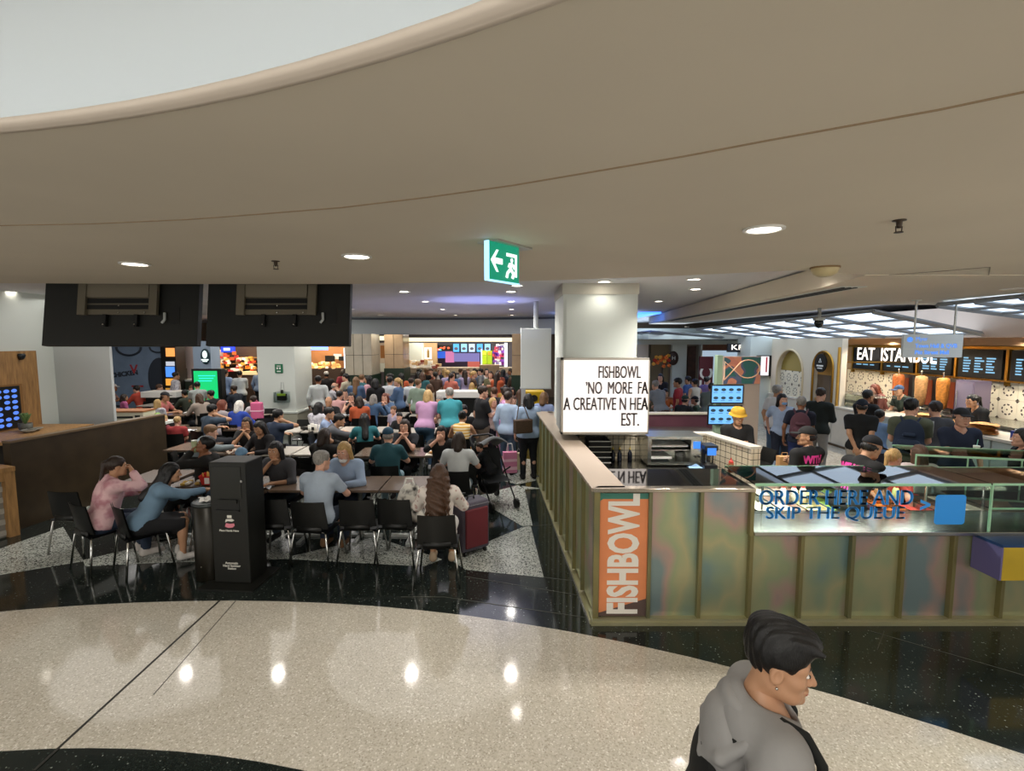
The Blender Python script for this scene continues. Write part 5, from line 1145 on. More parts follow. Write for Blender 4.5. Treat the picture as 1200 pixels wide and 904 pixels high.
cl = thing('cleaning_cloth', 'crumpled pale blue cloth on the kiosk bench', 'cloth', (2.55, 6.76, .9)); MB().grid(lambda u, v: (-.1+.2*u, -.07+.14*v, .004+.045*abs(math.sin(u*5+v*3)*math.sin(v*6+1))*math.sin(PI*u)*math.sin(PI*v)), 14, 12).build('sheet', mat('blue_cloth', '#8fb4dc', .9), cl, True)
# ordering counter with screens
oc = thing('order_counter', 'dark steel order counter with tills behind the tiled return', 'counter', (4.0, 6.55, 0)); oc.rotation_euler = (0, 0, math.radians(-52))
MB().box(-.95, -.25, .86, .9, .25, .90).build('worktop', mat('dark_worktop', '#4a4d50', .2, .6), oc); MB().box(-.93, -.22, .02, .88, .22, .86).build('cabinet', mat('black_cabinet', '#1b1d1f', .3), oc)
def laptop(x, y, z, rz, lab, scr):
    o = thing('tablet_till', lab, 'till', (x, y, z), rz); MB().box(-.14, -.10, 0, .14, .10, .018).build('base', BLACK, o, bevel=.004)
    MB().box(-.15, 0, 0, .15, .012, .21).xf(T(0, .09, .015) @ RX(-.35)).build('screen_frame', BLACK, o); MB().box(-.135, -.002, .012, .135, 0, .198).xf(T(0, .09, .015) @ RX(-.35)).build('screen', scr, o)
laptop(3.56, 7.0, .90, math.radians(-80), 'open till with a dark screen beside the yellow hat man', BLACK); laptop(4.03, 6.48, .90, math.radians(30), 'open till with a light blue screen on the order counter', emis('pale_screen', '#9cc4f2', 1.1))
bx = thing('paper_bag', 'tan paper bag on the order counter between the tills', 'bag', (3.78, 6.75, .90)); MB().box(-.09, -.05, 0, .09, .05, .16).build('body', mat('kraft_paper', '#b98d5c', .8, bump=.3, bscale=15), bx); MB().tube([(-.04, 0, .16), (-.04, 0, .21), (.04, 0, .21), (.04, 0, .16)], .004, 6).build('handle', mat('kraft_paper'), bx)
# menu totem behind
tt = thing('menu_totem', 'menu totem with a pink fish artwork above two light blue menu screens', 'sign', atY(868, 500, 8.2)*Vector((1, 1, 0)) if False else (atY(868, 500, 8.2).x, 8.2, 0))
tx = atY(868, 500, 8.2).x
def tp_(px, py): p = atY(px, py, 8.2); return p.x-tx, p.z
(x0, z0), (x1, z1) = tp_(845, 500), tp_(892, 418)
MB().box(x0, 0, .01, x1, .14, z1).build('body', mat('totem_body', '#a9998c', .5), tt); MB().box(x0-.09, .02, .02, x0, .14, z1+.02).build('side_panel', mat('sage_panel', '#8fa890', .5), tt)
ART = mat('totem_art', '#c98a70', .5); L = ART.node_tree.links.new; n_ = N(ART, 'ShaderNodeTexNoise'); n_.inputs['Scale'].default_value = 3.2; n_.inputs['Detail'].default_value = 1; tc_ = N(ART, 'ShaderNodeTexCoord'); L(tc_.outputs['Object'], n_.inputs[0]); r_ = ramp(ART, [(0, '#2f6a64'), (.44, '#55607c'), (.5, '#d08a6c'), (.58, '#c8806a'), (.64, '#40606a')], 'CONSTANT'); L(n_.outputs[0], r_.inputs[0]); L(r_.outputs[0], bsdf(ART).inputs['Base Color'])
MB().box(x0+.01, -.012, tp_(0, 450)[1], x1-.005, 0, z1-.01).build('art_panel', ART, tt)
cx, cz = tp_(867, 434); MB().tube([(cx-.26+.0, -.018, cz-.16)]+[(cx+.13+.19*math.cos(t), -.018, cz+.02+.15*math.sin(t)) for t in [math.radians(130-20*k) for k in range(14)]]+[(cx-.26, -.018, cz+.14), (cx-.26, -.018, cz-.16)], .010, 6).build('fish_outline', mat('peach_line', '#efc3a0', .5), tt)
def menu_screen(parent, x0, z0, x1, z1, y, nx, ny, seed=0, frame=True, col='#6fb0f0', name='screen', es=1.0):
    s_ = MB().box(x0, y-.02, z0, x1, y, z1).build(name, BLACK, parent)
    MB().box(x0+.02, y-.023, z0+.02, x1-.02, y-.02, z1-.02).build('display', emis('display_'+col[1:], col, es), s_)
    ic = MB(); ic2 = MB()
    for i in range(nx):
        for j in range(ny):
            cx_, cz_ = x0+.02+(x1-x0-.04)*(i+.5)/nx, z0+.02+(z1-z0-.04)*(j+.55)/ny; w_, h_ = (x1-x0)/nx*.3, (z1-z0)/ny*.16
            ic.extr([(cx_+w_*math.cos(t), cz_+h_*math.sin(t)) for t in [PI*k/6 for k in range(12)]], T(0, y-.0235, 0) @ RX(PI/2) @ Matrix.Diagonal((1, 1, .002, 1)))
            ic2.box(cx_-w_, y-.025, cz_-h_*2.0, cx_+w_*.6, y-.0232, cz_-h_*1.6)
    ic.build('dish_picture', emis('dish_ink', '#3f5a6a', .35), s_); ic2.build('menu_line', emis('menu_ink', '#3f76b0', .6), s_); return s_
menu_screen(tt, tp_(849, 0)[0], tp_(0, 473)[1], tp_(890, 0)[0], tp_(0, 451)[1], -.005, 4, 2)
menu_screen(tt, tp_(846, 0)[0], tp_(0, 498)[1], tp_(889, 0)[0], tp_(0, 475)[1], -.005, 4, 2)
# staff
PINKP = mat('pink_print', '#e23f9c', .6)
D('man in yellow bucket hat and black shirt', 863, 488, 'stand_front', 172, ('roll', '#121212'), ('trousers', BLK), '#111111', ('bucket', '#d9a21c', 'dkbrown'), 'B', .94, pitch=12, lod=1, pos=(3.42, 7.45, 0), extra='standing before the menu totem')
st1 = D('man in black cap and black t-shirt with pink print', 945, 512, 'stand_one', 14, ('tee', '#0f0f10'), ('trousers', BLK), '#111111', ('cap', '#141414', 'black'), 'B', .93, yaw=55, lod=1, extra='standing at the order counter')
st2 = D('man in black cap bending over the salad bar', 1021, 525, 'stand_work', -78, ('tee', '#0f0f10'), ('trousers', BLK), '#111111', ('cap', '#14161c', 'black'), 'B', .97, pitch=14, lod=1, extra='in black t-shirt with pink print')
def print_on_back(st, lines, size, z0=.36):
    o, tp, k = st; M = BVHTree.FromPolygons([v.co[:] for v in tp.data.vertices], [p.vertices[:] for p in tp.data.polygons]); R = k['R']
    me = bpy.data.meshes.new('back_print'); bm = bmesh.new()
    for li, s_ in enumerate(lines):
        t = text(s_, size, PINKP, None, Matrix.Identity(4), bold=.008, ext=0, sx=.8); m2 = t.data; b2 = bmesh.new(); b2.from_mesh(m2); bmesh.ops.triangulate(b2, faces=b2.faces); bmesh.ops.subdivide_edges(b2, edges=[e_ for e_ in b2.edges if e_.calc_length() > .03], cuts=1, use_grid_fill=False); off = len(bm.verts); mp = {}
        for v in b2.verts:
            u, w_ = v.co.x, z0-li*size*.92+v.co.y; src = Vector(R(u, -.6, w_)); dr = (Vector(R(u, .2, w_))-src).normalized(); h_ = M.ray_cast(src, dr); p = (h_[0] if h_[0] else Vector(R(u, -.13, w_)))-dr*.006
            mp[v] = bm.verts.new(p)
        for f in b2.faces:
            try: bm.faces.new([mp[v] for v in f.verts])
            except ValueError: pass
        b2.free(); bpy.data.objects.remove(t)
    bm.to_mesh(me); bm.free(); me.materials.append(PINKP); link(bpy.data.objects.new('back_print', me), tp)
print_on_back(st1, ('WITH', 'FIT'), .13); print_on_back(st2, ('WITHOUT', 'THE', 'FIT'), .11)
# ================================================================== kebab shop at the right
XW = 10.4
kw2 = thing('shop_wall', 'patterned tile wall of the kebab shop with golden dividers', 'wall', (XW, 6.2, 0))
MB().box(0, 0, 0, .15, 9.6, 2.72).build('wall_panel', mat('tan_shop_wall', '#b9a184', .6), kw2)
PT = mat('patterned_tile', '#e3d9c2', .3); L = PT.node_tree.links.new
tc = N(PT, 'ShaderNodeTexCoord'); sx = N(PT, 'ShaderNodeSeparateXYZ'); L(tc.outputs['Generated'], sx.inputs[0])
def mth(m, op, a, b=None):
    n = N(m, 'ShaderNodeMath', operation=op)
    for i, q in enumerate((a, b)):
        if q is None: continue
        if isinstance(q, (int, float)): n.inputs[i].default_value = q
        else: m.node_tree.links.new(q, n.inputs[i])
    return n.outputs[0]
u_ = mth(PT, 'SUBTRACT', sx.outputs[1], .5); v_ = mth(PT, 'SUBTRACT', sx.outputs[2], .5)
rad = mth(PT, 'SQRT', mth(PT, 'ADD', mth(PT, 'MULTIPLY', u_, u_), mth(PT, 'MULTIPLY', v_, v_))); ang = mth(PT, 'ARCTAN2', v_, u_)
ringm = mth(PT, 'MULTIPLY', mth(PT, 'LESS_THAN', mth(PT, 'ABSOLUTE', mth(PT, 'SUBTRACT', rad, .27)), .04), mth(PT, 'GREATER_THAN', mth(PT, 'SINE', mth(PT, 'MULTIPLY', ang, 8)), -.35))
dotm = mth(PT, 'LESS_THAN', rad, .045); cor = mth(PT, 'LESS_THAN', mth(PT, 'ABSOLUTE', mth(PT, 'SUBTRACT', mth(PT, 'ADD', mth(PT, 'ABSOLUTE', u_), mth(PT, 'ABSOLUTE', v_)), .95)), .055)
mk = mth(PT, 'MAXIMUM', mth(PT, 'MAXIMUM', ringm, dotm), cor); mxn = N(PT, 'ShaderNodeMix', data_type='RGBA'); L(mk, mxn.inputs[0]); mxn.inputs[6].default_value = lin('#e3d9c2'); mxn.inputs[7].default_value = lin('#4a3d33'); L(mxn.outputs[2], bsdf(PT).inputs['Base Color'])
tm = MB().box(0, .004, .004, -.015, .396, .396).mesh('tile'); tm.materials.append(PT)
for i in range(22):
    for j in range(3): inst('tile', tm, kw2, (0, .3+.4*i, .62+.4*j))
for y in (15.0, 13.8, 12.6, 11.5, 10.3, 9.2): MB().box(-.10, y-6.2-.03, 1.72, -.02, y-6.2+.03, 2.5).build('golden_divider', GOLD, kw2)
MB().box(-.16, .2, 2.48, -.02, 8.9, 2.54).build('golden_rail', GOLD, kw2); MB().box(-.13, .2, 1.80, -.02, 8.9, 1.83).build('golden_rail', GOLD, kw2)
MB().box(-.5, 0, 2.56, -.02, 9.4, 2.72).build('header', mat('tan_header', '#a98a6c', .6), kw2)
for i, (ya, yb, lb) in enumerate(((13.83, 14.95, 'dark menu screen behind the first letters of the kebab shop sign'), (12.65, 13.75, 'dark menu screen behind the middle letters of the kebab shop sign'), (11.55, 12.55, 'dark menu screen with pale blue dish lists below the hanging sign'), (10.35, 11.45, 'rightmost dark menu screen with pale blue dish lists'), (9.25, 10.25, 'dark menu screen beyond the golden arch end'))):
    ms = thing('menu_screen', lb, 'screen', (XW-.08, (ya+yb)/2, 1.84), -PI/2)   # local x runs along -y, faces -x
    w = (yb-ya)/2; MB().box(-w+.04, -.03, 0, w-.04, .03, .62).build('housing', BLACK, ms)
    mb = MB(); r5 = random.Random(i)
    for c in range(3):
        for q in range(6 if i > 1 else 1): mb.box(-w*.7+c*w*.5, -.033, .12+.06*q, -w*.7+c*w*.5+w*r5.uniform(.2, .4), -.03, .15+.06*q)
    mb.build('menu_lines', emis('pale_blue_lines', '#7fb6d8', .9), ms)
es = thing('shop_sign', 'white glowing sign letters above the kebab shop menu screens', 'sign', (XW-.30, 13.15, 2.12))
text('EAT  ISTANBUL', .50, emis('white_letters', '#fff4e6', 1.6), es, facing(-PI/2), ext=.006, sx=.80, bold=.003)
MB().box(-1.4, -.02, -.04, 1.4, .02, -.01).build('rail', GOLD, es)
ct = thing('shop_counter', 'long white-topped kebab shop counter with grey front panels', 'counter', (8.1, 7.2, 0))
MB().box(0, 0, .98, .75, 8.4, 1.03).build('countertop', mat('white_marble', '#d8d0c2', .2, var=.06, vscale=4), ct, bevel=.006)
MB().box(.04, .02, .06, .72, 8.38, .98).build('carcass', mat('counter_carcass', '#9c9a92', .5), ct); MB().box(.06, .02, 0, .70, 8.38, .06).build('plinth', mat('bronze_plinth', '#6e5a42', .4), ct)
for i in range(8): MB().box(.02, .04+1.045*i, .08, .04, 1.05+1.045*i, .97).build('front_panel', mat('pale_marble_panel', '#d4ccbc', .25, var=.07, vscale=3) if i > 3 else mat('grey_front_panel', '#a9b4b0', .35), ct)
gc = thing('food_case', 'glass food warmer case on the kebab shop counter', 'display case', (8.3, 11.2, 1.03)); MB().box(0, 0, 0, .45, 1.5, .03).build('base', STEEL, gc); MB().box(0, 0, .03, .008, 1.5, .32).build('glass_front', GLASS, gc); MB().box(0, 0, .32, .45, 1.5, .33).build('top', STEEL, gc)
for i, (y, c, lb) in enumerate(((12.45, '#b5622c', 'dark orange meat spit in a steel grill, left of three'), (11.75, '#b98a58', 'tall pale tan meat spit in the middle'), (11.15, '#c07a30', 'golden orange chicken spit, right of three'))):
    k = thing('kebab_spit', lb, 'food', (9.75, y, 1.03)); MB().lathe([(.05, .08), (.09, .12), (.115, .38), (.125, .70), (.11, .78), (.05, .80)], 20).build('meat', mat('meat_'+c[1:], c, .5, var=.35, vscale=22, bump=.6, bscale=25), k, True)
    MB().tube([(0, 0, 0), (0, 0, .88)], .012, 8).ball((0, 0, .90), .025).build('skewer', STEEL, k); MB().lathe([(.16, .03), (.18, .06), (.17, .06), (.05, .04)], 20).build('drip_tray', STEEL, k)
    MB().box(.2, -.2, 0, .26, .2, .78).build('grill', mat('dark_steel'), k); MB().box(.19, -.08, .1, .2, .08, .7).build('burner', emis('gas_glow', '#c8501c', .22), k)
bb_ = thing('back_bench', 'steel bench carrying the meat spits', 'bench', (9.4, 9, 0)); MB().box(0, 0, .98, .9, 5.6, 1.03).build('worktop', STEEL, bb_); MB().box(.03, .02, .02, .9, 5.58, .98).build('cabinet', mat('counter_carcass'), bb_)
fi = thing('fridge_column', 'tall steel and mauve cabinet right of the meat spits', 'cabinet', (9.72, 10.35, 1.03)); MB().box(0, 0, 0, .35, .45, .78).build('body', mat('mauve_steel', '#8a7f96', .3, .6), fi); MB().box(-.01, .03, .05, 0, .42, .74).build('door', mat('mauve_door', '#9a90a6', .25, .5), fi); MB().tube([(-.03, .38, .2), (-.03, .38, .55)], .01, 6).build('handle', STEEL, fi)
BREAD = mat('flatbread', '#c9934f', .7, var=.25, vscale=18, bump=.4)
for i, (x, y, n_, lb) in enumerate(((8.3, 8.6, 6, 'tall pile of flatbreads at the right end of the kebab counter'), (8.42, 9.2, 4, 'lower pile of flatbreads left of the tall pile'), (8.35, 13.2, 3, 'pile of flatbreads beside the man in dark suit'), (8.4, 9.9, 5, 'pile of wraps behind the man in navy polo shirt'))):
    o = thing('flatbread_pile', lb, 'food', (x, y, 1.03))
    for q in range(n_): MB().grid(lambda u, v: ((.02+.18*u)*math.cos(2*PI*v)+.01*math.sin(q*5), (.02+.18*u)*math.sin(2*PI*v), .03*q+.022+.012*math.sin(u*7+v*14+q)), 5, 16).build('bread', BREAD, o, True)
nb = thing('napkin_box', 'blue and white napkin box by the flatbread piles', 'box', (8.45, 8.05, 1.03)); MB().box(-.1, -.14, 0, .1, .14, .13).build('body', mat('blue_box', '#2f3f8a', .4), nb, bevel=.005); MB().box(-.07, -.1, .13, .07, .1, .16).build('napkins', WHITE, nb)
# arch wall
aw = thing('arch_wall', 'cream shop wall with two golden arched openings', 'wall', (8.15, 12.35, 0))
CREAM = mat('cream_plaster', '#d9cbb4', .6)
def arch_pts(y0, y1, zt, n=14):
    r = (y1-y0)/2; return [(y0, .9)]+[((y0+y1)/2-r*math.cos(PI*k/n), zt-r+r*math.sin(PI*k/n)) for k in range(n+1)]+[(y1, .9)]
Mx = Matrix(((0, 0, 1, 0), (1, 0, 0, 0), (0, 1, 0, 0), (0, 0, 0, 1)))
AR = [(.18, 1.02, 2.38), (1.48, 2.85, 2.40)]
ys = [0]; outl = []
for y0, y1, zt in AR: outl += arch_pts(y0, y1, zt)
MB().extr([(-.1, .9)]+outl+[(3.2, .9), (3.2, 2.72), (-.1, 2.72)], T(0, 0, 0) @ Mx @ Matrix.Diagonal((1, 1, .14, 1))).build('plaster', CREAM, aw)
for (y0, y1, zt), nm in zip(AR, ('a', 'b')):
    p = arch_pts(y0, y1, zt); MB().tube([(-.01, y, z) for y, z in p], .03, 6).build('golden_arch_trim', GOLD if nm == 'a' else mat('beige_trim', '#cdb894', .5), aw)
    mz = zt-.62; MB().box(.12, y0-.02, mz, .16, y1+.02, zt+.01).build('golden_back', mat('gold_back' if nm == 'a' else 'ochre_back', '#c08f45' if nm == 'a' else '#a08a44', .45), aw)
    if nm == 'b':
        for i in range(4):
            for j in range(2):
                t_ = inst('tile', tm, aw, (.12, y0+.36*i, .98+.40*j), scale=(1, .88, 1))
    else: MB().box(.12, y0, .9, .15, y1, mz).build('dark_glass', mat('brown_glass', '#6a5846', .1), aw)
rs = thing('round_sign', 'round black sign with white lettering on the golden arch', 'sign', (8.10, 12.95, 2.08), -PI/2)
MB().tube([(0, 0, 0), (0, -.04, 0)], .24, 28).build('disc', mat('sign_black', '#1c1a18', .35), rs); MB().box(-.14, -.046, -.09, .14, -.04, -.05).box(-.10, -.046, -.15, .10, -.04, -.12).build('white_line', WHITE, rs); MB().tube([(-.05, -.043, .02), (.05, -.043, .02), (0, -.043, .12), (-.05, -.043, .02)], .008, 6).build('emblem', WHITE, rs)
MB().tube([(-.01, 12.32, 1.03), (-.01, 12.32, 2.5)], .04, 8).xf(T(8.15, 0, 0)).xf(T(-8.15, -12.35, 0)).build('golden_post', mat('bright_brass', '#d0a04a', .35, .7), aw)  # end post in a brighter brass colour
# white pillar with a television
a, b = atY(880, 400, 15.7), atY(914, 400, 15.7)
struct(MB().box(a.x, 15.7, 0, b.x, 16.6, 2.8).build('pillar_white', WALL_WHITE))
tv = thing('television', 'black television with a white and red picture on the white pillar', 'screen', atY(899, 429, 15.55)); w = .30
MB().box(-.30, 0, -.33, .30, .10, .33).build('housing', BLACK, tv); MB().box(-.28, -.004, -.30, .05, 0, .30).build('picture', emis('tv_white', '#f2eef0', .9), tv); MB().box(-.05, -.008, -.2, 0, -.004, .28).build('picture_stripe', emis('tv_red', '#a02c3c', .7), tv)
# far wall beyond the kiosk
YB = 19.0
def atb(px): return atY(px, 420, YB).x
bw = thing('shop_facade', 'timber and white shop front beyond the kiosk tables', 'shop front', (5, YB, 0))
def bx_(px0, px1, py0, py1, name, m, d=.1, Y=YB): 
    a_, b_ = atY(px0, py1, Y), atY(px1, py0, Y); return MB().box(a_.x-5, Y-YB, max(a_.z, 0), b_.x-5, Y-YB+d, b_.z).build(name, m, bw)
bx_(700, 760, 404, 520, 'plaster_panel', CREAM); bx_(760, 784, 404, 520, 'olive_panel', mat('olive_wall', '#7a6a4c', .6)); bx_(783, 803, 404, 520, 'column', WALL_WHITE, -.2)
bx_(803, 816, 406, 520, 'dark_timber_panel', mat('red_brown_timber', '#4a2a1c', .5, var=.3, vscale=6)); bx_(815, 821, 404, 520, 'column', WALL_WHITE, -.2); bx_(820, 900, 404, 411, 'timber_header', mat('red_timber', '#7a4a34', .5, var=.2, vscale=8)); bx_(820, 900, 411, 520, 'pale_screen', emis('pale_shop_glow', '#bcd2e6', .5)); bx_(700, 900, 385, 404, 'white_header', WALL_WHITE)
ovs = thing('oval_sign', 'round dark brown shop sign on the white column', 'sign', atY(789, 420, 18.77)); MB().ball((0, 0, 0), (.20, .04, .27), 20, 12).build('disc', mat('dark_brown_sign', '#3a211a', .4), ovs, True); text('H', .2, WHITE, ovs, T(0, -.05, -.06) @ facing(0))
kf = thing('banner_sign', 'tall maroon banner sign with three white vertical letters', 'sign', atY(826, 478, 17.4)); h_ = atY(826, 418, 17.4).z-atY(826, 478, 17.4).z
MB().box(-.24, 0, 0, .24, .06, h_).build('panel', mat('maroon_panel', '#5a1420', .4), kf); text('KFC', .62, SIGNW, kf, T(.21, -.006, .32) @ facing(0) @ RZ(PI/2), sx=.95, bold=.012, align='LEFT'); MB().tube([(-.2, .03, 0), (-.2, .03, -.01)], .03, 6).build('foot', BLACK, kf)
MB().box(-.24, .01, -atY(826, 478, 17.4).z, .24, .05, 0).build('leg_panel', BLACK, kf)
kr2 = thing('roof_sign', 'dark roof sign with white glowing letters beside the white pillar', 'sign', atY(868, 408, 16.4)); MB().box(-.42, 0, -.14, .42, .1, .14).build('panel', mat('dark_navy_panel', '#141a24', .4), kr2); text('KFC', .24, emis('white_letters', '#fff4e6', 2.6), kr2, T(0, -.006, -.06) @ facing(0), sx=1.5)
fl = thing('flower_display', 'orange and red paper flower display in the shop beyond the kiosk', 'flowers', atY(776, 424, 18.3)); rr = random.Random(3)
for i in range(22):
    c = Vector((rr.uniform(-.3, .3), rr.uniform(-.12, .12), rr.uniform(-.2, .22)))
    mbf = MB()
    for q in range(5):
        t = 2*PI*q/5+i; mbf.ball((c.x+.04*math.cos(t), c.y, c.z+.04*math.sin(t)), (.04, .015, .03), 6, 4)
    mbf.build('flower', mat(('orange_petal', 'red_petal', 'yellow_petal')[i % 3], ('#d96a24', '#b8321e', '#e0a13a')[i % 3], .6), fl, True)
MB().tube([(0, 0, -.2), (0, 0, -atY(776, 424, 18.3).z)], .05, 8).build('stand', DARKWOOD, fl)

# tables and people seated beyond the kiosk
for x, y in ((3.9, 10.9), (4.7, 11.1), (5.2, 12.6), (4.2, 12.9), (6.0, 13.6)):
    t_ = table(x, y, TABLE_SHEEN); label_by_neighbour([t_], lambda o: 'pale table beyond the kiosk') if False else None
D('grey-haired man in pale grey shirt beyond the kiosk', 768, 452, 'stand_work', 20, ('tee', '#8b93a2'), ('trousers', '#5a4436'), hair=('short', 'grey'), skin='A', s=.97, fat=1.1)
D('dark-haired woman in black behind the orange shirt', 774, 443, 'stand_front', 150, ('long', '#1b1a1e'), hair=('long', 'black'), skin='A', s=.95)
D('person in bright orange shirt beyond the kiosk', 780, 461, 'sit_eat', 170, ('tee', '#d9692c'), hair=('short', 'black'), skin='B', s=.96)
D('man in bright red polo shirt', 794, 449, 'stand_one', 60, ('polo', '#b82834'), ('trousers', '#3a3030'), hair=('short', 'black'), skin='B', s=.98)
D('person in blue behind the bright red polo shirt', 806, 446, 'stand', 40, ('tee', '#3a5a9a'), hair=('short', 'black'), skin='B', s=.92)
D('woman in white halter top with dark bun', 814, 449, 'stand', 20, ('tank', '#d8d0c0'), hair=('bun', 'black'), skin='B', s=.92)
D('woman in lilac top in front of the maroon banner', 822, 446, 'stand_one', -60, ('tee', '#8d78b4'), ('trousers', '#17171b'), hair=('bun', 'black'), skin='A', s=.93)
D('person in green cap and dark t-shirt at a table', 803, 468, 'sit_table', -50, ('tee', '#17222a'), hair=('cap', '#1f3a34', 'black'), skin='A', s=.96)
D('child in dark cap opposite the green cap', 814, 470, 'sit_phone', 60, ('tee', '#3b5a48'), hair=('cap', '#2a2d38', 'black'), skin='A', s=.86)
D('person in grey green jacket at the totem edge', 834, 455, 'stand_work', -40, ('long', '#6a7a76'), hair=('short', 'black'), skin='B', s=.95)
for y_, x_, a_ in ((10.35, 3.95, 0), (11.6, 4.7, 180), (12.1, 5.2, 0), (12.35, 4.2, 0)): chair((x_, y_), math.radians(a_), 'empty black chair beyond the kiosk, %s' % {3.95: 'nearest the rear kiosk wall', 4.7: 'behind the green cap table', 5.2: 'farthest to the right', 4.2: 'near the bright orange shirt'}[x_])

# the queue
D('grey-haired man in white t-shirt in the queue', 911, 459, 'stand', -70, ('tee', '#d2d4d8'), ('trousers', '#3d5878'), '#444444', ('short', 'grey'), 'B', 1.0, pos=None)
D('woman in light blue t-shirt with a face mask', 917, 469, 'walk', 150, ('tee', '#a9c1e8'), ('trousers', '#1c2438'), '#333333', ('bob', 'black'), 'A', .94, yaw=30)
D('man in navy top wearing a burgundy backpack', 939, 473, 'stand_one', -30, ('tee', '#1a2036'), ('trousers', '#1c2f6a'), '#222222', ('short', 'grey'), 'C', .95, lod=2)
D('man in dark suit jacket and grey trousers', 962, 463, 'stand_front', -55, ('suit', '#17211f'), ('trousers', '#8f8d8c'), '#2a1c16', ('short', 'dkbrown'), 'A', 1.0, pitch=10, lod=2)
D('man in blue cap and black t-shirt with hands behind his back', 1010, 477, 'stand_back', -35, ('tee', '#121415'), ('trousers', '#b8b2a8'), '#222222', ('cap', '#1d2638', 'black'), 'B', .97, lod=2)
D('dark-haired person in black t-shirt at the kebab counter', 1017, 465, 'stand_front', -70, ('tee', '#131315'), ('trousers', BLK), hair=('short', 'black'), skin='C', s=.98)
D('boy in sky blue t-shirt in the queue', 1031, 488, 'stand_front', -60, ('tee', '#7fa8e2'), ('trousers', '#333344'), hair=('short', 'black'), skin='B', s=.84)
D('tall man in olive t-shirt wearing a navy backpack', 1068, 478, 'stand_front', -40, ('tee', '#5c6450'), ('trousers', '#17181b'), '#222222', ('short', 'black'), 'A', 1.04, yaw=-20, lod=1)
D('man in charcoal t-shirt behind the sheet of paper', 1096, 480, 'stand_one', -20, ('tee', '#46474e'), ('trousers', '#22242a'), hair=('short', 'dkbrown'), skin='A', s=.98)
D('man in navy polo shirt and black cap with a drink', 1127, 490, 'stand_cup', 165, ('polo', '#17233f'), ('trousers', '#15181f'), '#111111', ('cap', '#15161a', 'black'), 'A', 1.0, lod=1)
D('woman in black behind the kebab shop counter', 1133, 474, 'stand_work', 80, ('roll', '#17181a'), hair=('pony', 'black'), skin='B', s=.97, lod=2, pos=(9.0, 9.3, 0))
D('woman in striped headscarf behind the kebab shop counter', 1051, 461, 'stand_work', 80, ('long', '#8a4a3e'), hair=('long', 'red'), skin='A', s=.95, lod=2, pos=(9.1, 12.0, 0))
D('man in blue cap behind the kebab shop counter', 1065, 459, 'stand_work', 95, ('tee', '#3f4a3c'), hair=('cap', '#3a557e', 'black'), skin='B', s=.97, lod=2, pos=(9.15, 11.35, 0))
D('blond little girl in red top at the glass case', 1047, 537, 'stand', -70, ('tee', '#c23a2c'), ('trousers', '#394050'), hair=('pony', 'blond'), skin='A', s=.83, lod=1)
D('girl with long brown hair in white and maroon top', 1076, 537, 'stand', -10, ('long', '#cdbcbc'), ('trousers', '#2b3040'), hair=('long', 'brown'), skin='A', s=.83, lod=1)
D('person in black at the right edge beside the glass case', 1206, 560, 'stand', 60, ('long', '#0f1010'), ('trousers', '#101010'), hair=('long', 'black'), skin='A', s=.92, lod=1, pos=(6.2, 5.9, 0))

def byname(d): return next(q for q in PEOPLE if q[0].startswith(d))
def backpack(d, col, label, sc=1.0, strap=True):
    q = byname(d); R = q[6]['R']; c = Vector(R(0, -.19, .30)); o = thing('backpack', label, 'backpack', q[1] + RZ(q[2]) @ (c*q[4]), q[2]); M = RX(-q[6]['lean'])
    m = cloth(col); s_ = SDF(.016).el((0, 0, 0), (.16*sc, .085, .22*sc), k=.05).rc((-.08*sc, -.02, -.14*sc), (.08*sc, -.02, -.14*sc), .09*sc, k=.06); b = Soup().add(s_.build()).mesh('bag'); b.transform(M); b.materials[0] = m; inst('bag', b, o)
    s2 = SDF(.012).rc((-.07*sc, -.085, -.10*sc), (.07*sc, -.085, -.10*sc), .055*sc, k=.03).rc((-.05, -.10, .02), (.05, -.10, .02), .03, k=.03); b2 = Soup().add(s2.build()).mesh('pocket'); b2.transform(M); b2.materials[0] = m; inst('pocket', b2, o)
    for sg in (-1, 1): MB().tube([(sg*.08, .02, .18*sc), (sg*.10, .10, .24), (sg*.11, .20, .255), (sg*.115, .30, .18)], .016, 6).xf(M).build('strap', m, o)
    return o
backpack('man in navy top wearing', '#5e3340', 'burgundy backpack worn by the man in navy top'); backpack('tall man in olive', '#1b2c48', 'navy backpack worn by the tall man in olive t-shirt', 1.1)
def handpos(d, i): q = byname(d); return q[1]+RZ(q[2]) @ (Vector(q[6]['wr%d' % i])*q[4])
q = byname('tall man in olive'); hp_ = handpos('tall man in olive', 1)
pp = thing('paper_sheet', 'white sheet of paper held by the tall man in olive t-shirt', 'paper', hp_+RZ(q[2]) @ Vector((.02, .12, .06)), q[2]); MB().grid(lambda u, v: (-.12+.3*u, .03*math.sin(u*3), -.10+.24*v), 8, 4).build('sheet', mat('paper_white', '#dfe4ea', .8), pp)
def cup(pos, label, col='#e8e4dc', lid='#f2f0ec', straw=None, h=.15, group=None):
    o = thing('drink_cup', label, 'cup', pos, 0, group); MB().lathe([(.028, 0), (.036, h), (.033, h), (.026, .006)], 14).build('cup', mat('cup_'+col[1:], col, .4), o, True); MB().lathe([(.001, h), (.038, h), (.037, h+.01), (.02, h+.014), (.001, h+.014)], 14).build('lid', mat('lid_'+lid[1:], lid, .35), o)
    if straw: MB().tube([(0, 0, h), (.012, 0, h+.09)], .005, 6).build('straw', mat('straw_'+straw[1:], straw, .4), o)
    return o
q = byname('man in navy polo'); cup(handpos('man in navy polo', 1)+RZ(q[2]) @ Vector((-.02, .09, -.02)), 'green and white drink cup held by the man in navy polo shirt', '#c5d0bd', '#eef2ea', '#7fc2b4')
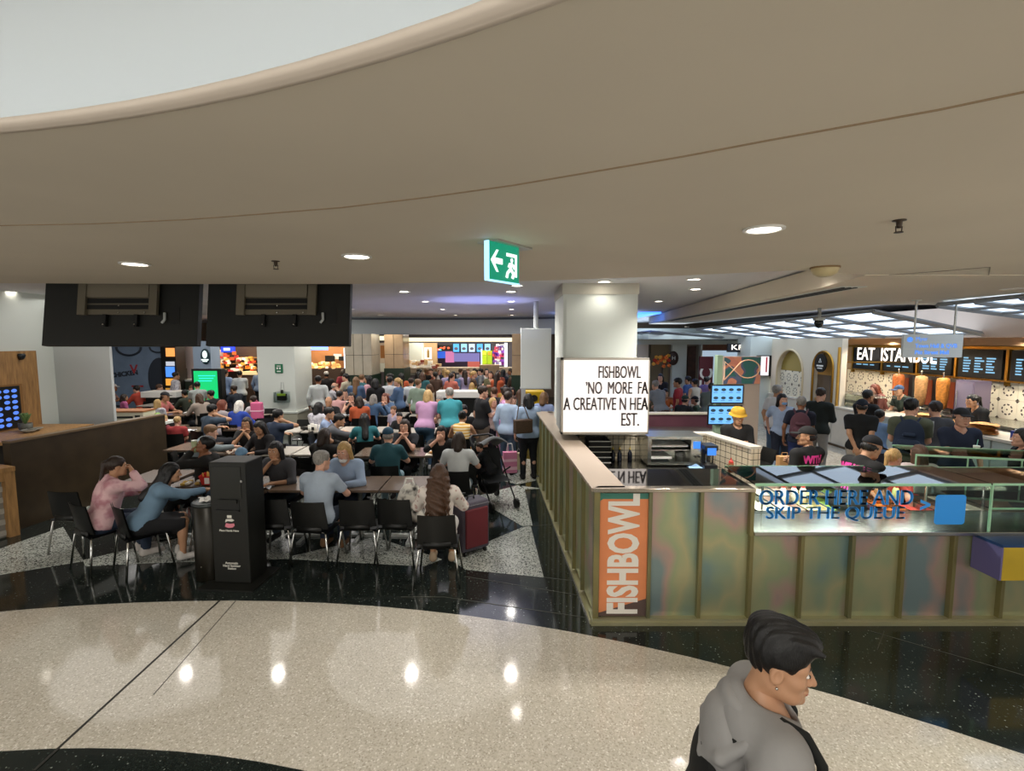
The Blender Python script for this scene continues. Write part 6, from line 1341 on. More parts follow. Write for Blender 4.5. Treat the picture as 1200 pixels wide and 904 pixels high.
gp = thing('paper_folder', 'small turquoise paper bag in the hand of the man in charcoal t-shirt', 'bag', handpos('man in charcoal', 1)+Vector((.0, -.05, -.20))); MB().box(-.09, -.03, 0, .09, .03, .18).build('body', mat('turquoise_paper', '#3fae98', .6), gp); MB().tube([(-.04, 0, .18), (0, 0, .22), (.04, 0, .18)], .004, 6).build('handle', WHITE, gp)

# ================================================================== the walker in the foreground
def face_mask(d, col, dz=0.0, label='face_mask'):
    q = byname(d); k = q[6]; s_ = SDF(.009).el((0, .062, -.065+dz), (.058, .055, .042), k=.02).el((0, .05, -.065+dz), (.05, .045, .06), sub=True, k=.0); m = Soup().add(SDF(.009).el((0, .055, -.062+dz), (.056, .058, .044)).cut((0, .035, 0), (0, -1, 0)).build()); V_ = m.V[0]@k['H'].T+k['head']; m.V[0] = V_; me = m.mesh('mask'); me.materials[0] = mat('mask_'+col[1:], col, .8); inst(label, me, q[5])
face_mask('blond woman in light blue', '#e6e4e0', -.045); face_mask('woman in light blue t-shirt with', '#7fb4e6')
FW = D('man with black quiffed hair in grey hoodie', 912, 776, 'walk', -100, ('hoodie', '#9a9794'), ('trousers', '#2c303a'), '#d8d4cc', ('quiff', 'black'), 'B', .98, yaw=-15, pitch=8, lod=0, extra='walking past in the foreground')
o, tp, k = FW; R = k['R']
s_ = SDF(.009)
for i in range(15):
    t = math.radians(-118+236*i/14); p = lambda r, z: R(r*math.sin(t), -.015-r*1.02*math.cos(t), z)
    if i: s_.rc(prev, p(.115, .50+.055*math.cos(t)-.02), .026, .026, k=.02)
    prev = p(.115, .50+.055*math.cos(t)-.02)
s_.el(R(0, -.135, .385), (.132, .08, .145), k=.02)
pr_ = [R(-.115, .0, .49), R(-.135, -.10, .47), R(-.11, -.175, .38), R(0, -.20, .30), R(.11, -.175, .38), R(.135, -.10, .47), R(.115, .0, .49)]
for a_, b_ in zip(pr_, pr_[1:]): s_.rc(a_, b_, .022, .022, k=.012)
hd = Soup().add(s_.build()).mesh('hood'); hd.materials[0] = cloth('#9d9a98'); inst('hood', hd, o)
MB().ball(tuple(k['head']+k['H']@V3(.083, .0, -.045)), .005).build('earring', STEEL, o)
bp_ = thing('backpack', 'flat black backpack worn by the man in grey hoodie', 'backpack', o.location, o.rotation_euler[2])
s_ = SDF(.012).el(R(-.02, -.175, .15), (.15, .05, .20), k=.04, R=RX(-k['lean'])).rc(R(-.11, -.17, .04), R(.08, -.17, .04), .055, k=.05); bm_ = Soup().add(s_.build()).mesh('bag'); bm_.materials[0] = cloth('#0f1110'); inst('bag', bm_, bp_)
for sg in (-1, 1): MB().tube([R(sg*.10, -.15, .30), R(sg*.11, -.13, .42), R(sg*.112, -.08, .495), R(sg*.112, .0, .515), R(sg*.115, .07, .485), R(sg*.12, .125, .40), R(sg*.135, .135, .30), R(sg*.16, .11, .20), R(sg*.17, 0, .12), R(sg*.14, -.13, .08)], .017, 8).build('strap', cloth('#121412'), bp_, True)
# ================================================================== hanging black screens seen from behind
def hung_screen(pxa, pxb, label):
    Y = 5.75; a, b = atY(pxa, 370, Y-.06), atY(pxb, 406, Y-.14); x0, x1 = a.x, atY(pxb, 370, Y-.06).x; w = (x1-x0)/2
    o = thing('hanging_screen', label, 'screen', ((x0+x1)/2, Y, b.z)); Mt = RX(-.16)
    MB().box(-w, -.03, 0, w, .05, 1.02).xf(Mt).build('housing', MATT_BLACK, o, bevel=.006)
    GRY = mat('bracket_grey', '#6d6656', .5, .3)
    MB().box(-.46, -.05, .36, .42, -.032, .80).xf(Mt).build('mount_plate', GRY, o)
    MB().box(-.42, -.075, .56, .34, -.05, .78).xf(Mt).build('mount_cover', mat('bracket_cover', '#756d5c', .55), o)
    for z0, z1 in ((.49, .545), (.42, .47)): MB().box(-.38, -.062, z0, .34, -.05, z1).xf(Mt).build('mount_slot', BLACK, o)
    for x in (-.46, .36): MB().box(x, -.09, .35, x+.09, -.05, .82).xf(Mt).build('mount_rail', GRY, o)
    for x in (-.16, .20):
        MB().box(x-.02, -.07, .22, x+.02, -.032, .36).xf(Mt).build('latch', BLACK, o); MB().ball((x, -.078, .24), .012).xf(Mt).build('screw', CHROME, o)
    for x, z in ((-.38, .38), (0, .38), (.30, .38), (0, .46)): MB().ball((x, -.066, z), .010).xf(Mt).build('screw', CHROME, o)
    MB().tube([(.52, -.05, .38), (.53, -.06, .30), (.50, -.06, .26)], .014, 6).xf(Mt).build('cable', WALL_GREY, o)
    MB().box(.60, -.034, .25, .68, -.03, .45).xf(Mt).build('port_cover', BLACK, o)
    MB().tube([(.3, -.03, .72), (.3, -.0, 1.6)], .03, 8).build('ceiling_pole', WHITE, o); MB().box(.2, -.08, Zh-b.z-.02, .4, .08, Zh-b.z).build('ceiling_plate', WHITE, o)
    MB().tube([(.3, 0, .9), (.3, 0, Zh-b.z)], .035, 8).build('ceiling_pole', WHITE, o)
    return o
hung_screen(42.5, 226.5, 'big black hanging screen seen from behind, next to the white wall')
hung_screen(237, 407, 'big black hanging screen seen from behind, nearer the far bulkhead')

# ================================================================== left shop corner
pw = thing('partition', 'long dark brown laminate partition beside the seated women', 'partition', (-6.9, 6.75, 0))
po = Vector((-6.9, 6.75, 0)); e0, e1 = Vector((-6.95, 6.75)), Vector((-6.62, 9.35)); dv = (e1-e0).normalized(); nv = Vector((-dv.y, dv.x))*.12
MB().prism([e0, e1, e1+nv, e0+nv], 0, 1.24).xf(T(-po)).build('panel', DARKWOOD, pw); MB().prism([e0-nv*.1, e1-nv*.1, e1+nv*1.1, e0+nv*1.1], 1.24, 1.27).xf(T(-po)).build('top_rail', mat('brown_rail', '#6e5b44', .4), pw)
# timber counter with white bricks
cn = thing('shop_counter', 'low timber counter faced with white painted bricks at the left edge', 'counter', (-7.6, 6.0, 0))
co = Vector((-7.6, 6.0, 0)); A_ = Vector((-6.78, 6.60)); B_ = Vector((-7.42, 4.9)); 
cd = (B_-A_).normalized(); Lc = (B_-A_).length; MC = T(A_.x, A_.y, 0) @ Matrix(((cd.x, -cd.y, 0, 0), (cd.y, cd.x, 0, 0), (0, 0, 1, 0), (0, 0, 0, 1))); MCo = T(-co) @ MC     # x along the front, +y towards the diners
MB().box(0, -.55, .90, Lc, .05, .96).xf(MCo).build('countertop', WOOD, cn); MB().box(0, -.12, 0, .11, .03, .90).xf(MCo).build('corner_post', WOOD, cn); MB().box(.11, -.10, .78, Lc, .02, .90).xf(MCo).build('top_beam', WOOD, cn); MB().box(.0, -.5, 0, Lc, -.06, .88).xf(MCo).build('carcass', mat('grey_mortar', '#8d8a82', .8), cn)
brm = MB().box(-.085, -.03, 0, .085, .012, .068).mesh('brick'); WB = mat('white_painted_brick', '#b9b5ab', .7, var=.1, vscale=9, bump=.5, bscale=30); brm.materials.append(WB)
rb = random.Random(2)
for j in range(10):
    for i in range(9):
        x = .20+.178*i+(.089 if j % 2 else 0)
        if x > Lc-.06: continue
        inst('brick', brm, cn, MCo @ Vector((x, -.05+rb.uniform(-.004, .006), .03+.075*j)), (0, 0, math.atan2(cd.y, cd.x)+rb.uniform(-.01, .01)))
# wooden menu board with screen on the white wall, camera dome, plant and bowls
wp = thing('menu_board', 'timber board with a blue-lit menu screen on the white wall at the left edge', 'sign', (-8.58, 8.35, 1.12), PI/2)
Yb = 7.7; 
for i in range(7): MB().box(-1.9+.35*i, -.05-.006*(i % 3), -.1, -1.56+.35*i, 0, 1.36).build('plank', WOOD, wp)
MB().box(-1.0, -.10, .02, .18, -.045, .80).build('screen_frame', mat('screen_frame_wood', '#8a6232', .45), wp); MB().box(-.95, -.105, .05, .13, -.10, .77).build('screen', BLACK, wp)
mb = MB()
for i in range(8):
    for j in range(7):
        if (i*3+j*5) % 7: mb.extr([(-.88+.13*i+.05*math.cos(t), .12+.095*j+.032*math.sin(t)) for t in [PI*k/4 for k in range(8)]], T(0, -.106, 0) @ RX(PI/2) @ Matrix.Diagonal((1, 1, .002, 1)))
mb.build('menu_picture', emis('blue_menu', '#4f78d8', 1.0), wp)
dc = thing('security_camera', 'small dark dome camera on top of the timber menu board', 'camera', atX(25, 418, -8.5)); MB().lathe([(.05, .05), (.06, .02), (.05, -.02), (.03, -.05), (.005, -.06)], 14).build('dome', mat('dome_dark', '#20262a', .1), dc, True); MB().box(-.12, -.03, .0, -.03, .03, .05).build('bracket', WALL_GREY, dc)
ch = thing('back_counter', 'timber-topped back counter below the menu screen', 'counter', (-8.2, 7.7, 0)); MB().box(-.36, -1.2, 1.10, .6, 1.2, 1.15).build('countertop', WOOD, ch); MB().box(-.34, -1.15, 0, .5, 1.15, 1.10).build('cabinet', mat('dark_cabinet', '#2e2a25', .5), ch)
gx = thing('glass_jar_tray', 'clear plastic tubs on the low timber counter at the left edge', 'tubs', (-7.45, 6.3, .96))
for i, (x, y) in enumerate(((0, 0), (-.05, -.2), (.12, .1), (-.12, -.38))): MB().lathe([(.05, 0), (.07, .22+.03*i), (.065, .22+.03*i), (.045, .01)], 14).build('tub', mat('clear_plastic', '#cfe4dc', .1, trans=.8), gx, True)
pl2 = thing('potted_plant', 'small green succulent in a grey pot beside the blue menu screen', 'plant', (-8.15, 8.2, 1.15)); MB().lathe([(.06, 0), (.09, .04), (.09, .13), (.08, .13), (.05, .02)], 16).build('pot', mat('grey_pot', '#5f6058', .6), pl2, True)
lm = MB().ball((0, 0, .09), (.03, .012, .10), 6, 5).mesh('leaf', True); lm.materials.append(mat('succulent_green', '#5d7a45', .5, var=.2))
for i in range(22): inst('leaf', lm, pl2, (0, 0, .12), (.15+.05*(i % 8), 0, i*2.4))
for x, y, lb in ((-7.85, 6.95, 'shallow grey bowl nearest the dark brown partition'), (-7.9, 7.1, 'shallow grey bowl nearest the succulent')):
    bo = thing('bowl', lb, 'bowl', (x-.1, y+1.1, 1.15)); MB().lathe([(.04, 0), (.11, .05), (.10, .05), (.03, .012)], 18).build('shell', mat('stone_grey', '#9a988f', .5), bo, True); MB().lathe([(.02, .03), (.09, .042)], 14).build('filling', mat('bowl_filling', '#6f6a58', .8), bo)

# ================================================================== hand sanitiser stand and litter bin
s0 = at(277, 683); hs = thing('hand_sanitiser_stand', 'tall black automatic hand sanitiser stand by the dining tables', 'dispenser', (s0.x, s0.y+.10, 0), math.radians(-4))
MB().box(-.205, -.15, .02, .205, .18, 1.36).build('cabinet', MATT_BLACK, hs, bevel=.012); MB().box(-.17, -.156, .97, .15, -.15, 1.31).build('door', mat('black_door', '#171812', .35), hs); MB().tube([(.16, -.15, 1.16), (.16, -.165, 1.16)], .014, 10).build('lock', CHROME, hs)
MB().box(-.14, -.154, .83, .12, -.149, .95).build('recess', BLACK, hs); MB().box(-.10, -.17, .915, .10, -.15, .955).build('nozzle_hood', MATT_BLACK, hs); MB().box(-.14, -.168, .825, .12, -.15, .84).build('drip_tray', BLACK, hs); MB().box(-.30, -.30, 0, .32, .26, .02).build('base_plate', MATT_BLACK, hs)
WT = mat('white_print', '#d8d6cc', .5); PK = mat('pink_hands', '#d77f8e', .5)
text('Place Hands Here', .030, WT, hs, T(-.01, -.1515, .60) @ facing(0), bold=.0008, ext=.0006); text('Automatic\nHand Sanitiser\nStation', .034, WT, hs, T(0, -.1515, .235) @ facing(0), bold=.0008, ext=.0006, line=.9)
MB().extr([(-.05, .70), (-.02, .715), (.03, .71), (.055, .725), (.03, .74), (-.04, .735)], T(0, -.150, 0) @ RX(PI/2) @ Matrix.Diagonal((1, 1, .002, 1))).box(-.025, -.152, .75, .025, -.15, .78).build('white_symbol', WT, hs)
MB().extr([(-.055, .655), (-.02, .64), (.03, .645), (.055, .665), (.05, .69), (0, .685), (-.04, .692)], T(0, -.150, 0) @ RX(PI/2) @ Matrix.Diagonal((1, 1, .002, 1))).build('hands_symbol', PK, hs)
b0 = at(240, 683); bn = thing('litter_bin', 'cylindrical dark litter bin beside the hand sanitiser stand', 'bin', (b0.x, b0.y+.16, 0)); MB().lathe([(.165, 0), (.17, .02), (.17, .84), (.16, .85)], 32).build('body', mat('bin_dark_metal', '#232019', .32, .5), bn, True); MB().lathe([(.172, .84), (.174, .87), (.15, .885), (.148, .86)], 32).build('rim', mat('bin_rim', '#3c4040', .3, .6), bn, True); MB().lathe([(.02, .872), (.148, .874)], 28).build('lid', mat('bin_lid', '#4a4f50', .35), bn); MB().ball((-.02, -.171, .18), .008).build('screw', CHROME, bn)
tsu = thing('crumpled_napkin', 'crumpled white napkin on top of the litter bin', 'napkin', (b0.x+.02, b0.y+.13, .874)); MB().grid(lambda u, v: (-.09+.2*u, -.05+.10*v, .006+.05*abs(math.sin(u*7+v*3)*math.sin(v*5+u))), 12, 10).build('sheet', WHITE, tsu, True)
tsu2 = thing('wooden_stirrer', 'pale wooden stirrer lying on the litter bin', 'cutlery', (b0.x-.06, b0.y+.18, .9)); MB().box(-.07, -.008, 0, .07, .008, .004).xf(RX(.1)).build('stick', WHITE, tsu2)

# ================================================================== ceiling fittings and signs
ex = at(588, 284, Zn); es_ = thing('exit_sign', 'green illuminated exit sign with white arrow and running figure', 'sign', (ex.x, ex.y, Zn), math.radians(54))
MB().box(-.10, -.05, -.012, .26, .11, 0).build('ceiling_plate', mat('plate_grey', '#b8b6ae', .3, .5), es_); GREEN = emis('exit_green', '#0c8f6c', .75); WG = emis('exit_white', '#e6fff4', 1.2)
MB().box(-.145, -.012, -.235, .165, .012, -.012).build('panel', GREEN, es_); MB().box(-.15, -.016, -.24, -.142, .016, -.012).box(-.15, -.016, -.242, .17, .016, -.235).build('light_edge', emis('exit_edge', '#9fd8ff', 1.3), es_)
MB().extr([(-.125, -.12), (-.07, -.055), (-.05, -.055), (-.085, -.103), (-.01, -.103), (-.01, -.137), (-.085, -.137), (-.05, -.185), (-.07, -.185)], T(0, -.0125, 0) @ RX(PI/2) @ Matrix.Diagonal((1, 1, .002, 1))).build('arrow', WG, es_)
MB().extr([(.03, -.06), (.14, -.06), (.14, -.20), (.12, -.20), (.12, -.08), (.03, -.08)], T(0, -.0125, 0) @ RX(PI/2) @ Matrix.Diagonal((1, 1, .002, 1))).build('door_symbol', WG, es_)
MB().ball((.085, -.014, -.10), (.014, .003, .014)).tube([(.08, -.014, -.118), (.07, -.014, -.155), (.10, -.014, -.18), (.09, -.014, -.21)], .011, 6).tube([(.07, -.014, -.155), (.04, -.014, -.18), (.03, -.014, -.21)], .010, 6).tube([(.05, -.014, -.145), (.06, -.014, -.125), (.10, -.014, -.13), (.112, -.014, -.15)], .008, 6).build('running_figure', WG, es_)
sk = at(967, 313, Zn); sm = thing('smoke_alarm', 'yellowed white smoke alarm under the near ceiling', 'smoke alarm', sk); MB().lathe([(.10, 0), (.102, -.02), (.085, -.055), (.05, -.075), (.005, -.078)], 26).build('dome', mat('aged_plastic', '#c9b88c', .4), sm, True); MB().lathe([(.108, 0), (.108, -.012), (.10, -.014)], 26).build('base', mat('brown_ring', '#8a6e48', .5), sm)
for px, py, lb in ((1054, 258, 'dark ceiling sprinkler right of the smoke alarm'), (323, 306, 'dark ceiling sprinkler between the two downlights over the screens')):
    p = at(px, py, Zn); o_ = thing('sprinkler', lb, 'sprinkler', p); MB().lathe([(.03, 0), (.03, -.005), (.014, -.007), (.013, -.028), (.008, -.04)], 16).build('body', mat('sprinkler_brass', '#4a4038', .4, .8), o_, True); MB().lathe([(.005, -.055), (.02, -.058), (.02, -.062)], 12).build('deflector', mat('sprinkler_brass'), o_); MB().tube([(.016, 0, -.03), (.014, 0, -.058)], .003, 5).tube([(-.016, 0, -.03), (-.014, 0, -.058)], .003, 5).build('frame', mat('sprinkler_brass'), o_)
p = at(697, 333.5, Zh); o_ = thing('ceiling_speaker', 'small round ceiling speaker in front of the kiosk pillar', 'speaker', p); MB().lathe([(.09, 0), (.09, -.01), (.07, -.03), (.03, -.035)], 20).build('grille', WALL_GREY, o_, True)
hsg = thing('hanging_sign', 'translucent hanging direction sign with blurred blue lines before the kebab shop', 'sign', atY(1091, 419, 7.2)); A0 = atY(1056, 392, 7.2); w = (atY(1125, 400, 7.2).x-A0.x)/2; hh = A0.z-atY(1091, 419, 7.2).z
SGM = mat('sign_glass', '#b9bfc0', .25, emit='#9aa2a6', es=.12)
MB().box(-w, -.02, 0, w, .02, hh).build('panel', SGM, hsg); SB = emis('sign_blue', '#4f8ff2', .8)
text('Myer', .085, SB, hsg, T(-w+.17, -.0215, hh*.72) @ facing(0), align='LEFT', ext=.001); text('Town Hall & QVB', .082, SB, hsg, T(-w+.17, -.0215, hh*.42) @ facing(0), align='LEFT', ext=.001, bold=.002); text('Pitt Street Mall', .082, SB, hsg, T(-w+.17, -.0215, hh*.14) @ facing(0), align='LEFT', ext=.001, bold=.002); MB().ball((-w+.09, -.02, hh*.77), (.045, .004, .04)).build('arrow_mark', SB, hsg)
for z in (.36, .66): MB().box(-w+.02, -.022, hh*z, w-.02, -.0205, hh*z+.004).build('divider', WALL_WHITE, hsg)
for x in (-w*.62, w*.72): MB().tube([(x, 0, hh), (x, 0, Zn-hsg.location.z-.01)], .014, 8).build('rod', STEEL, hsg); MB().lathe([(.06, 0), (.06, .01)], 14, (x, 0, Zn-hsg.location.z-.02)).build('ceiling_rose', WALL_WHITE, hsg)
p = atY(960, 372, 9.0); o_ = thing('security_camera', 'small round security camera under the luminous ceiling tray', 'camera', (p.x, 9.0, 2.93)); MB().lathe([(.07, .09), (.08, .05), (.06, .0), (.03, -.04), (.005, -.05)], 16).build('dome', mat('dome_dark'), o_, True); MB().lathe([(.10, .09), (.10, .14), (.03, .15), (.03, .32)], 16).build('base', WALL_GREY, o_, True)
# white boxed sign back left of the kiosk pillar and what stands under it
bsn = thing('box_sign', 'blank white back of a boxed sign left of the kiosk pillar', 'sign', (atY(628, 455, 10.6).x, 10.6, atY(628, 455, 10.6).z)); w = (atY(646, 455, 10.6).x-atY(610.5, 455, 10.6).x)/2; MB().box(-w, 0, 0, w, .25, atY(628, 385, 10.6).z-bsn.location.z).build('box', WALL_WHITE, bsn, bevel=.01); MB().box(-w-.01, -.01, -.02, w+.01, .26, 0).build('bottom_edge', WALL_GREY, bsn)
MB().tube([(0, .12, atY(628, 385, 10.6).z-bsn.location.z), (0, .12, Zh-bsn.location.z)], .05, 8).build('post', WALL_GREY, bsn)
struct(MB().box(atY(611, 455, 10.9).x, 11.0, 0, atY(616, 455, 10.9).x, 11.2, 2.4).build('pillar_sign_post', WALL_GREY))
ym = thing('toy_machine', 'bright yellow amusement machine under the boxed sign back', 'machine', (atY(626, 475, 13).x, 13, 0)); zt = atY(626, 459, 13).z; MB().box(-.28, 0, 0, .28, .5, zt).build('cabinet', mat('yellow_cabinet', '#d9b31e', .35), ym, bevel=.02); MB().tube([(0, 0, zt-.18), (0, -.02, zt-.18)], .09, 16).build('opening', BLACK, ym)

# ================================================================== far shops on the left and middle
def shop(name, label, cat, px, Y): return thing(name, label, cat, (atY(px, 450, Y).x, Y, 0))
def panel(o, px0, py0, px1, py1, Y, name, m, d=.06, oy=0.0, **kw):
    a_, b_ = atY(px0, py1, Y+oy), atY(px1, py0, Y+oy); l = o.location
    y0_ = Y-l.y+oy; return MB().box(a_.x-l.x, y0_, max(a_.z, 0), b_.x-l.x, y0_+d, b_.z).build(name, m, o, **kw)
mu = shop('mural_wall', 'blue-grey mural wall with dark bowl outline and red lettering behind the diners at the left', 'mural', 160, 17.0); MURAL = mat('mural_blue_grey', '#7f93ad', .6, var=.12, vscale=2)
panel(mu, 70, 398, 193, 512, 17.0, 'painted_wall', MURAL); DI = mat('mural_dark', '#333a46', .6); RI = mat('mural_red', '#b83a3f', .6)
m_ = atY(150, 407, 16.95)-mu.location; MB().tube([(m_.x+.42*math.cos(t), -.03, m_.z+.28*math.sin(t)) for t in [PI+PI*k/14 for k in range(15)]], .035, 6).build('bowl_outline', DI, mu); MB().tube([(m_.x+1.0+.28*math.cos(t), -.03, m_.z+.18*math.sin(t)) for t in [PI+PI*k/14 for k in range(15)]], .025, 6).build('bowl_outline', DI, mu)
c_ = atY(183, 444, 16.95)-mu.location; MB().ball((c_.x+.12, -.02, c_.z), (.42, .03, .72), 20, 12).build('dark_blot', DI, mu)
t1 = atY(145, 441, 16.95)-mu.location; text('CHICKEN', .22, DI, mu, T(t1.x, -.01, t1.z) @ RX(PI/2) @ RZ(.12), bold=.01); t2 = atY(156, 435, 16.95)-mu.location; text('V', .42, RI, mu, T(t2.x, -.012, t2.z-.08) @ facing(0), bold=.01); t3 = atY(160, 453, 16.95)-mu.location; MB().box(t3.x-.2, -.012, t3.z-.03, t3.x+.2, 0, t3.z+.03).build('red_line', RI, mu)
df = shop('drinks_fridge', 'lit drinks fridge with orange and blue shelves right of the mural', 'fridge', 199, 16.8); panel(df, 193.5, 404, 205, 500, 16.8, 'cabinet', BLACK, .5)
for (y0, y1), (nm, c, s_) in zip(((408, 418), (424, 429), (430, 442), (444, 452), (455, 466)), (('orange_shelf', '#f09a50', 1.0), ('white_shelf', '#c8ccd8', .7), ('blue_shelf', '#4a86e8', 1.0), ('amber_shelf', '#e8a040', .8), ('green_shelf', '#c08a3a', .6))): panel(df, 194.5, y0, 204, y1, 16.8, nm, emis('fridge_'+nm, c, s_), .02, -.03)
pkw = shop('shop_facade', 'pale pink shop wall with a dark counter beside the drinks fridge', 'shop front', 218, 17.6); panel(pkw, 204, 398, 228, 500, 17.6, 'pink_wall', mat('pale_pink_wall', '#c9b8b8', .6)); panel(pkw, 208, 447, 230, 462, 17.2, 'counter_front', mat('dark_green_counter', '#2d3a30', .5), .4); panel(pkw, 207, 445, 231, 447.5, 17.2, 'countertop', WALL_GREY, .45)
panel(pkw, 209, 432, 217, 446, 17.2, 'till', BLACK, .1, .1)
gs = shop('digital_totem', 'free-standing totem with bright green screen and cyan lines', 'screen', 243, 14.4); panel(gs, 228, 432.5, 259, 500, 14.4, 'housing', BLACK, .2); panel(gs, 230, 435, 254, 494, 14.4, 'screen', emis('green_screen', '#0fbf6a', .95), .01, -.012)
for i, y in enumerate((440, 443, 446)): panel(gs, 232+i % 2, y, 252-2*i, y+1.2, 14.4, 'cyan_line', emis('cyan_line', '#2fd8d0', 1.0), .01, -.02)
cp = shop('column_sign', 'blue-grey column with a dark green oval sign and white emblem', 'sign', 240, 15.6); panel(cp, 231, 400, 246, 500, 15.6, 'column', mat('column_blue_grey', '#8e9fb3', .6), .5)
o1 = atY(239, 418, 15.5)-cp.location; MB().ball((o1.x, -.03, o1.z), (.15, .03, .25), 20, 12).build('oval', mat('dark_green_oval', '#14333c', .4), cp, True); MB().ball((o1.x, -.06, o1.z+.06), (.075, .012, .12), 14, 8).build('emblem', emis('emblem_white', '#e8fbf6', 1.2), cp, True); MB().box(o1.x-.11, -.075, o1.z-.12, o1.x+.11, -.055, o1.z-.085).box(o1.x-.07, -.075, o1.z-.165, o1.x+.07, -.055, o1.z-.14).build('white_line', emis('emblem_white', '#e8fbf6', 1.2), cp)
def goods(o, px0, py0, px1, py1, Y, n, cols, nm, seed, oy=-.1, r=.07, es=.25):
    r_ = random.Random(seed)
    for i in range(n):
        p_ = atY(r_.uniform(px0, px1), r_.uniform(py0, py1), Y)-o.location; oy_ = Y-o.location.y+oy; c = r_.choice(cols)
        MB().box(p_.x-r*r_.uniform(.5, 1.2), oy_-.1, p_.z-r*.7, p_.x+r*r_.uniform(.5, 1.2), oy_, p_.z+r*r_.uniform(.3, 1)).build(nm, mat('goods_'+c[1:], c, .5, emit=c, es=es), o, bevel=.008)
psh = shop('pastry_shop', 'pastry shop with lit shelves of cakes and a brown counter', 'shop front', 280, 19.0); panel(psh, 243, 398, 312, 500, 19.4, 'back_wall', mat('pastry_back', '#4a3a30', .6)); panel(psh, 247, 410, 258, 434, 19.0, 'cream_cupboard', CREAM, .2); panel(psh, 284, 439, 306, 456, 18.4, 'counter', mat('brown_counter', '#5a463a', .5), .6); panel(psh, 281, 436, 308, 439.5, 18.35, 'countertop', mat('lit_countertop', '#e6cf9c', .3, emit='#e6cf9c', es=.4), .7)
for y in (419, 426, 432): panel(psh, 262, y, 304, y+1, 19.0, 'shelf', WOOD, .3)
goods(psh, 256, 415, 302, 434, 19.0, 60, ['#f0e4d0', '#d9502c', '#e8a040', '#c23a3a', '#f4f0e6', '#7a4a2a', '#e8c890'], 'cake', 4); panel(psh, 259, 405, 274, 413, 18.8, 'blue_sign', emis('deep_blue_sign', '#2040e0', 1.3), .08); panel(psh, 262, 408, 269, 411, 18.75, 'white_swirl', emis('emblem_white', '#e8fbf6', 1.2), .02); panel(psh, 305, 405, 309, 440, 18.6, 'lit_edge', emis('warm_edge', '#ffe2b8', 1.0), .1); panel(psh, 272, 412, 276, 416, 18.7, 'orange_sign', emis('orange_sign_small', '#e86a2c', 1.0), .05)
light('AREA', 'pastry_lamp', (psh.location.x, 18.2, 2.75), 45, (1, .8, .55), size=1.5)
wsh = shop('warm_shop', 'warmly lit shop with timber back wall and black picture boards', 'shop front', 385, 19.0); panel(wsh, 345, 398, 408, 500, 19.4, 'back_wall', mat('warm_timber', '#b07a4c', .5, var=.15, vscale=3)); 
for (x0, x1, y0, y1) in ((381, 392, 417, 424), (397, 404, 418, 423)): panel(wsh, x0, y0, x1, y1, 19.0, 'picture_board', BLACK, .04)
panel(wsh, 391, 415, 400, 421, 19.1, 'white_board', WALL_WHITE, .04); panel(wsh, 403.5, 408, 405, 436, 18.8, 'lit_edge', emis('white_edge', '#f2f4ff', 1.4), .08); panel(wsh, 364, 406, 384, 410.5, 18.6, 'blue_white_sign', emis('blue_white_sign', '#7f9cff', 1.8), .06)
goods(wsh, 364, 425, 400, 431, 18.9, 26, ['#f7e3b4', '#f0c878', '#fff0d0', '#d8a060'], 'loaf', 6, es=.5); panel(wsh, 360, 432, 406, 452, 18.7, 'counter', mat('dark_bakery_counter', '#3a2c24', .5), .5)
light('AREA', 'bakery_lamp', (wsh.location.x, 18.3, 2.75), 50, (1, .8, .55), size=1.5)
# marble columns with dark green feet
MARB = mat('beige_marble', '#b9b09c', .15, var=.10, vscale=3); MARB2 = mat('tan_marble', '#a98e6c', .2, var=.12, vscale=3)
def column(px0, px1, pf, Y, m, label, n):
    o_ = shop('marble_column', label, 'column', (px0+px1)/2, Y); a_, b_ = atY(px0, 440, Y).x-o_.location.x, atY(px1, 440, Y).x-o_.location.x; zf = atY(px0, pf, Y).z; zm = 2.2
    MB().box(a_+.02, .02, 0, b_-.02, 1.0, 2.88).build('core', MATT_BLACK, o_); MB().box(a_-.02, -.02, 0, b_+.02, 1.04, zf).build('foot', mat('dark_green_foot', '#1f3325', .4), o_)
    for i in range(n):
        x0_, x1_ = a_+(b_-a_)*i/n+.008, a_+(b_-a_)*(i+1)/n-.008
        for z0_, z1_ in ((zf+.006, zm-.006), (zm+.006, 2.88)): MB().box(x0_, 0, z0_, x1_, .03, z1_).build('panel', m, o_)
    for z0_, z1_ in ((zf+.006, zm-.006), (zm+.006, 2.88)): MB().box(b_-.03, .03, z0_, b_, 1.0, z1_).box(a_, .03, z0_, a_+.03, 1.0, z1_).build('side_panel', m, o_)
column(404.5, 436, 440, 15.9, MARB, 'wide beige marble column with dark green foot', 3); column(451, 473, 432, 16.8, MARB2, 'narrow tan marble column with dark green foot', 2); column(600, 612, 440, 15.6, MARB2, 'tan marble column beside the boxed sign back', 1)
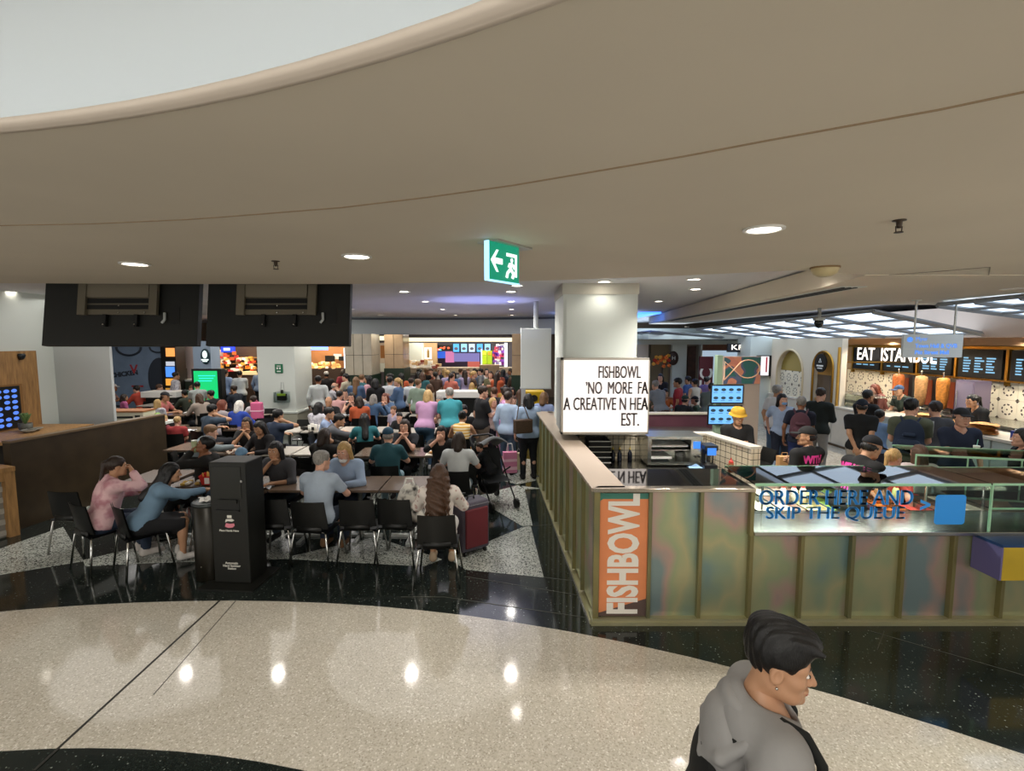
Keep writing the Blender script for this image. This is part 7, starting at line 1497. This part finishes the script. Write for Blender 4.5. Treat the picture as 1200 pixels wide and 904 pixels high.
# fast food counter in the middle
ff = shop('counter_shop', 'far food counter with five blue menu screens, lit cove and signs', 'shop front', 540, 20.5); panel(ff, 425, 392, 612, 500, 21.2, 'back_wall', mat('far_shop_wall', '#6f6a72', .5)); panel(ff, 472, 396, 600, 400.5, 18.6, 'lit_cove', emis('cove_glow', '#fff0c0', 1.15), .3); panel(ff, 436, 394, 452, 399, 18.6, 'lit_cove', emis('cove_glow', '#fff0c0', 1.15), .3)
panel(ff, 474, 402, 494, 440, 19.5, 'white_column', WALL_WHITE, .6); panel(ff, 494, 402, 512, 440, 20.0, 'tan_panel', MARB2, .2); panel(ff, 497.5, 407.5, 505.5, 421, 19.9, 'poster_lightbox', emis('poster_white', '#fff6e0', 1.3), .06); panel(ff, 500.3, 411, 503.2, 419.5, 19.85, 'bottle_picture', mat('bottle_brown', '#8a7040', .5), .03); panel(ff, 501, 409, 502.5, 411, 19.85, 'bottle_picture', mat('bottle_brown', '#8a7040', .5), .03)
panel(ff, 512, 404.5, 530, 411, 20.3, 'dark_menu', BLACK, .05); goods(ff, 513, 406, 529, 410, 20.3, 8, ['#3fd0c0', '#e85a3a', '#c8c8d0'], 'menu_light', 8, -.01, .05, .7)
for i in range(5):
    s_ = panel(ff, 530.5+9.2*i, 402.5, 538.6+9.2*i, 413.2, 20.3, 'menu_screen', BLACK, .05); a_ = atY(531.2+9.2*i, 412.5, 20.25)-ff.location; b_ = atY(537.9+9.2*i, 403.2, 20.25)-ff.location
    MB().box(a_.x, -.27, a_.z, b_.x, -.20, b_.z).build('display', emis('menu_blue_%d' % (i % 3), ('#4fa8f0', '#8fc8f4', '#b8d0f0')[i % 3], 1.2), s_); MB().ball(((a_.x+b_.x)/2, -.28, (a_.z+b_.z)/2-.03), (.08, .01, .06), 10, 6).build('dish_picture', mat('dish_dark', '#4a4a5a', .6), s_)
panel(ff, 513, 412, 522, 420, 20.4, 'blue_poster', emis('blue_poster', '#2a5fd0', .8), .05); panel(ff, 522, 412, 532, 425, 20.4, 'pink_poster', emis('pink_poster', '#d87fb0', .7), .05); panel(ff, 532, 414, 562, 424, 20.4, 'violet_poster', emis('violet_poster', '#8f86c8', .6), .05); panel(ff, 548, 424, 562, 431, 20.2, 'red_counter', emis('red_counter_glow', '#d86a5a', .6), .1)
for i, (c, d_) in enumerate((('#9ab81c', '#ffe040'), ('#8fae1e', '#ff9a2a'))): 
    panel(ff, 565+6*i, 411, 570.5+6*i, 427, 19.6, 'banner', mat('banner_%d' % i, c, .5, emit=c, es=.35), .04); panel(ff, 566+6*i, 412.5, 569.5+6*i, 416, 19.6, 'banner_lamp', emis('banner_lamp_%d' % i, d_, 1.2), .02, -.02)
panel(ff, 591, 402, 594.5, 430, 19.4, 'white_edge', emis('white_edge', '#f2f4ff', 1.4), .1); panel(ff, 563.5, 409, 565, 430, 19.6, 'white_edge', emis('pale_edge', '#dfe8ff', .9), .05)
goods(ff, 579, 405, 590, 428, 19.8, 40, ['#5a2a8a', '#c83a5a', '#e8e0e8', '#c8485a', '#7a3a9a', '#f0ece8'], 'balloon', 12, -.05, .09, .25)
panel(ff, 476, 431, 606, 437, 19.2, 'service_counter', mat('pale_service_counter', '#b7a890', .4), .5); panel(ff, 562, 428, 585, 440, 18.9, 'timber_counter', mat('striped_timber', '#a58a6a', .5, var=.3, vscale=12, stretch=(8, 1, .2)), .4); goods(ff, 480, 424, 515, 430, 19.2, 24, ['#d8d0c0', '#c8a878', '#f0e8d8', '#8a3a2a'], 'counter_item', 5, -.02, .10, .2)
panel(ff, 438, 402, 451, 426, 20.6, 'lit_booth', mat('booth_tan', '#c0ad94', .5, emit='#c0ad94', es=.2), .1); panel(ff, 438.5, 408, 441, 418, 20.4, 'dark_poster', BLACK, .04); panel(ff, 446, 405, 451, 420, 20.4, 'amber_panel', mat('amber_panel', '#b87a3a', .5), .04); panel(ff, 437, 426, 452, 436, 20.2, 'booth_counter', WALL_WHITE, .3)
for i, x in enumerate((444, 490, 524, 557, 564, 588)):
    p = atY(x, 393, 17.9); downlight((p.x, 18.3, 2.995), 'small round light under the far bulkhead, %s from the left' % ('first', 'second', 'third', 'fourth', 'fifth', 'sixth')[i], 0, 'far bulkhead lights', False)
light('AREA', 'added_far_shop_fill', (-1.5, 19.3, 2.9), 80, (1, .92, .8), shape='RECTANGLE', size=5, size_y=1.0)  # unseen lamp added to brighten the back of the far shops

# green sign and defibrillator case on the hall pillar
gp_ = atY(326, 433, p0.y-.06); dfb = thing('safety_sign', 'green sign with white symbols on the white hall pillar', 'sign', (gp_.x, p0.y, gp_.z)); MB().box(-.12, -.02, -.12, .12, 0, .16).build('panel', mat('safety_green', '#0f6a45', .4), dfb); MB().box(-.07, -.024, .0, -.02, -.02, .06).box(.01, -.024, .0, .06, -.02, .06).box(-.06, -.024, -.08, .06, -.02, -.05).box(-.06, -.024, .09, .06, -.02, .11).build('white_symbol', WHITE, dfb)
ae = thing('defibrillator_case', 'green and black first aid device in a clear case on the white hall pillar', 'first aid device', (gp_.x+.08, p0.y, atY(328, 463, p0.y).z)); MB().box(-.15, -.10, -.16, .15, -.02, .04).build('device', BLACK, ae, bevel=.02); MB().box(-.13, -.108, -.02, .13, -.09, .05).build('green_face', mat('aed_green', '#a8c83a', .5), ae); MB().box(-.22, -.15, -.22, .22, 0, .10).build('clear_case', thin_glass('clear_case', '#eef4f4', 1.2), ae)
for x in (-.06, .06): MB().tube([(x, -.01, .10), (x*.5, -.01, .40)], .008, 6).build('cord', WALL_GREY, ae)
MB().box(-.03, -.08, .05, .03, -.02, .16).build('handle', BLACK, ae)
# ================================================================== things on and beside the tables
def box_thing(name, label, cat, pos, sz, m, bevel=.006, part='body', rz=0):
    o = thing(name, label, cat, pos, rz); MB().box(-sz[0]/2, -sz[1]/2, 0, sz[0]/2, sz[1]/2, sz[2]).build(part, m, o, bevel=bevel); return o
# red takeaway box, tray, navy bag on the table with the man in black hoodie
rbx = thing('takeaway_box', 'red and white takeaway chips box on the table before the man in black hoodie', 'box', (-4.02, 6.45, .755)); MB().add([(-.08, -.05, 0), (.08, -.05, 0), (.08, .05, 0), (-.08, .05, 0), (-.11, -.07, .12), (.11, -.07, .12), (.11, .07, .14), (-.11, .07, .14)], [(3, 2, 1, 0), (0, 1, 5, 4), (1, 2, 6, 5), (2, 3, 7, 6), (3, 0, 4, 7)]).build('carton', mat('red_carton', '#c4302c', .5), rbx); MB().box(-.03, -.073, .02, .03, -.06, .10).build('white_stripe', WHITE, rbx)
rc_ = random.Random(5)
for i in range(12): MB().box(-.006, -.006, 0, .006, .006, .1).xf(T(rc_.uniform(-.08, .08), rc_.uniform(-.04, .04), .06) @ RX(rc_.uniform(-.3, .3))).build('chip', mat('chip_yellow', '#dcb45a', .6), rbx)
tr = thing('food_tray', 'food tray with yellow and white food before the woman in blue denim jacket', 'tray', (-4.25, 6.45, .74)); MB().box(-.16, -.12, 0, .16, .12, .012).build('tray', mat('tray_brown', '#5a4636', .5), tr, bevel=.004)
for i in range(8): MB().ball((rc_.uniform(-.12, .1), rc_.uniform(-.08, .08), .03), (.035, .03, .022), 8, 5).build('food_piece', mat(('food_gold', 'food_white')[i % 2], ('#d6b05a', '#e6e0d0')[i % 2], .6), tr, True)
cup(handpos('man in black hoodie', 0)+Vector((.02, .03, -.02)), 'clear and lime drink cup raised by the man in black hoodie', '#a9b38a', '#dfe3d6', None, .16)
nbk = thing('backpack', 'navy backpack with a white tag on the chair beside the litter bin', 'backpack', (-3.62, 5.95, .45)); s_ = SDF(.014).el((0, 0, .20), (.17, .11, .22), k=.05).rc((-.1, 0, .08), (.1, 0, .08), .11, k=.05); b_ = Soup().add(s_.build()).mesh('bag'); b_.materials[0] = cloth('#1d2f40'); inst('bag', b_, nbk); MB().box(-.05, -.125, .17, .05, -.115, .24).build('tag', WHITE, nbk); MB().tube([(-.05, 0, .40), (0, 0, .47), (.05, 0, .40)], .012, 6).build('handle', cloth('#1d2f40'), nbk)
for x in (-.10, .10): MB().tube([(x, .05, .38), (x*1.3, .14, .25), (x, .09, .05)], .014, 6).build('strap', cloth('#1d2f40'), nbk)
chair((-3.62, 5.95), math.radians(-15), 'black chair carrying the navy backpack beside the litter bin')
# black and white dotted bag on the chair, suitcases
dbg = thing('tote_bag', 'white tote bag with black spots on the chair left of the woman with curly hair', 'bag', (-1.27, 5.95, .45)); s_ = SDF(.014).el((0, 0, .20), (.15, .10, .24), k=.05).rc((-.09, 0, .06), (.10, 0, .06), .10, k=.05).el((.03, .02, .36), (.10, .07, .10), k=.05); b_ = Soup().add(s_.build()).mesh('bag'); b_.materials[0] = pattern('black_spots', 'marble', '#1b1b1b', '#d6d2c8', 11); inst('bag', b_, dbg); MB().tube([(-.06, 0, .42), (-.03, 0, .52), (.05, 0, .52), (.07, 0, .42)], .012, 6).build('handle', WHITE, dbg)
def suitcase(pos, rz, c, side, label, sc=1.0):
    o = thing('suitcase', label, 'suitcase', pos, rz); MB().box(-.20*sc, -.13, .06, .20*sc, .13, .68*sc).build('shell', mat('case_'+c[1:], c, .7, var=.08, vscale=10), o, bevel=.03); MB().box(-.165*sc, -.155, .11, .165*sc, -.12, .60*sc).build('front_pocket', mat('case_'+side[1:], side, .7), o, bevel=.02)
    MB().tube([(-.05, 0, .68*sc), (-.04, 0, .72*sc), (.04, 0, .72*sc), (.05, 0, .68*sc)], .012, 6).build('handle', BLACK, o)
    for sx_ in (-1, 1):
        for sy_ in (-1, 1): MB().tube([(sx_*.15*sc-.012, sy_*.09, .03), (sx_*.15*sc+.012, sy_*.09, .03)], .03, 12).build('wheel', BLACK, o)
    MB().tube([(-.2*sc, -.132, .64*sc), (.2*sc, -.132, .64*sc)], .006, 5).build('zip', mat('zip_grey', '#55505a', .4), o); return o
suitcase((-.52, 6.05, 0), math.radians(38), '#4a4652', '#642229', 'dark red and grey suitcase standing right of the woman with curly hair')
suitcase((-1.03, 6.42, 0), math.radians(5), '#3a3848', '#3f3d50', 'dark grey suitcase hidden between the woman with curly hair and the table', .82)
# stroller with child
st = thing('stroller', 'black folding stroller with grey canopy beside the white t-shirt diner', 'stroller', (-.32, 7.95, 0), math.radians(28))
FRM = mat('stroller_frame', '#1a1b1d', .4, .5)
for sy_ in (-.22, .22):
    MB().tube([(sy_, -.42, .08), (sy_, -.05, .48), (sy_, .28, .92), (sy_, .42, 1.02)], .013, 8).build('frame_bar', FRM, st); MB().tube([(sy_, .30, .08), (sy_, .02, .50), (sy_, -.2, .62)], .013, 8).build('frame_bar', FRM, st)
    for y_ in (-.42, .30): MB().tube([(sy_-.02, y_, .08), (sy_+.02, y_, .08)], .08, 14).build('wheel', BLACK, st)
MB().tube([(-.22, .42, 1.02), (-.15, .47, 1.05), (.15, .47, 1.05), (.22, .42, 1.02)], .018, 8).build('handlebar', BLACK, st)
MB().grid(lambda u, v: (-.2+.4*u, -.28+.44*v, .42+.05*v+(.0 if v < .75 else (v-.75)*1.6)), 6, 10).build('seat', cloth('#26282c'), st, True); MB().grid(lambda u, v: (-.2+.4*u, .1+.16*v, .46+.42*v), 6, 6).build('backrest', cloth('#26282c'), st, True)
MB().grid(lambda u, v: (-.22+.44*u, .28-.42*math.sin(v*1.5)+.02, .86+.20*math.sin(PI*u)*.5+.16*math.sin(v*2.2)), 10, 10).build('canopy', cloth('#6a6d70'), st, True); s_ = SDF(.016).el((0, .12, .24), (.17, .16, .12), k=.04); b_ = Soup().add(s_.build()).mesh('basket'); b_.materials[0] = cloth('#121314'); inst('basket', b_, st)
D('dark-haired toddler', 556, 524, 'sit_reach', 68, ('tee', '#191b22'), hair=('short', 'dkbrown'), skin='A', s=.60, lod=1, pos=(-.34, 7.9, .24), extra='sitting in the stroller')
chs = [c for c in CHAIRS if (c.location-Vector((-.60, 7.42, 0))).length < .35]
# bags of the standing women
q = byname('woman in light blue shirt and black'); hb = thing('shoulder_bag', 'brown shoulder bag of the woman in light blue shirt', 'bag', q[1]+RZ(q[2]) @ Vector((-.16, -.22, .94)), q[2]+.2); MB().box(-.18, -.06, 0, .18, .06, .26).build('body', mat('brown_leather', '#4d3b2e', .5, var=.2, vscale=40), hb, bevel=.02); MB().tube([(-.13, 0, .25), (-.05, .08, .52), (.05, .08, .52), (.13, 0, .25)], .011, 6).build('strap', mat('brown_leather'), hb)
pb = thing('shopping_bag', 'pink striped paper shopping bag in the hand of the woman in light blue shirt', 'bag', q[1]+RZ(q[2]) @ Vector((-.36, .02, .14)), q[2]); MB().box(-.13, -.06, 0, .13, .06, .40).build('body', mat('pink_paper', '#d884a8', .6), pb); MB().box(-.132, -.062, .06, .132, .062, .12).box(-.132, -.062, .22, .132, .062, .27).build('stripe', mat('pale_pink', '#f0c4d4', .6), pb)
for y_ in (-.05, .05): MB().tube([(-.06, y_, .40), (-.04, y_*.3, .56), (.04, y_*.3, .56), (.06, y_, .40)], .005, 5).build('handle', WHITE, pb)
q2 = byname('woman in lilac floral'); yb_ = thing('paper_bag', 'cream paper bag standing by the woman in lilac floral dress', 'bag', q2[1]+Vector((.30, -.12, 0))); MB().box(-.12, -.07, 0, .12, .07, .34).build('body', mat('cream_paper', '#d8cca0', .7), yb_); MB().tube([(-.05, 0, .34), (0, 0, .44), (.05, 0, .34)], .005, 5).build('handle', WHITE, yb_)
fb = box_thing('food_box', 'orange food box held by the woman in lilac floral dress', 'box', q2[1]+RZ(q2[2]) @ Vector((0, .40, 1.12)), (.22, .16, .06), mat('orange_card', '#d98a4a', .6)); MB().box(-.10, -.07, .06, .10, .07, .075).build('lid', mat('brown_card', '#9a6238', .6), fb)
pkb = thing('school_bag', 'upright pink bag beside the short-haired boy in white t-shirt', 'bag', (at(306, 478, 1.0).x, at(306, 478, 1.0).y-.2, .74)); MB().box(-.13, -.08, 0, .13, .08, .42).build('body', mat('pink_fabric', '#d0628c', .7), pkb, bevel=.03); MB().box(-.135, -.085, .2, .135, .085, .23).build('stripe', mat('pale_pink'), pkb); MB().tube([(-.04, 0, .42), (0, 0, .47), (.04, 0, .42)], .01, 6).build('handle', mat('pink_fabric'), pkb)
# cups, trays and packets on the tables
tp2 = lambda px, py: at(px, py, .74)
for i, (px, py, lb) in enumerate(((366, 504, 'first of the row'), (370, 505, 'second of the row'), (375, 506, 'third of the row'), (363, 506, 'nearest the pillar'))): cup(tp2(px, py), 'white paper cup on the pale table left of the grey jacket, '+lb, '#dedbd0', '#e8e6de', None, .13, 'white paper cups on one table')
cup(tp2(297, 522), 'white paper cup before the raised hands on the brown table', '#e2ded4'); cup(at(479, 466, .74), 'lime green drink cup before the man in black t-shirt', '#a9c43c', '#c4d870'); cup(at(465, 529, .74), 'royal blue drink cup before the woman with glasses', '#2448b4', '#dfe6f2'); cup(at(409, 556, .74), 'blue bottle cap cup on the table before the blond woman', '#2f5fc8', '#3f74e0', None, .11)
cup(at(461, 531, .74), 'clear drink cup before the woman with glasses', '#bcd0d8', '#e8eef2')
brd = thing('bread_tray', 'tray with a golden pastry before the woman in black jacket', 'tray', at(513, 533, .74)); MB().box(-.20, -.12, 0, .20, .12, .012).build('tray', mat('tray_pale', '#c4bbab', .5), brd); MB().ball((0, 0, .04), (.15, .06, .035), 14, 8).build('pastry', mat('golden_pastry', '#c98f4a', .6, var=.2, vscale=15), brd, True); MB().ball((-.14, .06, .03), (.05, .04, .03), 8, 5).build('wrapper', WHITE, brd)
for i, (px, py, lb) in enumerate(((308, 572, 'beside the woman in charcoal sweater'), (222, 505, 'before the small blond child in red shirt'), (500, 503, 'on the pale table left of the yellow stripes'), (222, 484, 'before the brown-haired woman in beige'), (405, 487, 'before the long-haired woman in black tank top'), (456, 486, 'before the woman in denim jacket'))):
    o_ = thing('paper_wrapper', 'crumpled white food paper '+lb, 'paper', at(px, py, .742)); MB().grid(lambda u, v: (-.12+.24*u, -.08+.16*v, .004+.025*abs(math.sin(u*6+v*4+px)*math.sin(v*5+u*2))), 10, 8).build('sheet', mat('paper_white'), o_, True)
# cardboard box on the partition shelf at the left, green bag
cbx = thing('cardboard_box', 'open white and brown cardboard box with black print behind the partition', 'box', (-7.98, 10.2, .98), math.radians(4)); MB().box(-.42, -.2, 0, .42, .2, .24).build('carton', mat('white_card', '#c4bda8', .7), cbx); MB().box(-.43, -.21, .22, .43, .21, .25).build('brown_rim', mat('brown_card'), cbx); MB().box(-.1, -.204, .10, .22, -.2, .14).box(.26, -.204, .06, .36, -.2, .16).build('black_print', BLACK, cbx); MB().box(-.30, -.204, .04, -.2, -.2, .2).build('grey_print', WALL_GREY, cbx)
shf = thing('side_table', 'dark shelf unit carrying the cardboard box behind the partition', 'shelf', (cbx.location.x, cbx.location.y+.05, 0)); MB().box(-.6, -.24, .93, .8, .26, .98).build('top', WALL_WHITE, shf); MB().box(-.58, -.22, 0, .78, .24, .93).build('cabinet', MATT_BLACK, shf)
gb = thing('plastic_bag', 'lime green plastic bag beside the cardboard box', 'bag', (cbx.location.x+.58, cbx.location.y, .98)); s_ = SDF(.016).el((0, 0, .07), (.14, .10, .08), k=.03).el((.03, 0, .14), (.06, .05, .05), k=.04); b_ = Soup().add(s_.build()).mesh('bag'); b_.materials[0] = mat('lime_plastic', '#7fae3c', .4, bump=.5, bscale=12); inst('bag', b_, gb)
wbg = thing('plastic_bag', 'white plastic bag behind the cardboard box', 'bag', (-9.6, 11.6, .98)); s_ = SDF(.02).el((0, 0, .12), (.2, .14, .14), k=.03).el((.06, 0, .26), (.08, .06, .08), k=.06); b_ = Soup().add(s_.build()).mesh('bag'); b_.materials[0] = mat('white_plastic_bag', '#d8dad8', .4, bump=.5, bscale=12); inst('bag', b_, wbg)
shf2 = thing('side_table', 'dark shelf unit under the white plastic bag', 'shelf', (wbg.location.x, wbg.location.y, 0)); MB().box(-.3, -.25, .9, .3, .25, .98).build('top', WALL_WHITE, shf2); MB().box(-.28, -.23, 0, .28, .23, .9).build('cabinet', MATT_BLACK, shf2)
# kiosk customers' things: bottles in the salad bar
for i, (x, c, lb) in enumerate(((3.0, '#e8e0d0', 'cream sauce bottle with red cap, leftmost in the salad bar'), (3.12, '#e4dccb', 'cream sauce bottle with red cap, second in the salad bar'), (3.22, '#ded6c4', 'cream sauce bottle with red cap, third in the salad bar'), (4.05, '#b98a58', 'tan tub with red lid at the right of the salad bar'), (4.25, '#c9d48a', 'pale green tub at the right of the salad bar'))):
    o_ = thing('sauce_bottle', lb, 'bottle', (x, 5.35, .86)); MB().lathe([(.035, 0), (.037, .14), (.02, .18)], 14).build('body', mat('sauce_'+c[1:], c, .4), o_, True); MB().lathe([(.022, .18), (.018, .20), (.006, .24)], 12).build('cap', mat('red_lid'), o_)
for o_ in list(TABLES)[-5:]:
    pass
n_ = [t for t in TABLES if not t.get('label')]; tg = ('nearest the kiosk rear wall', 'next to the green cap', 'in the middle', 'behind the orange shirt', 'farthest back at the right')
for t_, s_ in zip(n_, tg): t_['label'] = 'pale table in the area beyond the kiosk, '+s_
